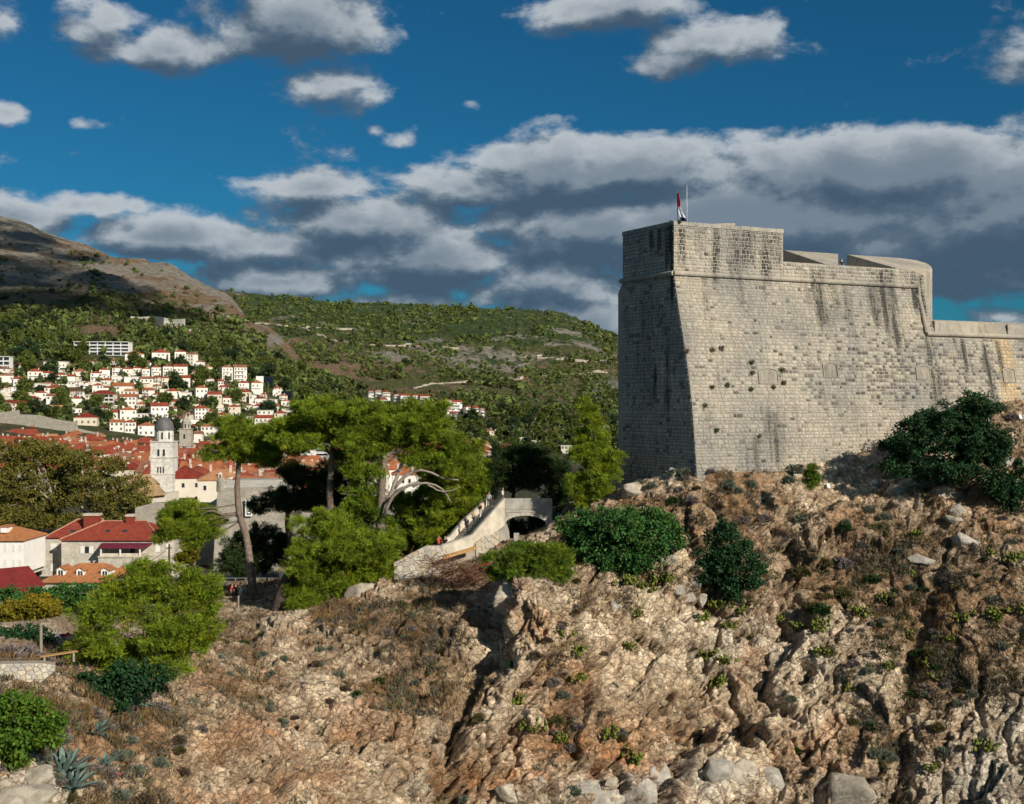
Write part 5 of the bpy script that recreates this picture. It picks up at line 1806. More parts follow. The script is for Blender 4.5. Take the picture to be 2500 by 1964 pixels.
def person(loc, face, label, top, legs, hair=(.03, .02, .015), pose='stand', h=1.72, group=None, arms='down', pack=None):
    t = thing('person', label, 'person', loc, group, face)
    k = h / 1.72
    hipz = .92 if pose != 'sit' else .10
    sh = hipz + .50
    J = {'pel': (0, 0, hipz), 'waist': (0, .01, hipz + .18), 'chest': (0, 0, hipz + .40), 'neck': (0, -.01, sh + .04), 'head0': (0, -.02, sh + .12), 'head': (0, -.03, sh + .22), 'crown': (0, -.02, sh + .31), 'nose': (0, -.125, sh + .20)}
    for s, nm in ((-1, 'r'), (1, 'l')):
        J['sh' + nm] = (.17 * s, 0, sh - .03)
        if arms == 'rail' and s > 0 or arms == 'both':
            J['el' + nm] = (.24 * s, -.14, sh - .28)
            J['wr' + nm] = (.23 * s, -.36, sh - .30)
            J['ha' + nm] = (.22 * s, -.45, sh - .29)
        elif arms == 'camera':
            J['el' + nm] = (.24 * s, -.20, sh - .18)
            J['wr' + nm] = (.10 * s, -.27, sh + .08)
            J['ha' + nm] = (.05 * s, -.26, sh + .15)
        else:
            J['el' + nm] = (.24 * s, .02, sh - .31)
            J['wr' + nm] = (.25 * s, -.06, sh - .56)
            J['ha' + nm] = (.25 * s, -.09, sh - .65)
        J['hip' + nm] = (.10 * s, 0, hipz - .06)
        if pose == 'stand':
            st = .0
            J['kn' + nm] = (.11 * s, -.03, .48)
            J['an' + nm] = (.11 * s, .03, .08)
            J['to' + nm] = (.12 * s, -.14, .035)
        elif pose == 'climb':
            f = -1 if s > 0 else 1
            J['kn' + nm] = (.11 * s, -.20 if s > 0 else .02, .60 if s > 0 else .47)
            J['an' + nm] = (.11 * s, -.16 if s > 0 else .14, .25 if s > 0 else .08)
            J['to' + nm] = (.12 * s, -.31 if s > 0 else -.02, .20 if s > 0 else .035)
        else:
            J['kn' + nm] = (.13 * s, -.42, hipz + .04)
            J['an' + nm] = (.13 * s, -.46, hipz - .36)
            J['to' + nm] = (.13 * s, -.60, hipz - .41)
    J = {a: tuple(x * k for x in b) for a, b in J.items()}

    def grow(name, names, edges, rad, mat):
        return skin(name, [J[n] for n in names], [(names.index(a), names.index(b)) for a, b in edges], [(r[0] * k, r[1] * k) if isinstance(r, tuple) else r * k for r in rad], mat, t)
    nm = ['pel', 'waist', 'chest', 'neck', 'head0', 'head', 'crown', 'nose'] + [a + s for s in 'rl' for a in ('sh', 'el', 'wr', 'ha', 'hip', 'kn', 'an', 'to')]
    ed = [('pel', 'waist'), ('waist', 'chest'), ('chest', 'neck'), ('neck', 'head0'), ('head0', 'head'), ('head', 'crown'), ('head', 'nose')]
    for s in 'rl':
        ed += [('chest', 'sh' + s), ('sh' + s, 'el' + s), ('el' + s, 'wr' + s), ('wr' + s, 'ha' + s), ('pel', 'hip' + s), ('hip' + s, 'kn' + s), ('kn' + s, 'an' + s), ('an' + s, 'to' + s)]
    R0 = {'pel': (.13, .10), 'waist': (.12, .09), 'chest': (.14, .10), 'neck': .05, 'head0': .07, 'head': (.085, .10), 'crown': .07, 'nose': .018, 'sh': .06, 'el': .042, 'wr': .032, 'ha': .036, 'hip': .085, 'kn': .055, 'an': .04, 'to': .035}
    g = lambda n, d=0.0: tuple(x + d for x in R0.get(n, R0.get(n[:-1], .05))) if isinstance(R0.get(n, R0.get(n[:-1], .05)), tuple) else R0.get(n, R0.get(n[:-1], .05)) + d
    grow('body', nm, ed, [g(n) for n in nm], M_SKIN)
    a = ['waist', 'pel', 'chest', 'shr', 'shl', 'elr', 'ell']
    grow('shirt', a, [('pel', 'waist'), ('waist', 'chest'), ('chest', 'shr'), ('chest', 'shl'), ('shr', 'elr'), ('shl', 'ell')], [g(n, .022) for n in a], cloth(top))
    a = ['pel', 'hipr', 'hipl', 'knr', 'knl', 'anr', 'anl']
    grow('trousers', a, [('pel', 'hipr'), ('pel', 'hipl'), ('hipr', 'knr'), ('hipl', 'knl'), ('knr', 'anr'), ('knl', 'anl')], [g(n, .018) for n in a], cloth(legs))
    J['h1'] = tuple(np.array(J['head']) + np.array([0, .035, .03]) * k)
    J['h2'] = tuple(np.array(J['crown']) + np.array([0, .02, .012]) * k)
    grow('hair', ['h1', 'h2'], [('h1', 'h2')], [.095, .085], cloth(hair))
    if pack:
        c = np.array(J['chest']) + np.array([0, .19, -.05]) * k
        J['p1'], J['p2'] = tuple(c + np.array([0, 0, -.16])), tuple(c + np.array([0, 0, .14]))
        grow('backpack', ['p1', 'p2'], [('p1', 'p2')], [(.15, .11), (.13, .09)], cloth(pack))
    return t


def build_people():
    a, b = P(1118, 1336, 113.6), P(1214, 1238, 118.8)
    wv = Vector((-1.15, 2.1, 0))
    up = math.atan2(b.x - a.x, -(b.y - a.y)) + math.pi          # facing up the stairs (figures look along -y)
    fx = math.atan2(b.y - a.y, b.x - a.x) + math.pi / 2

    def on(i, w):
        p = a.lerp(b, i)
        n = 22
        z = a.lerp(b, (math.floor(i * n) + 1) / n).z
        return Vector((p.x + wv.x * w, p.y + wv.y * w, z))
    person(on(.30, .30), fx, 'person in navy with a white cap climbing the stairway, hand on the rail', (.02, .03, .06), (.03, .04, .07), (.7, .68, .64), 'climb', arms='rail')
    person(on(.47, .32), fx, 'person carrying a yellow backpack up the stairway', (.60, .58, .54), (.05, .08, .07), (.12, .08, .05), 'climb', arms='rail', pack=(.62, .33, .02))
    person(on(.66, .42), fx, 'person in a black top and white shorts high on the stairway', (.012, .012, .014), (.72, .70, .66), (.02, .015, .012), 'climb')
    person(on(.93, .55), fx + .5, 'person in a pale blue shirt and dark trousers at the head of the stairs', (.40, .48, .50), (.03, .035, .05), (.03, .02, .015))
    person(on(1.0, .28) + Vector((.9, .2, .1)), fx - 1.2, 'person in a white shirt just behind the end of the bridge parapet', (.70, .72, .72), (.10, .11, .14), (.05, .035, .02))
    q = P(1071, 1331, 111.5)
    person(q + Vector((0, 0, -.75)), .4, 'person in a red shirt at the landing wall, raising a camera', (.55, .06, .02), (.03, .04, .07), (.03, .02, .015), 'stand', arms='camera')
    person(P(1087, 1331, 111.6) + Vector((0, 0, -.80)), -.3, 'person in black with a white scarf beside the red-shirted person', (.015, .015, .02), (.02, .02, .03), (.02, .015, .012), 'stand', arms='both')
    for (u, v, Yy, lab, tp, lg, fc, ps, am) in ((586, 1460, 119.5, 'person in a long white top standing by the terrace fence', (.70, .68, .66), (.65, .62, .60), .6, 'stand', 'down'),
                                    (573, 1461, 119.8, 'person all in black standing left of the one in white', (.015, .015, .02), (.02, .02, .025), .9, 'stand', 'down'),
                                    (565, 1461, 120.4, 'person in a red top behind the one in black on the terrace', (.45, .03, .03), (.05, .05, .08), 1.2, 'stand', 'down')):
        person(cliff_at(u, v) + Vector((0, 0, -.03)), fc, lab, tp, lg, (.02, .015, .012), ps, arms=am)
    q = np.r_[A0 + FD * front_sd(2055, 6.0) - FN * 6.0, H + 14.95]
    person(Vector(q.tolist()), .3, 'person in dark clothes seen in the gap between the two sloped merlons', (.02, .02, .025), (.03, .03, .04), pose='stand')
    q = np.r_[A0 + FD * front_sd(2489, 5.0) - FN * 5.0, ZC2 + .42]
    person(Vector(q.tolist()), .3, 'person whose head shows over the parapet at the right edge', (.15, .05, .05), (.03, .03, .04), pose='stand')


build_people()


def build_flag():
    # flag staff and lightning rod on the tower
    def on(u, d):
        q = A0 + FD * front_s(u) - FN * d
        return Vector((float(q[0]), float(q[1]), ZT - .4))
    p = on(1701, 3.5)
    t = thing('flagpole', 'thin flagpole with a limp red, white and blue flag on the fort tower', 'flagpole', p)
    top = P(1697, 467, p.y)
    v, f = tube([p, Vector((p.x - .12, p.y, top.z))], [.055, .035], 8)
    part(t, 'pole', v, f, M_IRON, smooth=True)
    v, f = tube([p + Vector((.12, .1, 0)), Vector((p.x + .0, p.y + .1, top.z - 3.0))], .03, 6)
    part(t, 'halyard_pole', v, f, M_PLASG)
    zt = top.z - .15
    sec = [((0, 0), .14), ((.10, .9), .16), ((.12, 1.5), .16), ((.2, 2.0), .3), ((.62, 2.6), .26), ((.95, 3.1), .16), ((1.2, 3.45), .03)]
    rows = []
    for (dx, dz), w in sec:
        row = []
        for i in range(7):
            a = i / 6
            row.append((p.x - .06 + dx * (.35 + .65 * a) + a * w, p.y - .05 + .16 * math.sin(a * 9 + dz * 2), zt - dz - .1 * a))
        rows.append(row)
    for nm, i0, i1, c in (('red_band', 0, 2, (.45, .02, .03)), ('white_band', 2, 4, (.72, .72, .76)), ('blue_band', 4, 6, (.01, .015, .06))):
        g = [q for row in rows[i0:i1 + 1] for q in row]
        m = i1 - i0 + 1
        f = [[a * 7 + b, a * 7 + b + 1, (a + 1) * 7 + b + 1, (a + 1) * 7 + b] for a in range(m - 1) for b in range(6)]
        o = part(t, nm, g, f, cloth(c))
        s = o.modifiers.new('Solidify', 'SOLIDIFY')
        s.thickness = .02
    q = on(1719, 3.2)
    v, f = tube([q, Vector((q.x, q.y, P(1719, 452, q.y).z))], [.06, .025], 8)
    tag(mk('lightning_rod', v, f, mat_simple('pale_metal', (.5, .52, .54), (.4, .42, .44), 4, .5, 0), smooth=True), 'tall pale lightning rod right of the flag on the fort tower', 'rod')


build_flag()

# ------------------------------------------------------------------ buildings
WM = {n: mat_simple('wall_' + n, c, tuple(x * .86 for x in c), .35, .9, .08, .02, contrast=(.25, .75)) for n, c in
      {'white': (.79, .745, .67), 'cream': (.66, .58, .45), 'stone': (.46, .405, .315), 'pale': (.66, .60, .50), 'pink': (.60, .38, .30), 'grey': (.36, .34, .30), 'bright': (.84, .81, .75)}.items()}


def mat_roof(name, c, sc=.9):
    m, nt, b = base_mat(name)
    n = noise_out(nt, sc, 6, .7)
    big = noise_out(nt, .12, 4, .6)
    k = ramp(nt, n, (.28, tuple(x * .55 for x in c)), (.5, c), (.75, tuple(min(1, x * 1.35 + .02) for x in c)))
    k = mixc(nt, 1.0, k, ramp(nt, big, (.3, (.78, .80, .84)), (.7, (1.12, 1.06, 1.0))), 'MULTIPLY')
    nt.links.new(k, b.inputs['Base Color'])
    b.inputs['Roughness'].default_value = .85
    wv = nd(nt, 'ShaderNodeTexWave')
    wv.inputs['Scale'].default_value = 1.15
    wv.inputs['Distortion'].default_value = 1.5
    nt.links.new(nd(nt, 'ShaderNodeTexCoord').outputs['Object'], wv.inputs['Vector'])
    bump(nt, b, wv.outputs['Fac'], .5, .05)
    return m


RM = {n: mat_roof('roof_' + n, c) for n, c in {'red': (.285, .062, .030), 'orange': (.36, .125, .052), 'brown': (.27, .12, .07), 'ochre': (.42, .21, .10), 'dark red': (.215, .030, .018), 'tan': (.45, .30, .15)}.items()}
M_PANE = mat_simple('window_glass', (.035, .045, .055), (.015, .02, .025), 2, .25, 0)
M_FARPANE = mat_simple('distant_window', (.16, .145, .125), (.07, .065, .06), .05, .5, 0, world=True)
M_SHUT = {'green': mat_simple('shutter_green', (.05, .10, .06), None, 3, .7, 0), 'white': mat_simple('shutter_white', (.74, .72, .66), (.64, .62, .56), 3, .7, 0)}
M_CHIM = mat_simple('chimney_render', (.58, .52, .43), (.40, .35, .28), 1, .9, .2, .03)
M_LEAD = mat_simple('lead_dome', (.15, .14, .14), (.08, .075, .08), .8, .6, .2, .03)

_wmesh = {}


def win_mesh(w, h, shut):
    """shared window meshes: a recessed-looking pane with a raised surround"""
    k = (round(w, 1), round(h, 1), shut)
    if k not in _wmesh:
        w, h = k[0], k[1]
        m1 = MB().box(-w / 2, w / 2, -.03, .03, 0, h)
        a = mk('pane_mesh', m1.v, m1.f, M_PANE)
        m2 = MB()
        t = .12
        m2.box(-w / 2 - t, -w / 2, -.07, .03, -t, h + t)
        m2.box(w / 2, w / 2 + t, -.07, .03, -t, h + t)
        m2.box(-w / 2, w / 2, -.07, .03, -t, 0)
        m2.box(-w / 2, w / 2, -.07, .03, h, h + t)
        if shut:
            m2.box(-w - .05, -w / 2 - t, -.10, -.04, 0, h)
            m2.box(w / 2 + t, w + .05, -.10, -.04, 0, h)
        b = mk('frame_mesh', m2.v, m2.f, M_SHUT[shut] if shut else WM['pale'])
        _wmesh[k] = (a.data, b.data)
        bpy.data.objects.remove(a)
        bpy.data.objects.remove(b)
    return _wmesh[k]


def far_pane(w, h):
    k = (round(w, 1), round(h, 1), 'far')
    if k not in _wmesh:
        m1 = MB().box(-k[0] / 2, k[0] / 2, -.03, .03, 0, k[1])
        a = mk('pane_mesh', m1.v, m1.f, M_FARPANE)
        _wmesh[k] = a.data
        bpy.data.objects.remove(a)
    return _wmesh[k]


def add_window(t, x, y, z, rz, w, h, shut=None, name='window', frame=True):
    p, f = win_mesh(w, h, shut)
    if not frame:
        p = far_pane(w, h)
    o = bpy.data.objects.new(name, f if frame else p)
    COL.objects.link(o)
    o.parent = t
    o.location = (x, y, z)
    o.rotation_euler = (0, 0, rz)
    if frame:
        q = bpy.data.objects.new('pane', p)
        COL.objects.link(q)
        q.parent = o
    return o


def roof_mesh(kind, w, d, z, rise, ov=.35, th=.18):
    """closed roof solid over a w x d plan centred on the origin"""
    x, y = w / 2 + ov, d / 2 + ov
    e = [(-x, -y, z), (x, -y, z), (x, y, z), (-x, y, z)]
    if kind == 'gable_x':      # ridge along x
        r = [(-x, 0, z + rise), (x, 0, z + rise)]
        f = [[0, 1, 5, 4], [2, 3, 4, 5], [3, 0, 4], [1, 2, 5]]
    elif kind == 'gable_y':
        r = [(0, -y, z + rise), (0, y, z + rise)]
        f = [[0, 4, 5, 3], [1, 2, 5, 4], [0, 1, 4], [2, 3, 5]]
    elif kind == 'hip':
        k = min(x, y) * .95
        if x >= y:
            r = [(-x + k, 0, z + rise), (x - k, 0, z + rise)]
            f = [[0, 1, 5, 4], [2, 3, 4, 5], [3, 0, 4], [1, 2, 5]]
        else:
            r = [(0, -y + k, z + rise), (0, y - k, z + rise)]
            f = [[0, 4, 5, 3], [1, 2, 5, 4], [0, 1, 4], [2, 3, 5]]
    else:                      # flat with a rim
        m = MB().box(-x, x, -y, y, z, z + .35)
        return m.v, m.f
    v = e + r
    b = len(v)
    v2 = v + [(a[0], a[1], a[2] - th) for a in e]
    f = f + [[b, b + 1, 1, 0], [b + 1, b + 2, 2, 1], [b + 2, b + 3, 3, 2], [b + 3, b, 0, 3], [b + 3, b + 2, b + 1, b]]
    return v2, f


HOUSES = []


def house(u0, u1, ve, vb, Y, kind='gable_x', rise=None, wall='white', roof='red', rz=0.0, wins=(3, 2), depth=None, shut=None, row='', extra=None, dorm=0, chim=1, name='house', sink=3.0, balcony=False, ws=None, frame=True, seed=None):
    r = random.Random(seed if seed is not None else int(u0 * 7 + vb * 13 + Y))
    um = (u0 + u1) / 2
    c = P(um, vb, Y)
    wpx = px(u1 - u0, Y)
    d = depth or wpx * .75
    w = max(3.0, (wpx - abs(math.sin(rz)) * d * .9) / max(.5, math.cos(rz)))
    hz = px(vb - ve, Y)
    c.y += d / 2 * math.cos(rz)
    t = thing(name, '', 'house', c, None, rz)
    rs = px(rise, Y) if rise else (w if kind == 'gable_y' else d) * (.27 if Y < 650 else .21)
    # walls with gables
    m = MB()
    x, y = w / 2, d / 2
    if kind == 'gable_y':
        v = [(-x, -y, -sink), (x, -y, -sink), (x, y, -sink), (-x, y, -sink), (-x, -y, hz), (x, -y, hz), (x, y, hz), (-x, y, hz), (0, -y, hz + rs * .93), (0, y, hz + rs * .93)]
        f = [[0, 1, 5, 8, 4], [1, 2, 6, 5], [2, 3, 7, 9, 6], [3, 0, 4, 7]]
        m.add(v, f)
    elif kind == 'gable_x':
        v = [(-x, -y, -sink), (x, -y, -sink), (x, y, -sink), (-x, y, -sink), (-x, -y, hz), (x, -y, hz), (x, y, hz), (-x, y, hz), (-x, 0, hz + rs * .93), (x, 0, hz + rs * .93)]
        f = [[0, 1, 5, 4], [1, 2, 6, 9, 5], [2, 3, 7, 6], [3, 0, 4, 8, 7]]
        m.add(v, f)
    else:
        m.box(-x, x, -y, y, -sink, hz)
    m.build('wall', WM[wall], t)
    v, f = roof_mesh(kind, w, d, hz + .02, rs, .3)
    ro = mk('roof', v, f, RM[roof] if kind != 'flat' else WM['pale'], t)
    # windows towards the camera and on the gable side
    nx, nz = wins
    fl = hz / max(1, nz)
    wsz = ws or (.95, 1.35)
    for j in range(nz):
        for i in range(nx):
            if r.random() < .22 and nx * nz > 3:
                continue
            xx = -x + w * (i + .5) / nx + r.uniform(-.2, .2)
            add_window(t, xx, -y - .035, fl * j + fl * .30, 0, wsz[0], min(wsz[1], fl * .55), shut, frame=frame)
    if kind != 'flat':
        for i in range(dorm):
            xx = -x + w * (i + .5) / dorm
            q = MB()
            zz = hz + rs * .12
            yy = -y + d * .10
            if kind == 'gable_x' or kind == 'hip':
                q.box(xx - .55, xx + .55, yy, yy + d * .3, zz, zz + 1.25)
                q.add([(xx - .7, yy - .15, zz + 1.25), (xx + .7, yy - .15, zz + 1.25), (xx, yy - .15, zz + 1.75), (xx - .7, yy + d * .34, zz + 1.25), (xx + .7, yy + d * .34, zz + 1.25), (xx, yy + d * .34, zz + 1.75)], [[0, 1, 2], [0, 2, 5, 3], [1, 4, 5, 2], [3, 5, 4]])
                dm = q.build('dormer', WM['pale'], t)
                add_window(dm, xx, yy - .035, zz + .25, 0, .6, .8, frame=False, name='dormer_window')
        for i in range(chim):
            xx, yy = r.uniform(-.7, .7) * x, r.uniform(-.3, .6) * y
            q = MB().box(xx - .35, xx + .35, yy - .3, yy + .3, hz + rs * .2, hz + rs + r.uniform(.2, .7))
            tp = max(p[2] for p in q.v)
            q.box(xx - .45, xx + .45, yy - .4, yy + .4, tp + .002, tp + .15)
            q.build('chimney', M_CHIM, ro)
    if balcony:
        for j in range(1, nz):
            q = MB().box(-x * .8, x * .55, -y - 1.2, -y - .01, fl * j - .12, fl * j + .02)
            bl = q.build('balcony', WM['white'], t)
            q = MB().box(-x * .8, x * .55, -y - 1.2, -y - 1.12, fl * j + .021, fl * j + .95)
            q.build('balcony_parapet', WM['white'], bl)
    HOUSES.append(dict(o=t, u=um, v=vb, wall=wall, roof=roof, kind=kind, row=row, extra=extra))
    return t


KW = {'gable_x': 'gabled', 'gable_y': 'gable-fronted', 'hip': 'hip-roofed', 'flat': 'flat-roofed'}
WW = {'bright': 'white', 'pale': 'off-white', 'stone': 'bare stone', 'grey': 'grey stone'}
RW = {'dark red': 'dark red', 'tan': 'tan'}


def label_houses():
    rows = {}
    for h in HOUSES:
        rows.setdefault(h['row'], []).append(h)
    for rname, L in rows.items():
        L.sort(key=lambda h: h['u'])
        for i, h in enumerate(L):
            wl = WW.get(h['wall'], h['wall'])
            if h['kind'] == 'flat':
                d = f"{wl} flat-roofed house"
            else:
                d = f"{wl} {KW[h['kind']]} house, {h['roof']} tiles"
            ext = f" {h['extra']}" if h['extra'] else ''
            pos = f"{ordinal(i + 1)} from left {rname}" if len(L) > 1 else rname
            tag(h['o'], f"{d}{ext}, {pos}", 'house', 'houses ' + rname)


def build_hillside_houses():
    S = [  # u0,u1,v eave,v base, kind, roof, rz, wins, row, wall
        # highest houses under the hotel
        (297, 349, 868, 882, 'gable_y', 'orange', .25, (3, 2), 'A', 'white'), (361, 412, 864, 884, 'gable_y', 'red', .3, (4, 2), 'A', 'white'), (419, 452, 862, 886, 'gable_y', 'red', .3, (3, 2), 'A', 'white'), (450, 478, 868, 892, 'gable_x', 'brown', -.2, (3, 3), 'A', 'white'),
        # upper terrace row
        (56, 101, 910, 930, 'gable_y', 'red', .35, (3, 2), 'B', 'white'), (101, 128, 914, 934, 'gable_x', 'red', .2, (3, 2), 'B', 'white'), (126, 162, 918, 937, 'gable_y', 'red', .35, (3, 2), 'B', 'white'), (160, 182, 922, 944, 'gable_x', 'red', .2, (2, 2), 'B', 'white'),
        (164, 210, 910, 930, 'gable_y', 'brown', .35, (3, 2), 'C', 'cream'), (212, 246, 914, 932, 'gable_y', 'red', .35, (3, 2), 'C', 'white'), (234, 266, 906, 926, 'gable_y', 'red', .35, (3, 2), 'C', 'white'),
        (266, 296, 902, 918, 'gable_y', 'brown', .35, (3, 2), 'C', 'white'), (292, 322, 904, 924, 'gable_y', 'red', .35, (3, 2), 'C', 'white'), (318, 344, 902, 922, 'gable_y', 'red', .35, (3, 2), 'C', 'white'), (340, 364, 904, 928, 'gable_y', 'orange', .35, (2, 2), 'C', 'white'),
        (362, 392, 900, 920, 'gable_y', 'red', .35, (3, 2), 'C', 'white'), (390, 420, 898, 922, 'gable_y', 'red', .35, (3, 2), 'C', 'white'), (418, 456, 898, 926, 'gable_x', 'red', .2, (4, 2), 'C', 'white'),
        (270, 300, 922, 936, 'flat', 'red', .1, (3, 1), 'D', 'white'), (300, 340, 924, 942, 'flat', 'red', .1, (4, 1), 'D', 'bright'), (336, 372, 928, 946, 'gable_x', 'brown', .2, (3, 2), 'D', 'white'), (388, 414, 926, 944, 'gable_y', 'red', .3, (2, 2), 'D', 'cream'), (420, 462, 926, 942, 'gable_x', 'red', .2, (3, 1), 'D', 'white'),
        # second row
        (-12, 30, 920, 944, 'gable_y', 'brown', .3, (3, 2), 'E', 'white'), (28, 52, 928, 944, 'gable_x', 'red', .2, (2, 1), 'E', 'white'), (54, 100, 940, 956, 'flat', 'red', .05, (4, 1), 'E', 'bright'), (103, 150, 950, 968, 'hip', 'red', .15, (4, 2), 'E', 'white'),
        (218, 250, 944, 962, 'gable_y', 'red', .3, (3, 2), 'E', 'white'), (248, 268, 950, 962, 'gable_x', 'brown', .2, (2, 1), 'E', 'white'), (267, 321, 946, 964, 'gable_x', 'orange', .15, (5, 2), 'E', 'white'), (300, 332, 958, 976, 'gable_x', 'ochre', .1, (3, 2), 'E', 'white'),
        # third row
        (80, 112, 962, 984, 'gable_y', 'red', .3, (2, 2), 'G', 'white'), (108, 142, 970, 990, 'gable_x', 'brown', .2, (3, 2), 'G', 'white'), (142, 172, 968, 990, 'flat', 'red', .1, (3, 2), 'G', 'bright'), (168, 198, 976, 994, 'gable_y', 'red', .3, (2, 2), 'G', 'white'), (206, 224, 968, 992, 'flat', 'red', .1, (2, 3), 'G', 'cream'),
        (288, 330, 972, 990, 'gable_x', 'orange', .15, (4, 2), 'G', 'white'), (394, 438, 958, 974, 'gable_y', 'red', .3, (3, 2), 'G', 'white'), (440, 462, 962, 976, 'flat', 'red', .0, (2, 1), 'G', 'white'),
        # fourth row
        (24, 60, 988, 1004, 'gable_x', 'dark red', .2, (4, 2), 'J', 'cream'), (58, 94, 976, 994, 'hip', 'red', .2, (3, 2), 'J', 'cream'), (354, 408, 995, 1022, 'gable_x', 'red', .35, (4, 2), 'J', 'bright'), (250, 285, 1010, 1026, 'gable_x', 'red', .2, (3, 1), 'J', 'white'), (282, 330, 1004, 1028, 'gable_y', 'orange', .3, (3, 2), 'J', 'white'),
        (173, 234, 1022, 1040, 'hip', 'dark red', .15, (4, 1), 'J', 'cream'), (330, 366, 1014, 1032, 'flat', 'red', .1, (3, 2), 'J', 'white'),
        (262, 300, 1034, 1054, 'gable_x', 'orange', .2, (3, 2), 'K', 'white'), (296, 330, 1034, 1058, 'gable_y', 'red', .3, (3, 2), 'K', 'white'), (332, 374, 1042, 1064, 'hip', 'orange', .15, (3, 2), 'K', 'bright'), (416, 430, 1022, 1052, 'gable_x', 'brown', .2, (1, 2), 'K', 'white'),
        # right of the twin towers
        (468, 505, 950, 978, 'gable_y', 'orange', .35, (3, 2), 'L', 'white'), (500, 540, 966, 990, 'gable_x', 'red', .2, (4, 2), 'L', 'cream'), (528, 545, 934, 952, 'gable_x', 'red', .2, (2, 2), 'L', 'white'), (534, 556, 948, 962, 'gable_x', 'red', .1, (2, 2), 'L', 'white'),
        (531, 566, 900, 930, 'gable_y', 'brown', .4, (3, 3), 'M', 'white'), (562, 601, 900, 936, 'gable_x', 'brown', .3, (4, 4), 'M', 'white'), (573, 606, 938, 958, 'gable_y', 'red', .35, (3, 2), 'M', 'white'), (604, 640, 938, 962, 'gable_y', 'orange', .35, (3, 2), 'M', 'white'),
        (566, 610, 960, 980, 'hip', 'red', .1, (4, 2), 'L', 'cream'), (606, 624, 968, 988, 'flat', 'red', .1, (2, 2), 'L', 'white'), (620, 648, 976, 992, 'hip', 'dark red', .1, (3, 1), 'L', 'white'), (634, 650, 966, 984, 'hip', 'red', .1, (2, 2), 'L', 'cream'),
        (550, 586, 996, 1016, 'hip', 'red', .2, (3, 2), 'N', 'cream'), (614, 654, 994, 1008, 'hip', 'red', .1, (3, 1), 'N', 'white'), (462, 506, 1000, 1024, 'gable_y', 'red', .4, (4, 3), 'N', 'white'), (502, 518, 1008, 1026, 'gable_x', 'red', .2, (2, 2), 'N', 'white'),
        (628, 662, 1006, 1024, 'flat', 'red', .0, (3, 2), 'N', 'bright'), (618, 662, 1024, 1046, 'gable_x', 'red', .1, (4, 2), 'Q', 'white'), (648, 678, 1032, 1052, 'hip', 'red', .1, (3, 2), 'Q', 'cream'), (667, 700, 1012, 1030, 'hip', 'red', .1, (3, 2), 'N', 'cream'), (688, 714, 1002, 1016, 'flat', 'red', .0, (4, 1), 'N', 'white'),
        (487, 530, 1044, 1066, 'hip', 'orange', .1, (4, 2), 'Q', 'white'), (520, 560, 1016, 1032, 'hip', 'red', .2, (3, 2), 'Q', 'cream'), (524, 552, 1028, 1046, 'gable_x', 'red', .2, (3, 2), 'Q', 'pink'), (470, 492, 1062, 1082, 'gable_x', 'brown', .1, (2, 2), 'Q', 'white')]
    W = {'A': 'just below the big hotel', 'B': 'at the left upper terrace', 'C': 'along the top crowded terrace', 'D': 'below the top crowded terrace', 'E': 'in the second hillside row',
         'G': 'in the third hillside row', 'J': 'in the fourth hillside row', 'K': 'just above the domed tower', 'L': 'above the slender pine crown', 'M': 'beside the black glass block', 'N': 'behind the slender pine crown', 'Q': 'low behind the slender pine'}
    for (u0, u1, ve, vb, kind, roof, rz, wins, row, wall) in S:
        Y = hit_ground((u0 + u1) / 2, vb) or 900
        wpx = px(u1 - u0, Y)
        house(u0, u1, ve - 3, vb, Y, kind, None, wall, roof, rz * 1.25, wins, depth=max(7, min(13, wpx * .8)), row=W[row], balcony=(row in 'BCDM' and wins[1] > 1), ws=(1.2, 1.5), frame=False, chim=1, sink=6)
    # smaller houses squeezed in between
    r = random.Random(9)
    done = [(q[0], q[1], q[2] - 4, q[3]) for q in S]
    nadd = 0
    for _ in range(2500):
        if nadd >= 78:
            break
        um, vb = r.uniform(-5, 705), r.uniform(892, 1064)
        lo = np.interp(um, [0, 60, 280, 470, 560, 700], [915, 905, 888, 892, 905, 965])
        hi = np.interp(um, [0, 180, 330, 450, 700], [995, 1012, 1058, 1060, 1064])
        if vb < lo or vb > hi:
            continue
        w, h = r.uniform(15, 29), r.uniform(10, 17)
        q = (um - w / 2, um + w / 2, vb - h - 4, vb)
        if any(q[0] < b[1] - 3 and q[1] > b[0] + 3 and q[2] < b[3] - 3 and q[3] > b[2] + 3 for b in done):
            continue
        done.append(q)
        nadd += 1
        Y = hit_ground(um, vb) or 900
        ba = 'higher up' if vb < 935 else 'halfway up' if vb < 990 else 'lower down'
        house(q[0], q[1], vb - h, vb, Y, r.choice(['gable_y', 'gable_y', 'gable_x', 'hip', 'flat']), None, r.choice(['white', 'bright', 'bright', 'pale', 'cream']), r.choice(['red', 'orange', 'brown', 'brown', 'dark red', 'ochre']), r.uniform(-.3, .5), (r.choice([2, 2, 3]), r.choice([1, 2, 2])),
              depth=r.uniform(6, 10), row='among little houses ' + ba, balcony=r.random() < .4, ws=(1.1, 1.4), frame=False, chim=r.choice([0, 1]), sink=6, seed=r.randrange(10 ** 6))
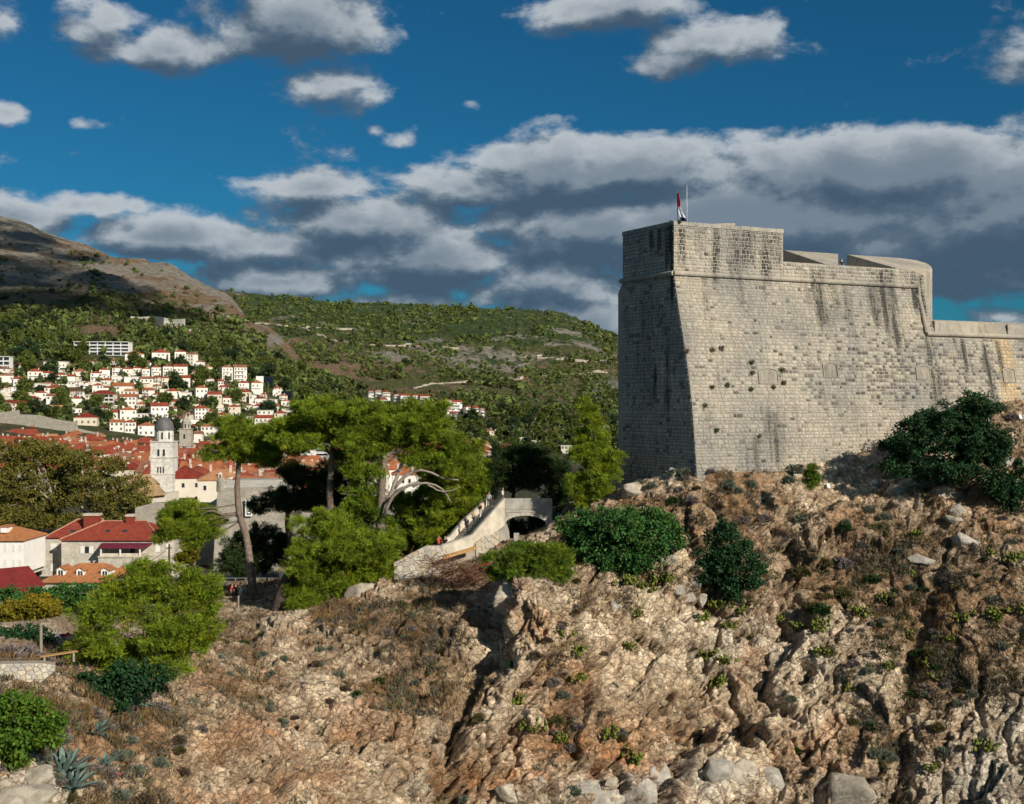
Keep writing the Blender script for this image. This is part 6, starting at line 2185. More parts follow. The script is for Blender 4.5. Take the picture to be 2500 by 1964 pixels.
    # far estate across the bay
    S2 = [(893, 912, 956, 986, 'gable_y', 'red', .3, (3, 4)), (910, 930, 954, 984, 'gable_y', 'red', .3, (3, 4)), (928, 952, 958, 988, 'gable_y', 'red', .3, (3, 4)), (924, 942, 976, 994, 'gable_x', 'red', .2, (3, 2)), (956, 976, 964, 988, 'gable_y', 'red', .3, (3, 3)), (974, 1000, 966, 992, 'gable_x', 'red', .2, (4, 3)),
          (998, 1024, 966, 990, 'gable_y', 'red', .3, (3, 3)), (1022, 1048, 968, 994, 'gable_x', 'red', .2, (4, 3)), (950, 974, 986, 1000, 'gable_y', 'red', .3, (3, 2)), (972, 992, 986, 1000, 'gable_y', 'red', .3, (3, 2)), (1004, 1024, 988, 1002, 'gable_y', 'red', .3, (3, 2)),
          (1060, 1080, 982, 1014, 'gable_y', 'red', .3, (3, 4)), (1078, 1102, 978, 1012, 'gable_y', 'red', .3, (3, 4)), (1100, 1128, 982, 1012, 'gable_x', 'red', .2, (4, 4)), (1074, 1096, 1000, 1018, 'gable_x', 'red', .2, (3, 2)), (1096, 1114, 1010, 1024, 'gable_x', 'red', .2, (3, 2)),
          (1131, 1152, 994, 1016, 'gable_y', 'red', .3, (3, 3)), (1150, 1168, 996, 1020, 'gable_x', 'red', .2, (3, 3)), (1166, 1182, 998, 1022, 'gable_y', 'red', .3, (2, 3))]
    for i, (u0, u1, ve, vb, kind, roof, rz, wins) in enumerate(S2):
        Y = hit_ground((u0 + u1) / 2, vb) or 1250
        house(u0, u1, ve, vb, Y, kind, None, 'bright' if i % 3 else 'white', roof, rz, wins, depth=10, row='in the far white terraces', balcony=True, ws=(2.0, 1.5), frame=False, chim=0, sink=8)
    S3 = [(1118, 1140, 1036, 1050, 'gable_y', 'brown', .3, (3, 2), 'white'), (1134, 1162, 1036, 1054, 'hip', 'dark red', .1, (4, 2), 'white'), (1176, 1206, 1052, 1082, 'gable_y', 'brown', .2, (3, 3), 'cream'), (1204, 1226, 1056, 1076, 'hip', 'red', .1, (3, 2), 'ochre' if 0 else 'cream'), (1158, 1174, 1078, 1094, 'gable_x', 'red', .1, (2, 1), 'white'), (1230, 1246, 1066, 1076, 'gable_x', 'orange', .1, (2, 1), 'pink'),
          (1264, 1298, 1062, 1072, 'gable_x', 'brown', .2, (4, 1), 'bright'), (1312, 1338, 1060, 1072, 'hip', 'dark red', .1, (3, 1), 'cream'), (1455, 1478, 1018, 1034, 'flat', 'red', .1, (3, 3), 'white'), (1410, 1428, 1036, 1052, 'gable_y', 'brown', .3, (2, 2), 'pale'), (1306, 1326, 1012, 1024, 'gable_y', 'red', .2, (2, 1), 'white'), (1060, 1078, 1040, 1052, 'gable_x', 'brown', .2, (2, 1), 'pale'), (1090, 1112, 1042, 1056, 'gable_x', 'brown', .2, (3, 1), 'cream'),
          (1370, 1396, 1090, 1108, 'flat', 'red', 0, (3, 2), 'pale'), (1258, 1328, 1098, 1118, 'flat', 'red', 0, (8, 2), 'white'), (1275, 1330, 1078, 1098, 'flat', 'red', 0, (5, 2), 'pale'), (1270, 1284, 1070, 1100, 'flat', 'red', 0, (1, 3), 'bright')]
    for (u0, u1, ve, vb, kind, roof, rz, wins, wall) in S3:
        Y = hit_ground((u0 + u1) / 2, vb) or 850
        house(u0, u1, ve, vb, Y, kind, None, wall, roof, rz, wins, depth=9, row='below the far white terraces', ws=(1.3, 1.5), frame=False, chim=1, sink=6)


build_hillside_houses()


def slab_block(name, label, u0, u1, vt, vb, Y, cols, floors, wall, glass, rz=0, depth=14, rec=1.2):
    """modern block: frame of piers and floor slabs with recessed glazing, balconies"""
    c = P((u0 + u1) / 2, vb, Y)
    w, h = px(u1 - u0, Y), px(vb - vt, Y)
    t = thing(name, label, 'building', c, None, rz)
    MB().box(-w / 2, w / 2, rec, depth, -4, h).build('wall', wall, t)
    fh = h / floors
    for j in range(floors + 1):
        MB().box(-w / 2, w / 2, -.3, rec - .002, j * fh - .18, j * fh + .18).build('floor_slab', wall, t)
    for i in range(cols + 1):
        x = -w / 2 + w * i / cols
        x0, x1 = max(-w / 2, x - .28), min(w / 2, x + .28)
        MB().box(x0, x1, -.05, rec - .004, .19, h - .19).build('pier', wall, t)
    for j in range(floors):
        for i in range(cols):
            x0, x1 = -w / 2 + w * i / cols + .3, -w / 2 + w * (i + 1) / cols - .3
            MB().box(x0, x1, rec - .06, rec - .01, j * fh + .25, (j + 1) * fh - .25).build('window', glass, t)
            if j:
                MB().box(x0, x1, -.18, -.1, j * fh + .20, j * fh + 1.0).build('railing', M_RAIL, t)
    MB().box(-w / 2 - .4, w / 2 + .4, -.8, depth + .4, h + .19, h + .6).build('roof', wall, t)
    return t


M_RAIL = mat_simple('pale_railing', (.55, .58, .60), (.45, .48, .50), 1, .4, 0)
M_GLASS = mat_simple('dark_glazing', (.05, .07, .085), (.02, .03, .04), .6, .2, 0)
M_BLACK = mat_simple('black_glazing', (.012, .018, .028), (.006, .008, .012), .4, .15, 0)


def build_blocks():
    Y = hit_ground(245, 868) or 1000
    slab_block('hotel', 'long white hotel block with a grid of recessed balconies under the rock cut', 182, 312, 836, 868, Y, 7, 4, WM['bright'], M_GLASS, .08)
    Y = hit_ground(640, 945) or 950
    c = P(634, 945, Y)
    t = thing('modern_house', 'white cube with a black glass front at the top of the hillside houses', 'building', c, None, .1)
    w = px(18, Y)
    h = px(26, Y)
    MB().box(-w / 2, w / 2, 0, 12, -4, h).build('wall', WM['bright'], t)
    MB().box(w / 2 + .01, w / 2 + px(22, Y), .6, 12, -4, h * .98).build('glass_front', M_BLACK, t)
    for j in range(5):
        MB().box(w / 2 + .02, w / 2 + px(22.6, Y), .3, .58, h * j / 4.2 - .1, h * j / 4.2 + .1).build('floor_slab', M_GLASS, t)
    Y = hit_ground(680, 972) or 950
    t = thing('modern_house', 'low white cube with a dark flat wing right of the black glass block', 'building', P(676, 972, Y), None, .05)
    w, h = px(20, Y), px(20, Y)
    MB().box(-w / 2, w / 2, 0, 10, -4, h).build('wall', WM['bright'], t)
    MB().box(w / 2 + .01, w / 2 + px(24, Y), .8, 10, -4, h * .82).build('glass_front', M_BLACK, t)
    for k in range(3):
        add_window(t, -w / 4 + k * w / 4, -.04, h * (.25 + .2 * k), 0, 1.2, 1.2, frame=False)
    # white blocks behind the pines
    slab_block('hotel', 'wide white hotel with long dark strip windows behind the pine trunks', 742, 806, 1066, 1128, 560, 1, 6, WM['bright'], M_GLASS, 0, 16, .8)
    t = thing('white_hall', 'plain white hall with a blank wall left of the strip-windowed hotel', 'building', P(733, 1138, 520), None, 0)
    w, h = px(60, 520), px(48, 520)
    MB().box(-w / 2, w / 2, 0, 10, -3, h).build('wall', WM['bright'], t)
    v, f = roof_mesh('hip', w, 10, h + .02, 1.6)
    mk('roof', [(a, b + 5, c) for a, b, c in v], f, RM['orange'], t)
    for k in range(9):
        add_window(t, -w / 2 + w * (k + .5) / 9, -.04, h * .22, 0, .5, 1.0, frame=False)
    # left edge white villa with roof terrace
    Y = hit_ground(8, 905) or 900
    slab_block('villa', 'stacked white terraced villa at the left edge above the houses', -22, 22, 872, 905, Y, 3, 3, WM['bright'], M_GLASS, .1, 9)
    Y = hit_ground(247, 985) or 760
    t = slab_block('apartment_house', 'broad cream apartment house with pink balconies and a dark red hipped roof', 220, 276, 964, 992, Y, 5, 3, WM['cream'], M_GLASS, .05, 10)
    w = px(56, Y)
    v, f = roof_mesh('hip', w, 11, px(28, Y) + .62, px(9, Y), .5)
    mk('roof', [(a, b + 5, c) for a, b, c in v], f, RM['dark red'], t)
    # grey retaining screens on the hill
    for lab, pts, hh in (('long pale retaining wall across the dark slope above the cypresses', [(318, 790), (345, 792), (372, 792), (400, 796), (418, 798), (450, 800)], 24), ('lower pale retaining wall right of the long one on the slope', [(456, 812), (478, 812), (500, 816), (530, 832)], 12)):
        V = []
        for (u, v) in pts:
            Y = hit_ground(u, v) or 1200
            p = P(u, v + 3, Y)
            V += [p, p + Vector((0, .8, px(hh, Y) * random.uniform(.8, 1.1)))]
        n = len(pts)
        v = [tuple(x) for x in V] + [tuple(x + Vector((0, 3, 0))) for x in V]
        f = []
        for i in range(n - 1):
            a = 2 * i
            f += [[a, a + 2, a + 3, a + 1], [a + 1, a + 3, 2 * n + a + 3, 2 * n + a + 1], [2 * n + a, 2 * n + a + 1, 2 * n + a + 3, 2 * n + a + 2]]
        o = mk('retaining_wall', v, f, WM['pale'])
        tag(o, lab, 'wall')


build_blocks()


def build_old_town():
    r = random.Random(77)
    rows = [(272, 1192), (290, 1184), (308, 1176), (326, 1168), (346, 1161), (368, 1154), (392, 1146), (418, 1138), (446, 1130), (476, 1122), (508, 1114), (544, 1106), (584, 1098), (628, 1090)]
    names = []
    for k, (Y, ve) in enumerate(rows):
        x0, x1 = (-40, 760) if Y < 330 else (-40, 1240)
        u = x0 + r.uniform(-20, 10)
        while u < x1:
            w = r.uniform(8.5, 15)
            wp = w / Y * F
            um = u + wp / 2
            lift = np.interp(um, [0, 180, 330, 450, 800], [34, 26, 6, 0, 0]) * (1.0 if Y > 420 else .35)
            e = ve - lift + r.uniform(-5, 6)
            near_tower = Y < 325 and 330 < um < 440
            skip = near_tower or (um > 850 and Y < 365) or (Y < 350 and um < 330) or (um > 1120 and Y < 520) or (Y < 305 and um < 545) or (um > 700 and Y < 500 and r.random() < .25) or (690 < um < 820 and Y > 470)
            if not skip:
                kind = r.choice(['gable_x', 'gable_x', 'gable_y', 'hip', 'gable_x', 'hip'])
                roof = r.choice(['red', 'red', 'red', 'orange', 'dark red', 'orange', 'brown', 'ochre'])
                wall = r.choice(['pale', 'stone', 'cream', 'white', 'stone', 'pale'])
                house(u, u + wp * .96, e, e + px(1, 1) * 0 + 8.0 / Y * F, Y, kind, None, wall, roof, r.uniform(-.14, .3), (r.choice([2, 3, 3, 4]), 2) if Y < 520 else (3, 1),
                      depth=r.uniform(9, 13), shut=None, row='in old-town roof row %s' % ['one', 'two', 'three', 'four', 'five', 'six', 'seven', 'eight', 'nine', 'ten', 'eleven', 'twelve', 'thirteen', 'fourteen'][k], dorm=(r.choice([0, 1, 2, 2]) if kind != 'gable_y' and Y < 520 else 0), chim=r.choice([1, 1, 2]), sink=10, ws=(.85, 1.3), frame=Y < 380, seed=r.randrange(10 ** 6))
            u += wp * r.uniform(.98, 1.06)


build_old_town()
label_houses()

# ------------------------------------------------------------------ villa quarter, town wall, bell towers
def mat_ashlar(name, c, sx, sy, dark=.6):
    """weathered wall with courses too small to model at this distance"""
    m, nt, b = base_mat(name)
    tcn = nd(nt, 'ShaderNodeTexCoord')
    mp = nd(nt, 'ShaderNodeMapping')
    mp.inputs['Rotation'].default_value = (R(90), 0, 0)
    nt.links.new(tcn.outputs['Object'], mp.inputs[0])
    br = nd(nt, 'ShaderNodeTexBrick')
    br.inputs['Scale'].default_value = 1
    br.inputs['Brick Width'].default_value = sx
    br.inputs['Row Height'].default_value = sy
    br.inputs['Mortar Size'].default_value = .03
    br.inputs['Color1'].default_value = (*c, 1)
    br.inputs['Color2'].default_value = (*[x * .78 for x in c], 1)
    br.inputs['Mortar'].default_value = (*[x * dark for x in c], 1)
    nt.links.new(mp.outputs[0], br.inputs['Vector'])
    n = noise_out(nt, .5, 7, .7)
    k = mixc(nt, 1.0, br.outputs[0], ramp(nt, n, (.28, g1(.62)), (.72, g1(1.15))), 'MULTIPLY')
    nt.links.new(k, b.inputs['Base Color'])
    b.inputs['Roughness'].default_value = .93
    bump(nt, b, n, .5, .15)
    return m


M_CITY = mat_ashlar('town_wall_stone', (.43, .39, .32), .6, .36)
M_VILLA = mat_ashlar('villa_stone', (.60, .55, .46), .5, .26, .8)
M_TOWER = mat_ashlar('tower_stone', (.74, .70, .63), .9, .5, .9)
M_TOWER2 = mat_ashlar('old_tower_stone', (.47, .42, .35), .9, .5, .8)
M_VRED = mat_roof('villa_roof', (.27, .050, .028), 1.6)
M_VOCH = mat_roof('annex_roof', (.40, .165, .065), 1.8)
M_RIDGE = mat_simple('ridge_tiles', (.45, .27, .18), (.32, .16, .10), 2, .9, .3, .05)
M_BRICK = mat_simple('chimney_brick', (.25, .05, .03), (.16, .03, .02), 3, .9, .3, .03)


def bx(t, name, u0, u1, v0, v1, Y, d, mat, proud=0):
    """box whose front face spans the pixels u0..u1, v0..v1 at depth Y"""
    a, b = P(u0, v1, Y), P(u1, v0, Y)
    q = MB().box(a.x, b.x, Y - proud, Y + d, a.z, b.z)
    return part(t, name, q.v, q.f, mat)


def poly_prism(t, name, pts, th, mat, **k):
    """flat polygon (world points) given thickness downwards"""
    n = len(pts)
    v = [tuple(p) for p in pts] + [tuple(Vector(p) - Vector((0, 0, th))) for p in pts]
    f = [list(range(n)), list(range(n, 2 * n))[::-1]] + [[i, n + i, n + (i + 1) % n, (i + 1) % n] for i in range(n)]
    return part(t, name, v, f, mat, **k)


def sub(p, name, u0, u1, v0, v1, Y, d, mat, proud=0):
    a, b = P(u0, v1, Y), P(u1, v0, Y)
    q = MB().box(a.x, b.x, Y - proud, Y + d, a.z, b.z)
    off = Vector(p.parent.location) if p.parent else Vector(p.location)
    return mk(name, [Vector(x) - off for x in q.v], q.f, mat, parent=p)


def build_villa():
    Y = 226
    t = thing('villa', 'stone villa with a red hipped roof, two brick chimneys and a covered balcony', 'house', P(240, 1400, Y))
    bx(t, 'wall', 150, 392, 1318, 1412, Y, 13, M_VILLA)
    bx(t, 'wing_wall', 95, 150, 1317, 1412, Y + 4, 9, M_VILLA)
    E = lambda u, v, dy: P(u, v, Y + dy)
    z0 = P(0, 1317, Y).z
    X = lambda u: (u - 1250) / F * Y

    def roof(name, c, rl, rr, dep0, dep1, zr):
        (x0, x1) = c
        y0, y1 = Y + dep0, Y + dep1
        ym = (y0 + y1) / 2
        v = [(x0, y0, z0), (x1, y0, z0), (x1, y1, z0), (x0, y1, z0), (rl, ym, zr), (rr, ym, zr), (x0, y0, z0 - .2), (x1, y0, z0 - .2), (x1, y1, z0 - .2), (x0, y1, z0 - .2)]
        f = [[0, 1, 5, 4], [1, 2, 5], [2, 3, 4, 5], [3, 0, 4], [6, 7, 1, 0], [7, 8, 2, 1], [8, 9, 3, 2], [9, 6, 0, 3], [9, 8, 7, 6]]
        o = part(t, name, v, f, M_VRED)
        for a, b in ((0, 4), (1, 5), (4, 5)):
            tv, tf = tube([Vector(v[a]) + Vector((0, 0, .06)), Vector(v[b]) + Vector((0, 0, .06))], .14, 6)
            mk('ridge', [Vector(q) - Vector(t.location) for q in tv], tf, M_RIDGE, parent=o)
        return o
    zr = P(0, 1276, Y + 6.5).z + .2
    roof('roof', (X(92), X(200)), X(150), X(215), 3.6, 13.6, zr + .25)
    roof('roof', (X(148), X(396)), X(226), X(330), -.6, 13.8, zr + .1)
    for u0, u1, v0, v1 in ((204, 240, 1260, 1292), (307, 324, 1262, 1290)):
        c = bx(t, 'chimney', u0, u1, v0, v1, Y + 5.4, 1.6, M_BRICK)
        sub(c, 'cap', u0 - 1.5, u1 + 1.5, v0 - 5, v0 - .1, Y + 5.2, 2.0, M_CHIM)
    for u in (172, 258, 300):
        bx(t, 'skylight', u, u + 9, 1294, 1300, Y + 2.2, .4, M_GLASS)
    # windows with white shutters
    for u, v0, v1 in ((207, 1335, 1351),):
        w = bx(t, 'window', u, u + 10, v0, v1, Y - .02, .1, M_PANE)
        sub(w, 'shutter', u - 11, u - .5, v0 - 1, v1 + 1, Y - .12, .06, M_SHUT['white'])
        sub(w, 'shutter', u + 10.5, u + 21, v0 - 1, v1 + 1, Y - .12, .06, M_SHUT['white'])
    for u0, u1, v0, v1, yy in ((123, 139, 1327, 1346, Y + 4), (123, 139, 1377, 1396, Y + 4), (379, 391, 1330, 1348, Y), (406, 412, 1328, 1346, Y + 3)):
        bx(t, 'closed_shutter', u0, u1, v0, v1, yy - .1, .08, M_SHUT['white'])
    bx(t, 'side_wall', 392.2, 424, 1318, 1412, Y + 3, 8, M_VILLA)
    # balcony with a lean-to roof on posts
    yb = Y - 4
    b = bx(t, 'balcony', 240, 346, 1362, 1412, yb, 3.98, M_VILLA)
    sub(b, 'slab', 238, 348, 1358.5, 1361.8, yb - .25, 4.2, M_PLAS)
    for u in (246, 293, 341):
        sub(b, 'post', u - 1.6, u + 1.6, 1337.5, 1358.4, yb, .28, M_SHUT['white'])
    sub(b, 'parapet', 242, 345, 1351.5, 1358.4, yb + .3, .12, M_PLAS)
    sub(b, 'door', 317, 330, 1339, 1360, Y - .05, .04, M_PANE)
    sub(b, 'door_frame', 315, 316.8, 1338, 1360, Y - .09, .08, M_SHUT['white'])
    sub(b, 'door_frame', 330.2, 332, 1338, 1360, Y - .09, .08, M_SHUT['white'])
    p = [P(241, 1337, yb - .3), P(347, 1337, yb - .3), P(372, 1326, Y - .3), P(248, 1326, Y - .3)]
    poly_prism(t, 'balcony_roof', p, .22, mat_roof('balcony_roof', (.16, .02, .04), 2))
    bx(t, 'cornice', 149, 393, 1318.2, 1321, Y - .25, .2, M_PLAS)
    # side terrace
    bx(t, 'terrace', 346.2, 428, 1362, 1414, Y - 3, 2.9, M_PLAS)

    # annex with three dormers
    Y2 = 205
    a = thing('annex_house', 'low house with an ochre tiled roof and three white dormers below the villa', 'house', P(190, 1440, Y2))
    bx(a, 'wall', 104, 266, 1420, 1446, Y2, 9, M_VILLA)
    z0 = P(0, 1420, Y2).z
    X2 = lambda u: (u - 1250) / F * Y2
    zr = P(0, 1375, Y2 + 4.5).z
    v = [(X2(98), Y2 - .6, z0), (X2(272), Y2 - .6, z0), (X2(272), Y2 + 9.6, z0), (X2(98), Y2 + 9.6, z0), (X2(170), Y2 + 4.5, zr), (X2(240), Y2 + 4.5, zr)]
    v += [(q[0], q[1], q[2] - .22) for q in v[:4]]
    part(a, 'roof', v, [[0, 1, 5, 4], [1, 2, 5], [2, 3, 4, 5], [3, 0, 4], [6, 7, 1, 0], [7, 8, 2, 1], [9, 6, 0, 3], [8, 9, 3, 2]], M_VOCH)
    for u, vv in ((148, 1408), (196, 1410), (256, 1410)):
        q = P(u, vv, Y2 + 1.2)
        m = MB().box(q.x - .75, q.x + .75, q.y, q.y + 3.0, q.z - .4, q.z + 1.3)
        m.add([(q.x - .75, q.y, q.z + 1.3), (q.x + .75, q.y, q.z + 1.3), (q.x, q.y, q.z + 1.75)], [[0, 1, 2]])
        dm = part(a, 'dormer', m.v, m.f, WM['bright'])
        off = Vector(a.location)
        rv = [(q.x - 1.0, q.y - .25, q.z + 1.28), (q.x, q.y - .25, q.z + 1.95), (q.x + 1.0, q.y - .25, q.z + 1.28), (q.x - 1.0, q.y + 3.4, q.z + 1.28), (q.x, q.y + 3.4, q.z + 1.95), (q.x + 1.0, q.y + 3.4, q.z + 1.28)]
        rv += [(x, y, z - .12) for x, y, z in rv]
        mk('dormer_roof', [Vector(x) - off for x in rv], [[0, 1, 4, 3], [1, 2, 5, 4], [6, 7, 1, 0], [7, 8, 2, 1], [9, 10, 7, 6], [10, 11, 8, 7], [6, 0, 3, 9], [8, 11, 5, 2]], M_VOCH, parent=dm)
        mk('dormer_window', [Vector(x) - off for x in MB().box(q.x - .42, q.x + .42, q.y - .03, q.y + .02, q.z + .05, q.z + 1.15).v], MB().box(0, 1, 0, 1, 0, 1).f, M_PANE, parent=dm)
        mk('mullion', [Vector(x) - off for x in MB().box(q.x - .05, q.x + .05, q.y - .06, q.y - .031, q.z + .05, q.z + 1.15).v], MB().box(0, 1, 0, 1, 0, 1).f, M_SHUT['white'], parent=dm)
    # lean-to beside it
    a = thing('lean_to_house', 'white gabled outhouse right of the annex dormers, half behind pine branches', 'house', P(300, 1440, 212))
    bx(a, 'wall', 278, 330, 1398, 1440, 212, 6, WM['pale'])
    q = [P(276, 1399, 211.5), P(298, 1380, 211.5), P(332, 1412, 211.5), P(332, 1412, 218.5), P(298, 1380, 218.5), P(276, 1399, 218.5)]
    part(a, 'roof', [tuple(x) for x in q], [[0, 1, 4, 5], [1, 2, 3, 4], [0, 2, 1], [5, 4, 3]], M_VOCH)
    # white house at the left edge
    Y3 = 216
    a = thing('white_house', 'tall white house with an ochre roof at the left edge', 'house', P(20, 1400, Y3))
    bx(a, 'wall', -60, 58, 1318, 1400, Y3, 10, WM['bright'])
    z0 = P(0, 1318, Y3).z
    X3 = lambda u: (u - 1250) / F * Y3
    zr = P(0, 1284, Y3 + 5).z
    v = [(X3(-70), Y3 - .5, z0), (X3(62), Y3 - .5, z0), (X3(62), Y3 + 10.5, z0), (X3(-70), Y3 + 10.5, z0), (X3(-40), Y3 + 5, zr), (X3(12), Y3 + 5, zr)]
    v += [(q[0], q[1], q[2] - .25) for q in v[:4]]
    part(a, 'roof', v, [[0, 1, 5, 4], [1, 2, 5], [2, 3, 4, 5], [3, 0, 4], [6, 7, 1, 0], [7, 8, 2, 1], [9, 6, 0, 3]], M_VOCH)
    d = bx(a, 'dormer', 1, 17, 1288, 1301, Y3 + 1.6, 2.5, WM['bright'])
    sub(d, 'dormer_roof', -1, 19, 1284, 1287.8, Y3 + 1.4, 3, M_VOCH)
    for u in (10, 30, 46):
        for v0 in (1330, 1366):
            bx(a, 'closed_shutter', u, u + 7, v0, v0 + 18, Y3 - .08, .07, M_SHUT['white'])
    a = thing('garden_house', 'narrow white wing between the white house and the villa', 'house', P(68, 1400, 222))
    bx(a, 'wall', 60, 82, 1337, 1400, 222, 6, WM['pale'])
    bx(a, 'terrace_rail', 59, 83, 1334, 1336.8, 221.8, 6.4, M_PLAS)
    # red shed
    Y4 = 172
    a = thing('shed', 'shed with one big plain red roof slope in the lower left corner of the quarter', 'shed', P(40, 1470, Y4))
    p = [P(14, 1454, Y4), P(110, 1428, Y4 + 1), P(70, 1382, Y4 + 10), P(-40, 1392, Y4 + 10), P(-50, 1440, Y4 + 2)]
    poly_prism(a, 'roof', p, .25, mat_roof('shed_roof', (.25, .030, .025), 3))
    q = [P(16, 1458, Y4 + .5), P(104, 1433, Y4 + 1.4), P(104, 1490, Y4 + 1.4), P(16, 1500, Y4 + .5), P(-50, 1446, Y4 + 2.4), P(-50, 1500, Y4 + 2.4)]
    part(a, 'wall', [tuple(x) for x in q], [[0, 3, 2, 1], [4, 5, 3, 0]], WM['pale'])


build_villa()


def build_town_wall():
    Y = 238
    t = thing('bastion', 'projecting grey bastion of the town wall with a carved niche and a corner turret', 'wall', P(610, 1400, Y))
    # slightly battered front with a sloped top
    a, b = P(532, 1192, Y + .5), P(704, 1190, Y + .5)
    z0 = P(0, 1420, Y).z
    x0, x1 = a.x, b.x
    v = [(x0 - .8, Y - 1.2, z0), (x1, Y - 1.2, z0), (x1, Y + 14, z0), (x0 + 1.5, Y + 14, z0), (x0, Y + .3, a.z), (x1, Y + .3, b.z), (x1, Y + 14, b.z + 1.2), (x0 + 2.0, Y + 14, a.z + 1.2)]
    part(t, 'wall', v, [[0, 1, 5, 4], [1, 2, 6, 5], [2, 3, 7, 6], [3, 0, 4, 7], [4, 5, 6, 7]], M_CITY)
    v = [(x0 - .1, Y + .2, a.z + .01), (x1, Y + .2, b.z + .01), (x1, Y + 5, b.z + 1.3), (x0 + .8, Y + 5, a.z + 1.3)]
    poly_prism(t, 'coping', [Vector(q) + Vector((0, 0, .05)) for q in v], .04, mat_simple('wall_walk', (.52, .48, .41), None, .5, .9, .1))
    # turret
    c = P(541, 1186, Y + 1.2)
    v, f = tube([c + Vector((0, 0, -2.2)), c + Vector((0, 0, -1.2)), c + Vector((0, 0, .9))], [.25, 1.1, 1.05], 12)
    tr = part(t, 'turret', v, f, M_CITY)
    v, f = tube([c + Vector((0, 0, .92)), c + Vector((0, 0, 1.3)), c + Vector((0, 0, 1.65)), c + Vector((0, 0, 1.85))], [1.2, .95, .5, .1], 12)
    mk('turret_cap', [Vector(q) - Vector(t.location) for q in v], f, M_CITY, parent=tr)
    # niche with a figure
    yn = Y - .55
    n = bx(t, 'niche', 601, 612, 1228, 1256, yn, .5, WM['grey'])
    for u0, u1, v0, v1 in ((598.5, 601, 1224, 1258), (612, 614.5, 1224, 1258), (598.5, 614.5, 1258.2, 1261), (597.5, 615.5, 1220.5, 1223.8)):
        sub(n, 'niche_frame', u0, u1, v0, v1, yn - .3, .5, WM['bright'])
    q = P(606.5, 1253, yn - .12)
    v, f = tube([q, q + Vector((0, 0, .8)), q + Vector((0, 0, 1.35)), q + Vector((0, 0, 1.45)), q + Vector((0, 0, 1.72))], [.30, .26, .30, .12, .13], 8)
    mk('statue', [Vector(x) - Vector(t.location) for x in v], f, WM['bright'], parent=n)
    # curtain walls left and right
    for lab, pts, vb, dy in (('plain curtain wall left of the bastion, in front of the church', [(330, 1240), (372, 1229), (430, 1228), (530, 1230)], 1420, 7),
                             ('sunlit curtain wall right of the bastion, behind the dark pine', [(704, 1236), (760, 1226), (830, 1216), (900, 1222), (1010, 1232)], 1420, 4)):
        v = []
        for (u, vv) in pts:
            p = P(u, vv, Y + dy)
            v += [(p.x - .0, Y + dy - .9, P(0, vb, Y).z), (p.x, Y + dy, p.z), (p.x, Y + dy + 2.6, p.z), (p.x, Y + dy + 2.8, P(0, vb, Y).z)]
        f = []
        for i in range(len(pts) - 1):
            k = 4 * i
            f += [[k, k + 4, k + 5, k + 1], [k + 1, k + 5, k + 6, k + 2], [k + 2, k + 6, k + 7, k + 3]]
        tag(mk('town_wall', v, f, M_CITY), lab, 'wall')
    # lower lit rampart and roof of the friary church
    t = thing('church', 'long church roof of tan tiles leaning down from the domed bell tower', 'church', P(340, 1240, 296))
    q = [P(296, 1162, 310), P(364, 1158, 310), P(406, 1206, 296), P(330, 1214, 296)]
    poly_prism(t, 'roof', q, .3, RM['tan'])
    bk = [P(296, 1162, 310), P(364, 1158, 310), P(400, 1190, 326), P(320, 1196, 326)]
    poly_prism(t, 'roof', [x + Vector((0, .02, -.01)) for x in bk][::-1], .3, RM['tan'])
    w = [P(332, 1215, 297), P(404, 1207, 297), P(404, 1260, 297), P(332, 1260, 297)]
    part(t, 'wall', [tuple(x) for x in w] + [tuple(x + Vector((0, 12, 0))) for x in w], [[3, 2, 1, 0], [0, 1, 5, 4], [1, 2, 6, 5], [3, 0, 4, 7]], WM['pale'])
    w = [P(296, 1165, 309.9), P(331, 1216, 296.4), P(331, 1260, 296.4), P(296, 1260, 309.9)]
    part(t, 'gable_wall', [tuple(x) for x in w] + [tuple(x + Vector((-.8, .3, 0))) for x in w], [[0, 3, 2, 1], [4, 5, 6, 7], [0, 1, 5, 4]], WM['pale'])


build_town_wall()


def arch_open(t, x, y, z, w, h, name='arched_opening', parent=None, mat=None):
    """dark arched opening with a raised pale surround"""
    n = 8
    pts = [(-w / 2, 0), (w / 2, 0), (w / 2, h - w / 2)] + [(w / 2 * math.cos(a), h - w / 2 + w / 2 * math.sin(a)) for a in np.linspace(0, math.pi, n)[1:]]
    m = len(pts)
    v = [(x + a, y - .04, z + b) for a, b in pts] + [(x + a, y + .02, z + b) for a, b in pts]
    f = [list(range(m))] + [[i, m + i, m + (i + 1) % m, (i + 1) % m] for i in range(m)]
    o = mk(name, v, f, M_PANE, parent=parent or t)
    k = 1.22
    q = [(a * k, b * 1.05 + (0 if b > 0 else -.1)) for a, b in pts]
    v = [(x + a, y - .09, z + b) for a, b in pts] + [(x + a, y - .09, z + b) for a, b in q] + [(x + a, y + .02, z + b) for a, b in q]
    f = [[i, (i + 1) % m, m + (i + 1) % m, m + i][::-1] for i in range(m)] + [[m + i, m + (i + 1) % m, 2 * m + (i + 1) % m, 2 * m + i][::-1] for i in range(m)]
    mk('surround', v, f, mat or M_TOWER, parent=o)
    return o


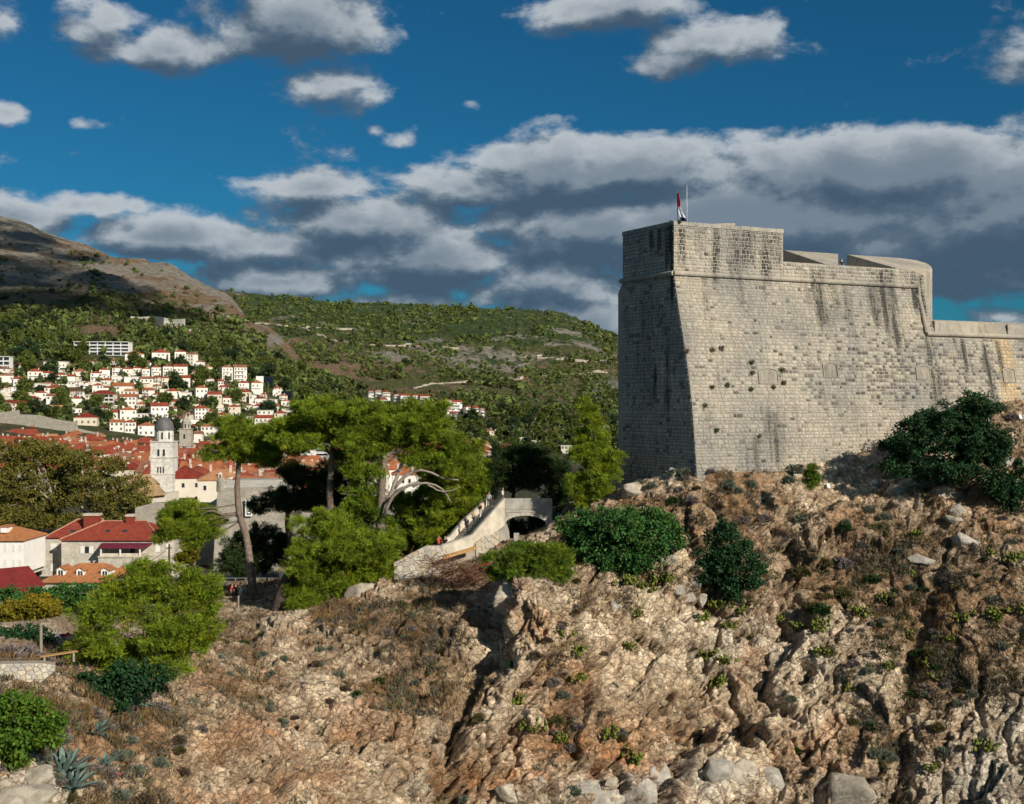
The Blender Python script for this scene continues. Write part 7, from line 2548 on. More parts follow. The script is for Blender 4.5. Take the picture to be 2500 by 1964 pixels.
def build_towers():
    Y = 322
    c = P(394.5, 1245, Y)
    t = thing('bell_tower', 'tall white square bell tower with a dark ribbed dome', 'tower', c, None, .06)
    k = Y / F
    w = 53 * k
    z = lambda v: P(0, v, Y).z - c.z
    MB().box(-w / 2, w / 2, 0, w, -6, z(1080)).build('shaft', M_TOWER, t)
    for v in (1117.5, 1158, 1079.5):
        MB().box(-w / 2 - .22, w / 2 + .22, -.22, w + .22, z(v + 1), z(v - 1.2)).build('string_course', M_TOWER, t)
    for u in (-7.5, 5.5):
        arch_open(t, u * k, 0, z(1114), 5.4 * k, 17 * k)
    for u in (-8.5, -2, 4.5):
        arch_open(t, u * k, 0, z(1156), 3.2 * k, 16 * k)
    v = [(math.cos(a) * 22.5 * k, w / 2 + math.sin(a) * 22.5 * k) for a in np.linspace(0, 2 * math.pi, 9)[:-1] + math.pi / 8]
    dr = MB().prism(v, z(1078), z(1051)).build('drum', M_TOWER, t)
    ap = 22.5 * k * math.cos(math.pi / 8)
    for ang in (0, math.pi / 4, -math.pi / 4):
        q = arch_open(t, 0, 0, z(1073), 4.5 * k, 17 * k, 'drum_window')
        q.location = (math.sin(ang) * ap, w / 2 - math.cos(ang) * ap, 0)
        q.rotation_euler = (0, 0, ang)
    rings, m = [], 24
    prof = [(23.5, 1051), (23, 1045), (21, 1036), (17.5, 1029), (12, 1023), (6, 1020), (2.2, 1018.8)]
    V, f = [], []
    for (rr, vv) in prof:
        for j in range(m):
            rib = 1 + (.03 if j % 3 == 0 else 0)
            a = 2 * math.pi * j / m
            V.append((rr * rib * k * math.cos(a), w / 2 + rr * rib * k * math.sin(a), z(vv)))
    for i in range(len(prof) - 1):
        for j in range(m):
            f.append([i * m + j, i * m + (j + 1) % m, (i + 1) * m + (j + 1) % m, (i + 1) * m + j])
    f.append([(len(prof) - 1) * m + j for j in range(m)])
    dm = mk('dome', V, f, M_LEAD, t, smooth=True)
    vt, ft = tube([(0, w / 2, z(1019)), (0, w / 2, z(1014)), (0, w / 2, z(1010))], [.25, .18, .04], 8)
    mk('finial', vt, ft, M_LEAD, dm)
    # further tower
    Y = 560
    c = P(452, 1125, Y)
    t = thing('bell_tower', 'smaller grey stone bell tower with an octagonal cap, right of the domed one', 'tower', c, None, .1)
    k = Y / F
    w = 27 * k
    z = lambda v: P(0, v, Y).z - c.z
    MB().box(-w / 2, w / 2, 0, w, -10, z(1048)).build('shaft', M_TOWER2, t)
    for v in (1089, 1048):
        MB().box(-w / 2 - .3, w / 2 + .3, -.3, w + .3, z(v + .8), z(v - 1)).build('string_course', M_TOWER2, t)
    arch_open(t, -2 * k, 0, z(1072), 4.5 * k, 12 * k, mat=M_TOWER2)
    for u in (-4.2, .2):
        arch_open(t, u * k, 0, z(1100), 3.0 * k, 12 * k, mat=M_TOWER2)
    v = [(math.cos(a) * 11.5 * k, w / 2 + math.sin(a) * 11.5 * k) for a in np.linspace(0, 2 * math.pi, 9)[:-1] + math.pi / 8]
    MB().prism(v, z(1047), z(1031)).build('belfry', M_TOWER2, t)
    ap = 11.5 * k * math.cos(math.pi / 8)
    for ang in (-math.pi / 4, 0, math.pi / 4):
        q = arch_open(t, 0, 0, z(1045), 3.2 * k, 9.5 * k, 'belfry_window', mat=M_TOWER2)
        q.location = (math.sin(ang) * ap, w / 2 - math.cos(ang) * ap, 0)
        q.rotation_euler = (0, 0, ang)
    vt, ft = tube([(0, w / 2, z(1031)), (0, w / 2, z(1026)), (0, w / 2, z(1020)), (0, w / 2, z(1016)), (0, w / 2, z(1008))], [12.5 * k, 10 * k, 4.5 * k, 1.5 * k, .1], 8)
    mk('cap', vt, ft, M_TOWER2, t)


build_towers()

# ------------------------------------------------------------------ boulders, cliff plants, hillside wood, small things
M_BOULD = mat_cliff('boulder_rock', .05, .0)


def boulder(u, v, ru, rv, label, tone=1.0, seed=0, grey=.5, Y=None, squash=.8):
    r = np.random.default_rng(seed + 900)
    c = np.array(cliff_at(u, v)) if Y is None else np.array(P(u, v, Y))
    bm = bmesh.new()
    bmesh.ops.create_icosphere(bm, subdivisions=4, radius=1)
    d = np.array([x.co[:] for x in bm.verts])
    f = np.array([[x.index for x in q.verts] for q in bm.faces])
    bm.free()
    n = unit(15, r)
    hh = r.uniform(.66, 1.0, 15)
    dots = d @ n.T
    rad = np.min(np.where(dots > .08, hh / np.maximum(dots, .08), 9), 1)
    rad = np.minimum(rad, 1.25)
    Yc = c[1]
    s = np.array([px(ru, Yc), px(ru, Yc) * squash, px(rv, Yc)])
    p = d * rad[:, None]
    p = p * (1 + .10 * (fbm(p * 2.2 + seed, 4, 5) - .5))[:, None]
    ang = r.uniform(-.3, .3)
    q = p * s
    q = np.stack([q[:, 0] * math.cos(ang) - q[:, 2] * math.sin(ang), q[:, 1], q[:, 0] * math.sin(ang) + q[:, 2] * math.cos(ang)], 1)
    g = np.array([.46, .435, .385]) * grey + np.array([.58, .48, .355]) * (1 - grey)
    col = g * tone * .78 * (.8 + .4 * fbm(q / 1.1 + seed, 3, 6))[:, None]
    o = mk('boulder', q, f, M_BOULD, col=col)
    o.location = c + np.array([0, s[1] * .3, -s[2] * .42])
    return tag(o, label, 'rock', 'loose boulders on the cliff')


def build_boulders():
    boulder(1256, 1452, 62, 44, 'large pale rounded boulder at the head of the gully, below the bridge', 1.12, 1, .35, 96.5)
    boulder(2078, 1932, 66, 50, 'big round grey-brown boulder at the bottom right of the cliff', .85, 2, .4)
    L = [(1683, 1452, 24, 18), (1654, 1449, 14, 14), (1616, 1452, 22, 12), (1721, 1443, 14, 16), (1740, 1434, 13, 12), (1698, 1416, 18, 14)]
    for i, q in enumerate(L):
        boulder(*q, '%s pointed grey stone of the line below the dark rounded bush' % ordinal(sorted([x[0] for x in L]).index(q[0]) + 1).capitalize().lower() + ', counted from the left', 1.0, 10 + i, .7)
    boulder(1493, 1482, 20, 14, 'single grey wedge of rock left of the line of pointed stones', 1.0, 21, .8)
    L = [(1481, 1376, 26, 18), (1581, 1376, 24, 18), (1625, 1374, 30, 20)]
    for i, q in enumerate(L):
        boulder(*q, '%s pale block from the left under the wide domed bush' % ordinal(i + 1), 1.08, 30 + i, .2)
    for i, (q, lab) in enumerate((((2336, 1246, 30, 20), 'grey slab below the huge thicket, upper of two'), ((2322, 1272, 24, 12), 'grey slab below the huge thicket, lower of two'), ((2357, 1326, 44, 20), 'long smooth grey slab in the scrub of the right-hand cliff'),
                                  ((2258, 1356, 38, 16), 'tilted flat grey slab among yellow grass, left of the long smooth one'), ((2178, 1206, 34, 26), 'broken pale rock at the left foot of the huge thicket'), ((2225, 1172, 46, 28), 'wide pale outcrop directly under the huge thicket'),
                                  ((2300, 1200, 40, 22), 'cracked pale rock right of the wide outcrop under the thicket'), ((2459, 1122, 22, 18), 'grey rock right of the huge thicket near the edge'), ((1467, 1930, 62, 34), 'great smooth grey slab at the bottom of the cliff, leftmost'),
                                  ((1496, 1902, 18, 14), 'small pale stone perched on the great smooth slab'), ((1560, 1925, 40, 44), 'tall leaning grey slab right of the great smooth one'), ((1610, 1890, 34, 38), 'upper leaning slab in the band of grey rock at the bottom'),
                                  ((1721, 1888, 40, 34), 'blocky grey rock in the middle of the bottom band'), ((1796, 1890, 44, 36), 'wide pale block in the bottom band, left of its last stone'), ((1863, 1908, 38, 36), 'last block at the right of the bottom grey band'),
                                  ((1338, 1947, 26, 22), 'pale stone at the bottom edge below the reddish earth'), ((1242, 1925, 30, 22), 'pale stone at the bottom left of the reddish earth'), ((1325, 1896, 12, 20), 'narrow upright white stone in the reddish earth'),
                                  ((880, 1440, 50, 22), 'flat pale slab beside the bright bushy pine'), ((1560, 1185, 60, 30), 'rough pale rock at the corner foot of the fort'), ((1640, 1128, 30, 34), 'upright rock with grey shrubs against the fort corner'), ((1430, 1600, 0, 0), '')) if 1 else ()):
        if q[2]:
            boulder(*q, lab, 1.05, 40 + i, .25 if 'pale' in lab or 'rough' in lab else .75)
    boulder(48, 1918, 60, 34, 'bare pale rock with a sharp edge at the lower left', 1.05, 80, .4)
    boulder(742, 1606, 7, 14, 'small white chip of stone on the slope below the dark trunk', 1.5, 81, .3)
    boulder(20, 1958, 80, 30, 'low pale rock shelf in the bottom left corner', 1.0, 82, .4)


build_boulders()


def build_grass():
    r = np.random.default_rng(71)
    S, bare, U, V = CL_S[:CL_TOP], CL_BARE[:CL_TOP], CL_U[:CL_TOP], CL_V[:CL_TOP]
    w = np.clip(.95 - bare, 0, 1) ** 1.4
    clumpy = fbm(S.reshape(-1, 3) / 1.5, 3, 201).reshape(w.shape)
    w = w * sstep(clumpy, .40, .62) + .003
    w *= (U > -80) & (U < 2580) & (V < 2000)
    for nm, lab, n, c, L, gp in (('dry_grass', 'dry brown and golden grass over the earthy parts of the cliff', 24000, 0, .34, 61), ('low_scrub', 'low olive and grey-green scrub scattered between the rocks', 20000, 1, .26, 63)):
        ww = w.ravel()
        if c:
            ww = ww * sstep(fbm(S.reshape(-1, 3) / 2.2 + 30, 3, gp), .45, .6)
        ww = ww / ww.sum()
        k = r.choice(ww.size, n, p=ww)
        p = S.reshape(-1, 3)[k] + r.uniform(-.12, .12, (n, 3))
        nn = CL_N[:CL_TOP].reshape(-1, 3)[k] * .5 + np.array([0, 0, .9])
        Vv, T = leaves(p, nn / np.linalg.norm(nn, axis=1, keepdims=True), L, .07 if not c else .10, 4, .55 if not c else .9, r)
        pn = fbm(p / 3.0 + 11, 3, gp + 5)
        if c == 0:
            pal = np.array([[.23, .135, .055], [.30, .20, .085], [.16, .095, .05], [.13, .11, .055], [.22, .16, .10]])
        else:
            pal = np.array([[.085, .105, .035], [.13, .14, .085], [.17, .165, .12], [.10, .09, .06], [.19, .16, .14]])
        ci = np.clip((pn * 9 - 2 + r.normal(0, .8, n)), 0, 4.99).astype(int)
        col = pal[ci] * r.uniform(.65, 1.25, n)[:, None]
        o = mk(nm, Vv, T, M_GRASS, col=np.repeat(col, 12, 0))
        tag(o, lab, 'grass' if c == 0 else 'scrub', kind='stuff')


def mat_plain_col(name, tr=.25):
    m, nt, b = base_mat(name)
    a = nd(nt, 'ShaderNodeVertexColor', layer_name='Col')
    nt.links.new(a.outputs[0], b.inputs['Base Color'])
    b.inputs['Roughness'].default_value = .85
    t = nd(nt, 'ShaderNodeBsdfTranslucent')
    nt.links.new(a.outputs[0], t.inputs[0])
    mx = nd(nt, 'ShaderNodeMixShader')
    mx.inputs[0].default_value = tr
    nt.links.new(b.outputs[0], mx.inputs[1])
    nt.links.new(t.outputs[0], mx.inputs[2])
    nt.links.new(mx.outputs[0], nt.nodes['Material Output'].inputs[0])
    return m


M_GRASS = mat_plain_col('grass_blades')
build_grass()


def build_cliff_shrubs():
    r = np.random.default_rng(19)
    kinds = {'grey-green cushion shrub': ((.20, .215, .155), (.13, .15, .10)), 'grey-lilac dried shrub': ((.27, .225, .20), (.16, .13, .12)), 'brown dead shrub': ((.15, .10, .06), (.09, .065, .045)), 'green leafy shrub': ((.045, .085, .022), (.025, .05, .014)), 'olive tufted shrub': ((.13, .115, .035), (.09, .08, .03))}
    protos = {}
    for kn, (a, b) in kinds.items():
        ps = []
        for j in range(2):
            nl = 340
            d = unit(nl, r)
            d[:, 2] = np.abs(d[:, 2])
            rad = r.uniform(.25, 1, nl) ** .5
            p = d * rad[:, None] * np.array([1, 1, .85]) * (.85 + .5 * (fbm(d * 2.2 + j * 7, 2, 3) - .5))[:, None] + np.array([0, 0, -.12])
            V, T = leaves(p, d, .30, .13, 3, .7, r)
            mixn = r.random(nl)[:, None]
            col = (np.array(a) * mixn + np.array(b) * (1 - mixn)) * r.uniform(.75, 1.2, nl)[:, None]
            o = mk('foliage', V, T, M_GRASS, col=np.repeat(col, 9, 0))
            mb = MB()
            for q in unit(7, r):
                mb.tube([(0, 0, -.15), (q[0] * .35, q[1] * .35, abs(q[2]) * .3), (q[0] * .7, q[1] * .7, abs(q[2]) * .6)], [.03, .02, .01], 4, False)
            s = mb.build('stems', M_BARKD)
            ps.append((o.data, s.data))
            bpy.data.objects.remove(o)
            bpy.data.objects.remove(s)
        protos[kn] = ps
    fixed = [(1672, 1118, .8, 0), (1640, 1130, .9, 0), (1940, 1150, 1.1, 0), (1925, 1175, .8, 0), (1775, 1185, .75, 0), (1830, 1185, .7, 0), (1800, 1200, .6, 0), (1690, 1225, .75, 1), (1655, 1195, .5, 1), (1870, 1220, .5, 0), (1945, 1280, .8, 0), (2120, 1250, .7, 0), (2155, 1270, .7, 0), (1845, 1235, .6, 1), (1860, 1270, .8, 1),
             (2100, 1330, .6, 0), (2060, 1310, .7, 3), (2130, 1405, .9, 3), (1638, 1222, .75, 3), (1770, 1252, .75, 3), (1815, 1270, .6, 1), (1590, 1190, .6, 0), (1560, 1180, .6, 0), (2440, 1000, 1.0, 0), (2470, 1020, .9, 1), (2400, 1000, .8, 0), (1700, 1190, .4, 4),
             (1430, 1510, .7, 1), (1390, 1515, .6, 2), (1480, 1600, .6, 2), (1470, 1660, .5, 0), (1365, 1660, .6, 1), (1390, 1690, .7, 0), (1513, 1655, .45, 0), (1425, 1765, .5, 1), (1412, 1810, .7, 1), (1470, 1735, .5, 2), (1405, 1925, .8, 0), (1510, 1850, .6, 0), (1660, 1880, .6, 4), (1310, 1600, .6, 2), (1235, 1600, .5, 3), (1340, 1560, .5, 2), (1380, 1740, .8, 4), (1520, 1790, .7, 4), (1300, 1650, .5, 2),
             (1150, 1580, .7, 0), (1010, 1650, .45, 0), (1055, 1665, .45, 0), (870, 1705, .5, 3), (840, 1700, .5, 2), (660, 1695, .45, 0), (665, 1640, .5, 0), (690, 1750, .6, 0), (640, 1680, .5, 3), (930, 1580, .4, 2), (800, 1720, .4, 2), (730, 1725, .35, 2), (1070, 1780, .4, 2), (950, 1800, .5, 2), (620, 1890, .45, 2), (600, 1970, .5, 2),
             (2060, 1380, .8, 1), (2050, 1660, .6, 1), (2080, 1640, .6, 1), (2115, 1660, .6, 0), (2180, 1640, .5, 1), (1925, 1725, .5, 0), (2120, 1770, .7, 0), (2190, 1800, .9, 0), (2130, 1860, .7, 0), (2160, 1850, .7, 0), (2300, 1840, .8, 0), (2290, 1780, .6, 4), (2240, 1590, .8, 3), (2270, 1600, .7, 4), (2280, 1540, .6, 1), (2310, 1670, .5, 1), (2350, 1720, .5, 1), (2000, 1500, 1.0, 3), (1985, 1480, .9, 4), (1950, 1400, 1.0, 4), (2010, 1380, .9, 4), (2060, 1440, .9, 4),
             (300, 1830, .5, 0), (325, 1820, .5, 0), (340, 1870, .6, 0), (320, 1720, .6, 1), (370, 1710, .6, 1), (395, 1720, .6, 1), (470, 1700, .6, 0), (300, 1930, .7, 0), (250, 1910, .5, 1), (150, 1890, .6, 1), (215, 1900, .5, 0), (230, 1740, .5, 1), (170, 1770, .4, 1), (280, 1760, .5, 1), (330, 1790, .5, 0), (560, 1640, .5, 0), (590, 1630, .5, 0), (500, 1770, .5, 1), (440, 1800, .45, 2), (400, 1850, .5, 0), (470, 1850, .55, 2), (130, 1830, .4, 0), (240, 1870, .5, 1), (270, 1880, .6, 1), (640, 1600, .6, 0), (640, 1560, .5, 3), (60, 1600, 1.0, 1), (20, 1600, .9, 1), (100, 1610, .6, 1)]
    KN = list(kinds)
    items = [(u, v, s, KN[k]) for u, v, s, k in fixed]
    S, bare, U, V = CL_S[:CL_TOP], CL_BARE[:CL_TOP], CL_U[:CL_TOP], CL_V[:CL_TOP]
    w = (np.clip(1.1 - bare, 0, 1) * ((U > 0) & (U < 2500) & (V < 1960))).ravel()
    w /= w.sum()
    w2 = w * np.where(U.ravel() > 1880, 2.2, 1)
    for k in r.choice(w.size, 190, p=w2 / w2.sum()):
        u, v = float(U.ravel()[k]), float(V.ravel()[k])
        kk = r.choice(5, p=[.22, .2, .3, .04, .24] if u < 1880 else [.28, .12, .12, .22, .26])
        items.append((u, v, r.uniform(.3, .65), KN[kk]))
    items.sort(key=lambda q: q[0])
    cnt = {}
    for (u, v, s, kn) in items:
        p = cliff_at(u, v)
        area = 'at the foot of the fort wall' if v < 1300 and u > 1400 else 'on the right-hand cliff' if u > 1880 else 'on the middle of the cliff' if u > 1180 else 'on the slope left of the gully' if u > 550 else 'on the lower left slope'
        cnt[(kn, area)] = cnt.get((kn, area), 0) + 1
        t = thing('shrub', f'{kn} {area}, {ordinal(cnt[(kn, area)])} from left', 'shrub', p, f'{kn}s {area}', float(r.uniform(0, 6.28)))
        t.scale = (s * 1.0, s * 1.0, s * float(r.uniform(.75, 1.1)))
        for d, nm in zip(protos[kn][int(r.integers(2))], ('foliage', 'stems')):
            o = bpy.data.objects.new(nm, d)
            COL.objects.link(o)
            o.parent = t


build_cliff_shrubs()


def wall_point(u, v):
    z = H + (982 - v) / F * 114
    for _ in range(6):
        o = float(batter(z))
        k = (u - 1250) / F
        s = (k * (A0[1] + FN[1] * o) - A0[0] - FN[0] * o) / (FD[0] - k * FD[1])
        y = A0[1] + FD[1] * s + FN[1] * o
        z = H + (982 - v) / F * y
    return Vector(front_pos(s, z, .05).tolist())


def build_wall_plants():
    r = np.random.default_rng(33)
    L = [(1832, 882), (1836, 907), (1774, 937), (1737, 942), (1719, 987), (1832, 947), (1887, 942), (1911, 932), (1906, 900), (1853, 1061), (1749, 1048), (1738, 852), (1760, 847), (1674, 854), (1650, 562)]
    L.sort()
    for j, (u, v) in enumerate(L):
        p = wall_point(u, v) if v > 600 else Vector((*(A0 + FD * .6), ZT + .05))
        n = 60
        d = unit(n, r)
        q = d * r.uniform(.2, 1, n)[:, None] * np.array([.30, .2, .22]) * r.uniform(.35, 1.1) + np.array([FN[0], FN[1], 0]) * .12 + np.array([0, 0, -.1])
        V, T = leaves(q, d + np.array([0, 0, -.4]), .2, .06, 3, .6, r)
        pal = np.array([[.19, .185, .11], [.24, .205, .13], [.15, .16, .09]])[int(r.integers(3))]
        o = mk('foliage', V, T, M_GRASS, col=np.repeat(pal * r.uniform(.6, 1.2, n)[:, None], 9, 0))
        t = thing('wall_plant', 'tuft of green growing out of the fort front wall, %s from the left' % ordinal(j + 1), 'plant', p, 'tufts growing on the fort wall')
        o.parent = t


build_wall_plants()


def build_cacti():
    r = np.random.default_rng(5)
    m1 = mat_leaf('cactus_pad', (.120, .150, .028), .5, .12)
    protos = []
    for j in range(4):
        V, F_, C = [], [], []
        b = 0

        def pad(c, d, n, s):
            nonlocal b
            d = d / np.linalg.norm(d)
            a = np.cross(d, n)
            a /= np.linalg.norm(a)
            nn = np.cross(a, d)
            k = 9
            ring = [c + d * s * (.5 - .5 * math.cos(2 * math.pi * i / k)) * 1.0 + a * s * .36 * math.sin(2 * math.pi * i / k) for i in range(k)]
            ce = c + d * s * .5
            V.extend([ce + nn * s * .07, ce - nn * s * .07] + ring)
            for i in range(k):
                F_.append((b, b + 2 + i, b + 2 + (i + 1) % k))
                F_.append((b + 1, b + 2 + (i + 1) % k, b + 2 + i))
            C.extend([[float(r.uniform(.2, .9)), float(r.random() < .3) * .5, 0]] * (k + 2))
            b += k + 2
            return c + d * s * .93
        for i in range(13):
            base = np.array([np.clip(r.normal(0, .4), -.7, .7), np.clip(r.normal(0, .3), -.5, .5), -.1])
            d = np.array([r.normal(0, .6), r.normal(0, .5), 1.0])
            e = pad(base, d, unit(1, r)[0], r.uniform(.32, .5))
            for _ in range(int(r.integers(1, 4))):
                e2 = pad(e, d + unit(1, r)[0] * 1.0, unit(1, r)[0], r.uniform(.28, .44))
                if r.random() < .6:
                    pad(e2, d + unit(1, r)[0] * 1.1, unit(1, r)[0], r.uniform(.22, .36))
        o = mk('pads', np.array(V), np.array(F_), m1, col=np.array(C))
        o.data.name = 'pads'
        protos.append(o.data)
        bpy.data.objects.remove(o)
    L = [(1511, 1440), (1584, 1425), (1619, 1428), (1560, 1455), (1546, 1510), (1710, 1522), (1768, 1463), (1806, 1487), (1844, 1525), (1780, 1531), (1385, 1545), (1417, 1595), (1417, 1656), (1537, 1575), (1742, 1589), (1774, 1616), (1757, 1651),
         (2170, 1454), (2216, 1390), (2421, 1361), (2414, 1501), (2435, 1510), (2342, 1519), (1997, 1551), (1947, 1523), (2094, 1508), (2213, 1541), (2313, 1566), (2252, 1616), (2288, 1652), (2170, 1652), (2076, 1688), (2008, 1620), (2270, 1886), (2400, 1828), (2490, 1487), (1380, 1790), (1493, 1796), (1306, 1774), (1271, 1696), (1541, 1857), (1905, 1480), (2000, 1530), (2240, 1310), (2330, 1325), (2470, 1370)]
    rows = {}
    for (u, v) in L:
        a = ('below the wide domed bush' if u < 1640 and v < 1530 else 'below the dark rounded bush' if u < 1880 and v < 1540 else 'on the middle rock face' if u < 1880 and v < 1700 else 'low on the middle cliff' if u < 1880 else 'high on the right-hand cliff' if v < 1530 else 'low on the right-hand cliff')
        rows.setdefault(a, []).append((u, v))
    for a, l in rows.items():
        l.sort()
        for i, (u, v) in enumerate(l):
            p = cliff_at(u, v)
            t = thing('prickly_pear', f'yellow-green prickly pear clump {a}, {ordinal(i + 1)} from the left', 'cactus', p, 'prickly pears on the cliff', float(r.uniform(0, 6.28)))
            s = float(r.uniform(.85, 1.25))
            t.scale = (s, s, s)
            o = bpy.data.objects.new('pads', protos[int(r.integers(4))])
            COL.objects.link(o)
            o.parent = t
            o['kind'] = 'stuff'


build_cacti()


def build_agaves():
    r = np.random.default_rng(8)
    m = mat_simple('agave_leaf', (.155, .215, .185), (.085, .13, .115), 2.5, .6, .1, .01)
    for (u, v, s, n, droop, lab) in ((178, 1872, 1.8, 26, .5, 'largest blue-green agave, upper of the pair at the lower left'), (194, 1910, 1.5, 24, .6, 'blue-green agave just below the largest one'), (332, 1712, 1.55, 18, 1.3, 'drooping agave beside the dark bush under the pine'), (257, 1772, 1.15, 20, .5, 'small agave in brown grass above the largest one'),
                                     (264, 1864, .9, 14, .4, 'little agave right of the largest pair'), (383, 1668, 1.0, 16, .6, 'agave in the shade right of the dark bush'), (108, 1852, .45, 12, .4, 'tiny agave left of the largest pair'), (540, 1600, .55, 14, .5, 'spiky pale agave under the right side of the wide pine')):
        p = cliff_at(u, v)
        t = thing('agave', lab, 'agave', p, 'agaves on the lower left slope')
        for i in range(n):
            a = i * 2.39996 + r.uniform(-.2, .2)
            tilt = .25 + 1.05 * (i / n)
            L = s * r.uniform(.8, 1.1) * (1.1 if i > n / 3 else .8)
            pts = []
            for j in range(6):
                q = j / 5
                el = math.pi / 2 - tilt - droop * q * q * .9
                pts.append((q * L * math.cos(math.pi / 2 - tilt) * 1.0, q * L * math.sin(math.pi / 2 - tilt) - droop * .45 * L * q * q * (i / n)))
            V, f = [], []
            for j, (rr, zz) in enumerate(pts):
                q = j / 5
                w = s * .085 * (.75 + 1.0 * q) * (1 - q ** 3) + .004
                ca, sa = math.cos(a), math.sin(a)
                V += [(rr * ca - sa * w, rr * sa + ca * w, zz + w * .5), (rr * ca, rr * sa, zz), (rr * ca + sa * w, rr * sa - ca * w, zz + w * .5), (rr * ca, rr * sa, zz - .05 * s * (1 - q))]
            for j in range(5):
                k = 4 * j
                f += [[k, k + 1, k + 5, k + 4], [k + 1, k + 2, k + 6, k + 5], [k + 2, k + 3, k + 7, k + 6], [k + 3, k, k + 4, k + 7]]
            mk('leaf', V, f, m, parent=t)


build_agaves()


def build_wood():
    """trees of the hillside: the nearest as single trees, the rest as one wood"""
    r = np.random.default_rng(41)
    U, Y, Z, V = HG
    # density of trees over the slopes as seen
    n1 = fbm(np.stack([U / 60, V / 26, Y * 0], 1), 4, 301)
    ridge = np.interp(U, [0, 116, 191, 324, 399, 466, 532, 582, 649, 720, 900], [524, 552, 592, 622, 647, 682, 714, 755, 813, 890, 960])
    far = Y > np.interp(U, [0, 400, 550, 650, 750], [9999, 2200, 1850, 1650, 1500])
    near = (~far) & (V > ridge - 2)
    dn = np.where(near, np.interp(V, [540, 660, 740, 800, 860, 900, 1000, 1060], [.05, .14, .26, .75, 1.0, .75, .42, .3]), 0)
    dn *= np.interp(U, [-60, 480, 620, 760], [1, 1, .95, .8])
    dn *= np.where((np.abs(U - 245) < 62) & (np.abs(V - 815) < 16), .05, 1)
    dn *= np.where((np.abs(U - 385) < 75) & (np.abs(V - 785) < 18), .1, 1)
    # bushy spur: less on the sunny rib
    rib = np.exp(-(np.clip(V - ridge, 0, 999) / np.interp(U, [0, 300, 500, 650, 720], [170, 118, 90, 50, 30])) ** 2) * (U < 730)
    dn *= 1 - .86 * rib
    gul = np.exp(-((U - np.interp(V, [640, 700, 780, 860], [215, 250, 300, 420])) / 26) ** 2) * (V > 620) * (V < 860)
    dn = np.maximum(dn, gul * .9 * near)
    df = np.where(far, np.interp(V, [700, 760, 800, 850, 900, 930, 1000, 1080], [.85, .8, .5, .35, .22, .6, .95, .8]), 0) * (.25 + 1.5 * sstep(n1, .42, .6))
    d = np.maximum(dn * (.35 + 1.1 * sstep(n1, .38, .58)), df)
    # equal chance per picture area: weight by spacing of the grid
    w = d * np.interp(Y, [700, 1200, 2400, 4500], [1.6, 1.2, 1, .6])
    w = np.clip(w, 0, None)
    n = 12000
    k = r.choice(len(U), n, replace=False, p=w / w.sum())
    u = U[k] + r.uniform(-1.4, 1.4, n)
    y = Y[k]
    x = (u - 1250) / F * y
    z = Z[k]
    v = V[k]
    # keep clear of houses
    keep = np.ones(n, bool)
    for h in HOUSES:
        if h['v'] < 1075 and h['row'][:8] != 'in old-t':
            hw = 13
            keep &= ~((np.abs(u - h['u']) < hw) & (v > h['v'] - 18) & (v < h['v'] + 5) & (y < 1600))
    keep &= ~((u > 176) & (u < 316) & (v > 868) & (v < 890) & (y < 1500))
    keep &= ~((u > -25) & (u < 26) & (v > 903) & (v < 916) & (y < 1500))
    x, y, z, u, v = x[keep], y[keep], z[keep], u[keep], v[keep]
    n = len(x)
    cyp = (r.random(n) < np.where((y < 1300), .22, .05)) & (v > 770)
    size = np.where(cyp, r.uniform(2.2, 3.4, n), np.clip(r.lognormal(1.32, .42, n), 1.6, 8.5)) * np.interp(y, [700, 1000, 1500, 2500, 4500], [.8, .95, .9, 1.1, 1.5]) * np.where((v < 760) & (y < 2300), .65, 1)
    order = np.argsort(-(size * np.where(cyp, 1.6, 1) / y) + r.uniform(0, .0006, n))
    ind = order[:290]
    rest = order[290:]
    LW = [mat_leaf('wood_pine', (.090, .118, .024), .5, .2), mat_leaf('wood_dark', (.030, .054, .020), .5, .15), mat_leaf('cypress_leaves', (.020, .040, .014), .4, .12)]
    protos = []
    for kind in (0, 0, 1, 1, 2, 2):
        if kind < 2:
            lobes = [(r.uniform(-.35, .35), r.uniform(-.35, .35), .85 + r.uniform(-.3, .45), r.uniform(.4, .7), r.uniform(.4, .7), r.uniform(.3, .5)) for _ in range(5)]
            V_, T, C = crown(lobes, r, clump=.22, per=7, L=.22, W=.16, k=2, dens=.8, flat=.7)
        else:
            lobes = [(0, 0, .5 + .42 * i, .34 * (1 - (i / 7) ** 2) + .05, .34 * (1 - (i / 7) ** 2) + .05, .4) for i in range(7)]
            V_, T, C = crown(lobes, r, clump=.16, per=6, L=.22, W=.10, k=2, dens=.7, flat=1.3, up=1.2)
        a = mk('crown', V_, T, LW[kind], col=C)
        tv, tf = tube([(0, 0, -.5), (.02, 0, .3), (0, .02, .9)], [.09, .07, .03], 6)
        b = mk('trunk', tv, tf, M_BARKD)
        protos.append((a.data, b.data, kind))
        bpy.data.objects.remove(a)
        bpy.data.objects.remove(b)
    KN = ['bright green pine', 'dark green tree', 'slim dark cypress']
    ind = sorted(ind, key=lambda q: u[q])
    cnt = {}
    for i in ind:
        pool = protos[4:] if cyp[i] else protos[:2] if r.random() < .55 else protos[2:4]
        a, b, kind = pool[int(r.integers(2))]
        uu, vv = u[i], v[i]
        if y[i] > 1550:
            ar = 'on the far green hill'
        elif vv < 860:
            ar = 'on the wooded slope above the hotel' if uu < 330 else 'on the slope right of the hotel'
        elif vv < 960:
            ar = 'between the upper hillside houses' if uu < 480 else 'beside the houses left of the black glass block' if uu < 660 else 'on the wooded foot of the spur'
        else:
            ar = 'between the lower hillside houses' if uu < 480 else 'between the houses behind the slender pine' if uu < 720 else 'near the far white apartment terraces'
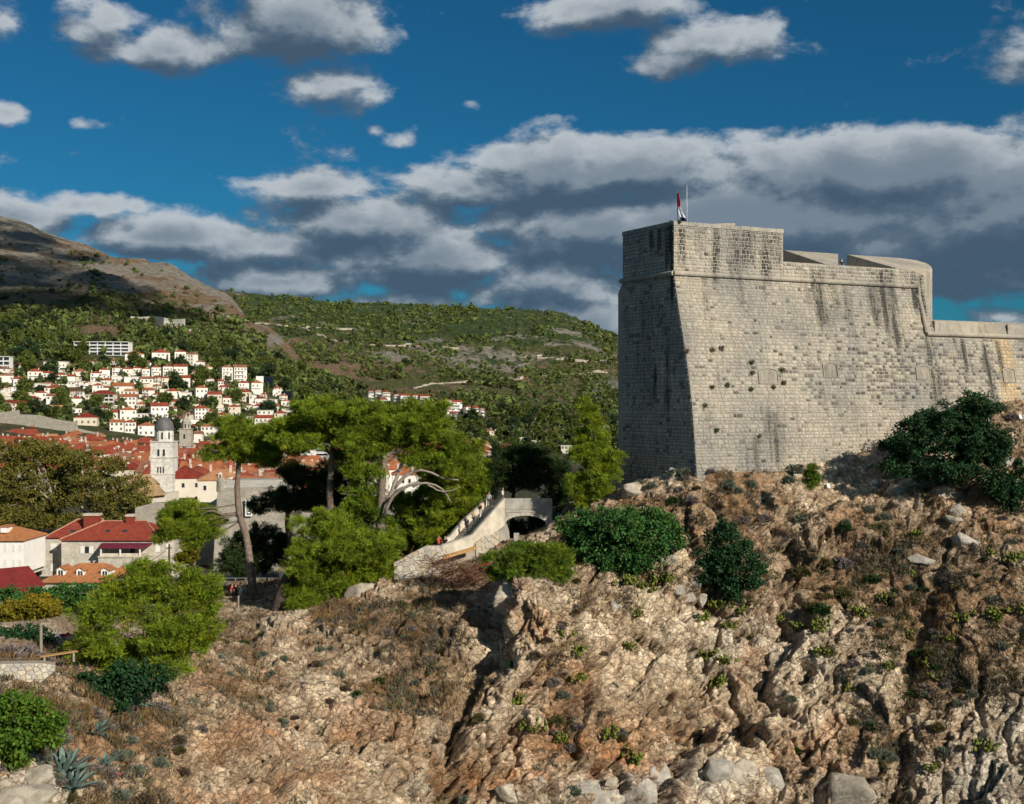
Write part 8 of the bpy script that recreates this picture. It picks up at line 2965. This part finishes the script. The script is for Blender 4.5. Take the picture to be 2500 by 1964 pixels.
        cnt[(kind, ar)] = cnt.get((kind, ar), 0) + 1
        t = thing('cypress' if kind == 2 else 'tree', f'{KN[kind]} {ar}, {ordinal(cnt[(kind, ar)])} from left', 'tree', (x[i], y[i], z[i]), f'{KN[kind]}s {ar}', float(r.uniform(0, 6.28)))
        s = float(size[i])
        t.scale = (s, s, s * float(r.uniform(.85, 1.2)))
        for d_, nm in ((a, 'crown'), (b, 'trunk')):
            o = bpy.data.objects.new(nm, d_)
            COL.objects.link(o)
            o.parent = t
    # the rest: ragged crowns of a few dozen leaf faces each
    m = len(rest)
    K = 22
    s = size[rest]
    c = np.stack([x[rest], y[rest], z[rest]], 1)
    e = unit(m * K, r)
    e[:, 2] = e[:, 2] * .8 + .15
    cy = np.repeat(cyp[rest], K)
    sc = np.repeat(s, K)
    p = np.repeat(c, K, 0) + e * (r.random(m * K) ** .35)[:, None] * sc[:, None] * np.where(cy[:, None], np.array([.30, .30, 1.6]), np.array([.85, .85, .7])) + np.stack([0 * sc, 0 * sc, sc * np.where(cy, 1.5, .62)], 1)
    Vv, T = [], []
    d0 = e + .5 * unit(m * K, r)
    d0 /= np.linalg.norm(d0, axis=1, keepdims=True)
    s1 = np.cross(d0, unit(m * K, r))
    s1 /= np.linalg.norm(s1, axis=1, keepdims=True)
    s2 = np.cross(d0, s1)
    L = (sc * r.uniform(.28, .5, m * K))[:, None]
    Vv = np.stack([p - s1 * L, p + s1 * L * .6 - s2 * L, p + s2 * L * 1.1 + d0 * L * .5], 1).reshape(-1, 3)
    T = np.arange(m * K * 3).reshape(-1, 3)
    tone = np.clip(r.normal(.45, .30, m) + np.where(y[rest] > 1700, .12, 0), 0, 1)  # distant crowns painted lighter in place of haze
    col = np.stack([np.repeat(tone, K) + r.normal(0, .1, m * K), np.repeat(r.random(m) < .2, K) * .3, 0 * sc], 1)
    o = mk('hillside_wood', Vv, T, mat_leaf('wood_mixed', (.092, .122, .032), .6, .2), col=np.repeat(np.clip(col, 0, 1), 3, 0))
    tag(o, 'pines and scrub covering the hillsides', 'wood', kind='stuff')


build_wood()

# ------------------------------------------------------------------ small things: walls, fences, lamps, roads, vehicles, cloud
def build_details():
    # rubble retaining wall, lower left
    Y = 60.5
    w = thing('rubble_wall', 'retaining wall of rounded white stones at the left edge', 'wall', P(40, 1690, Y))
    o0 = P(-60, 1700, Y)
    ax = (P(135, 1700, Y + 1.5) - o0)
    ax.z = 0
    L = ax.length
    ax.normalize()
    nn = Vector((ax.y, -ax.x, 0))

    def pos(s, z, out):
        return tuple(o0 + ax * s + Vector((0, 0, z)) + nn * out)
    k = F / Y
    ou = [(0, -.2), (L * .80, .35), (L, 1.05), (L, 1.35), (L * .82, 1.52), (0, 1.72)]
    v = [pos(a, b, 0) for a, b in ou] + [pos(a, b, -.7) for a, b in ou]
    m = len(ou)
    part(w, 'core', v, [list(range(m)), list(range(m, 2 * m))[::-1]] + [[i, m + i, m + (i + 1) % m, (i + 1) % m] for i in range(m)], M_JOINT)
    rubble(w, pos, ou, 88, 21, M_RUBS, .03, .06)
    # street lamp by the annex
    q = P(249, 1480, 150)
    t = thing('street_lamp', 'thin street lamp on a pole in front of the annex dormers', 'lamp', q)
    top = P(249, 1424, 150)
    v, f = tube([q + Vector((0, 0, -1.5)), top], [.07, .05], 8)
    part(t, 'pole', v, f, M_IRON, smooth=True)
    for s in (-1, 1):
        v, f = tube([top, top + Vector((s * .35, 0, .5))], .025, 6)
        part(t, 'arm', v, f, M_IRON)
    mb = MB().box(top.x - .45, top.x + .45, top.y - .25, top.y + .25, top.z + .5, top.z + .62)
    part(t, 'lamp_head', mb.v, mb.f, M_IRON)
    # utility pole by the terrace
    q = P(413, 1392, 205)
    t = thing('utility_pole', 'dark wooden utility pole at the right end of the villa terrace', 'pole', q)
    v, f = tube([q, P(413, 1329, 205)], [.22, .16], 8)
    part(t, 'pole', v, f, M_BARKD, smooth=True)
    a = P(413, 1338, 205)
    mb = MB().box(a.x - .6, a.x + .6, a.y - .25, a.y - .16, a.z - .1, a.z + .1)
    part(t, 'cross_arm', mb.v, mb.f, M_BARKD)
    c = [P(413, 1338, 204.7), P(395, 1352, 203), P(366, 1372, 201)]
    v, f = tube(curve(c, 8), .05, 5)
    part(t, 'cable', v, f, M_BARKD)
    # terrace fence, posts, notice board
    M_GALV = mat_simple('galvanised_rail', (.42, .46, .47), (.3, .33, .34), 4, .5, 0)
    t = thing('fence', 'light metal rail fence along the terrace behind the standing people', 'fence', P(600, 1440, 126))
    us = [530, 552, 575, 600, 628, 655, 690]
    tops = []
    for u in us:
        b = P(u, 1442, 127)
        tp = P(u, 1412, 127)
        v, f = tube([b + Vector((0, 0, -1)), tp], .035, 6)
        part(t, 'post', v, f, M_GALV)
        tops.append(tp)
    for dz in (0, -.6):
        v, f = tube([p + Vector((0, 0, dz)) for p in tops], .025, 5)
        part(t, 'rail', v, f, M_GALV)
    t = thing('notice_board', 'white notice board on a light timber frame left of the thick dark trunk', 'sign', P(690, 1440, 124))
    mb = MB()
    for u in (680, 695):
        p = P(u, 1450, 124)
        q = MB().box(p.x - .05, p.x + .05, p.y - .05, p.y + .05, p.z, P(0, 1390, 124).z)
        part(t, 'post', q.v, q.f, M_WOOD)
    a, b = P(681.5, 1414, 123.9), P(696, 1396, 123.9)
    q = MB().box(a.x, b.x, a.y - .03, a.y + .03, a.z, b.z)
    part(t, 'panel', q.v, q.f, WM['bright'])
    a, b = P(678, 1391, 124), P(698, 1388.5, 124)
    q = MB().box(a.x, b.x, a.y - .05, a.y + .05, a.z, b.z)
    part(t, 'top_rail', q.v, q.f, M_WOOD)
    for lab, u, v0, v1, Yq in (('rough timber post below the standing people', 582, 1455, 1512, 114), ('timber post right of the slender pine trunk', 653, 1408, 1445, 124), ('pole standing in front of the dark hedge', 100, 1530, 1600, 68)):
        b, tp = P(u, v1, Yq), P(u, v0, Yq)
        v, f = tube([b + Vector((0, 0, -.4)), tp], .09, 8)
        tag(mk('post', v, f, M_DEAD), lab, 'post')
    a, b = P(528, 1460, 120), P(640, 1462, 120)
    v, f = tube(curve([a, P(580, 1458, 120.8), b], 8), .08, 8)
    tag(mk('log', v, f, M_DEAD, smooth=True), 'long pale log lying along the terrace edge at the people\'s feet', 'log')
    # bench by the hedge
    p = P(140, 1612, 65)
    t = thing('bench', 'plank bench in the shade right of the white-stone wall', 'bench', p)
    d = P(192, 1606, 66) - P(98, 1604, 64.5)
    d.z = 0
    d.normalize()
    s0 = P(98, 1604, 64.5)
    ln = 2.2
    sd = Vector((-d.y, d.x, 0))
    v = [s0 + d * x + sd * y + Vector((0, 0, z)) for z in (-.06, .0) for x, y in ((0, 0), (ln, 0), (ln, .4), (0, .4))]
    part(t, 'seat', v, [[3, 2, 1, 0], [4, 5, 6, 7], [0, 1, 5, 4], [1, 2, 6, 5], [2, 3, 7, 6], [3, 0, 4, 7]], M_WOOD)
    for x in (.2, ln - .3):
        v = [s0 + d * (x + a) + sd * b + Vector((0, 0, z)) for z in (-.6, -.062) for a, b in ((0, .04), (.12, .04), (.12, .36), (0, .36))]
        part(t, 'leg', v, [[3, 2, 1, 0], [4, 5, 6, 7], [0, 1, 5, 4], [1, 2, 6, 5], [2, 3, 7, 6], [3, 0, 4, 7]], M_DEAD)
    # floodlights that light the fort
    M_WH = mat_simple('white_housing', (.72, .72, .70), (.6, .6, .58), 4, .5, 0)
    fl = [(1940, 1170), (1857, 1212), (2025, 1196), (2137, 1186), (2412, 1040), (2492, 1032)]
    for i, (u, v) in enumerate(fl):
        p = cliff_at(u, v)
        t = thing('floodlight', 'white floodlight on the rock aimed at the fort wall, %s from the left' % ordinal(sorted(x[0] for x in fl).index(u) + 1), 'floodlight', p, 'floodlights below the fort wall', -.35)
        t.rotation_euler = (R(-28), 0, .2)
        MB().box(-.16, .16, -.22, .22, .25, .75).build('housing', M_WH, t)
        MB().box(-.13, .13, .221, .24, .29, .71).build('lens', M_GLASS, t)
        v_, f_ = tube([(0, 0, -.35), (0, 0, .249)], .04, 6)
        mk('stand', v_, f_, M_IRON, t)
    # red and white scrap, litter
    for u, v, Yq, c, s, lab in ((153, 1560, 70, (.45, .03, .05), .35, 'crumpled red and white cloth on the path by the hedge'), (294, 1884, 58.5, (.5, .1, .08), .18, 'scrap of red and white litter in the grass right of the agaves')):
        p = P(u, v, Yq) if v < 1600 else cliff_at(u, v)
        r = np.random.default_rng(int(u))
        g = [(p.x + (i - 3) * s * .4 + r.normal(0, .02), p.y + (j - 2) * s * .4, p.z + .12 + abs(r.normal(0, s * .35))) for j in range(5) for i in range(7)]
        f = [[j * 7 + i, j * 7 + i + 1, (j + 1) * 7 + i + 1, (j + 1) * 7 + i] for j in range(4) for i in range(6)]
        o = mk('cloth_scrap', g, f, cloth(c), mats=[cloth(c), cloth((.75, .74, .72))], fmat=[1 if (k % 6) < 2 else 0 for k in range(24)])
        so_ = o.modifiers.new('Solidify', 'SOLIDIFY')
        so_.thickness = .015
        tag(o, lab, 'litter')
    # rock seen through the bridge arch
    boulder(1314, 1318, 20, 44, 'pale rock seen through the right of the bridge arch', 1.5, 95, .1, 119.5)
    # roads over the far hill
    M_ROAD = mat_simple('pale_road', (.46, .40, .32), (.33, .28, .22), .05, .95, 0)
    for pts, wd, lab in (([(500, 768), (560, 778), (640, 790), (735, 800), (800, 829), (869, 841), (941, 844), (1020, 846), (1080, 848), (1130, 853)], 9, 'upper road'), ([(1250, 866), (1280, 869), (1317, 874), (1348, 877), (1400, 881), (1476, 885), (1530, 888)], 8, 'short road'), ([(1010, 950), (1052, 939), (1130, 934), (1214, 927), (1300, 919), (1393, 915), (1507, 910)], 8, 'lower road'), ([(700, 792), (760, 800), (830, 803), (900, 806)], 6, 'track')):
        q = []
        for (a, b), (c, e) in zip(pts[:-1], pts[1:]):
            for i in range(5):
                q.append((a + (c - a) * i / 5, b + (e - b) * i / 5))
        V = []
        for (u, v) in q:
            Yg = hit_ground(u, v, 1100)
            if Yg:
                p = P(u, v, Yg)
                V.append(p)
        vv = []
        for p in V:
            yy = np.array([p.y - wd * .6, p.y + wd * .6])
            uu = p.x / yy * F + 1250
            zz = ground_z(uu, yy)
            z = max(p.z, float(zz.max()) - 1) + .5
            vv += [(p.x, yy[0], z - .3), (p.x, yy[1], z + 1.2)]
        f = [[2 * i, 2 * i + 2, 2 * i + 3, 2 * i + 1] for i in range(len(V) - 1)]
        vb = [(x, y, z - 4) for x, y, z in vv]
        n = len(vv)
        f += [[2 * i + n, 2 * i + 2 + n, 2 * i + 2, 2 * i] for i in range(len(V) - 1)]
        tag(mk('road', vv + vb, f, M_ROAD), kind='structure')
    # vehicles on them
    for u, v, ln, hh, c, nm, lab in ((998, 843, 12, 3.3, (.78, .78, .76), 'bus', 'white coach on the upper road of the far hill'), (1015, 844, 7, 2.8, (.30, .05, .05), 'van', 'dark red van behind the white coach on the far road'), (1317, 872, 9, 3.6, (.80, .79, .75), 'truck', 'white box truck on the short road near the fort'), (1348, 876, 5, 2.0, (.78, .77, .75), 'van', 'small white van right of the box truck on the far road'), (1474, 884, 13, 3.3, (.55, .60, .62), 'bus', 'pale bus at the right end of the far road beside the fort')):
        Yg = hit_ground(u, v + 1, 1100) or 2300
        p = P(u, v, Yg - 6)
        t = thing(nm, lab, nm, p + Vector((0, 0, .6)))
        mp = cloth(c)
        q = MB().box(-ln / 2, ln / 2, -1.2, 1.2, .5, hh * .62)
        q.build('body', mp, t)
        q = MB().add([(-ln / 2 + .1, -1.15, hh * .62), (ln / 2 - .4, -1.15, hh * .62), (ln / 2 - .4, 1.15, hh * .62), (-ln / 2 + .1, 1.15, hh * .62), (-ln / 2 + .2, -1.05, hh), (ln / 2 - 1.0, -1.05, hh), (ln / 2 - 1.0, 1.05, hh), (-ln / 2 + .2, 1.05, hh)], [[0, 1, 5, 4], [1, 2, 6, 5], [2, 3, 7, 6], [3, 0, 4, 7], [4, 5, 6, 7]])
        q.build('cabin', mp, t)
        MB().box(-ln / 2 + .5, ln / 2 - 1.2, -1.23, -1.1, hh * .62, hh * .86).build('window', M_PANE, t)
        for x in (-ln * .32, ln * .32):
            v_, f_ = tube([(x, -1.25, .45), (x, 1.25, .45)], .48, 10)
            mk('wheel', v_, f_, M_BLACK, t)
    # garden terraces of the hillside
    tw = [(58, 184, 946), (160, 262, 940), (262, 372, 946), (360, 460, 942), (-20, 110, 966), (100, 200, 998), (208, 336, 998), (330, 450, 984), (470, 545, 996), (560, 660, 994), (610, 690, 1022), (250, 380, 1034), (460, 540, 1034), (390, 470, 958)]
    for i, (u0, u1, v) in enumerate(tw):
        V = []
        for u in np.linspace(u0, u1, 9):
            Yg = hit_ground(u, v) or 800
            p = P(u, v, Yg - 2)
            V += [p + Vector((0, 0, -2)), p + Vector((0, 0, 2.4))]
        n = len(V)
        vv = [tuple(x) for x in V] + [tuple(x + Vector((0, 1.0, 0))) for x in V]
        f = []
        for j in range(8):
            a = 2 * j
            f += [[a, a + 2, a + 3, a + 1], [a + 1, a + 3, n + a + 3, n + a + 1], [n + a + 1, n + a + 3, n + a + 2, n + a]]
        o = mk('terrace_wall', vv, f, WM[('white', 'pale', 'cream')[i % 3]])
        tag(o, 'pale garden terrace wall among the hillside houses, %s of them counted from the left' % ordinal(sorted(x[0] for x in tw).index(u0) + 1), 'wall', 'garden terrace walls')
    # the landward town wall in front of the hillside
    V = []
    for (u, v) in [(-60, 1006), (0, 1008), (40, 1002), (42, 1012), (90, 1014), (130, 1024), (182, 1032), (184, 1046), (240, 1060)]:
        p = P(u, v, 640)
        V += [Vector((p.x, p.y, P(0, 1078, 640).z)), p]
    n = len(V)
    vv = [tuple(x) for x in V] + [tuple(x + Vector((0, 4, 0))) for x in V]
    f = []
    for j in range(n // 2 - 1):
        a = 2 * j
        f += [[a, a + 2, a + 3, a + 1], [a + 1, a + 3, n + a + 3, n + a + 1], [n + a + 1, n + a + 3, n + a + 2, n + a]]
    tag(mk('town_wall', vv, f, M_CITY), 'stepped grey landward town wall behind the old-town roofs at the left', 'wall')


build_details()


def build_cloud():
    """the cloud overhead, out of the frame, whose shadow lies on the upper slope"""
    r = np.random.default_rng(2)
    poly = [(-90, 545), (60, 548), (150, 575), (235, 640), (330, 705), (470, 792), (400, 812), (290, 772), (150, 758), (-90, 760)]
    G = []
    for (u, v) in poly:
        Yg = hit_ground(u, v, 700) or 2000
        p = P(u, v, Yg)
        t = (720 - p.z) / SDIR.z
        G.append((p.x + SDIR.x * t, p.y + SDIR.y * t))
    G = np.array(G)
    lo, hi = G.min(0), G.max(0)
    pts = []
    while len(pts) < 120:
        q = r.uniform(lo, hi)
        ins = False
        for i in range(len(G)):
            a, b = G[i], G[i - 1]
            if (a[1] > q[1]) != (b[1] > q[1]) and q[0] < (b[0] - a[0]) * (q[1] - a[1]) / (b[1] - a[1]) + a[0]:
                ins = not ins
        if ins:
            pts.append(q)
    bm = bmesh.new()
    bmesh.ops.create_icosphere(bm, subdivisions=2, radius=1)
    d = np.array([x.co[:] for x in bm.verts])
    f = np.array([[x.index for x in q.verts] for q in bm.faces])
    bm.free()
    V, T = [], []
    for i, q in enumerate(pts):
        c = np.array([q[0], q[1], 720 + r.uniform(-12, 30)])
        s = r.uniform(24, 46)
        V.append(c + d * s * np.array([1, 1, .7]) * (1 + .5 * (fbm(d * 2 + i, 3, 4) - .5))[:, None])
        T.append(f + i * len(d))
    mc, nt, bs = base_mat('thin_cloud')
    bs.inputs['Base Color'].default_value = (.85, .85, .85, 1)
    tr = nd(nt, 'ShaderNodeBsdfTransparent')
    mx = nd(nt, 'ShaderNodeMixShader')
    mx.inputs[0].default_value = .33
    nt.links.new(tr.outputs[0], mx.inputs[1])
    nt.links.new(bs.outputs[0], mx.inputs[2])
    nt.links.new(mx.outputs[0], nt.nodes['Material Output'].inputs[0])
    o = mk('cloud', np.concatenate(V), np.concatenate(T), mc, smooth=True)
    tag(o, kind='structure')


build_cloud()
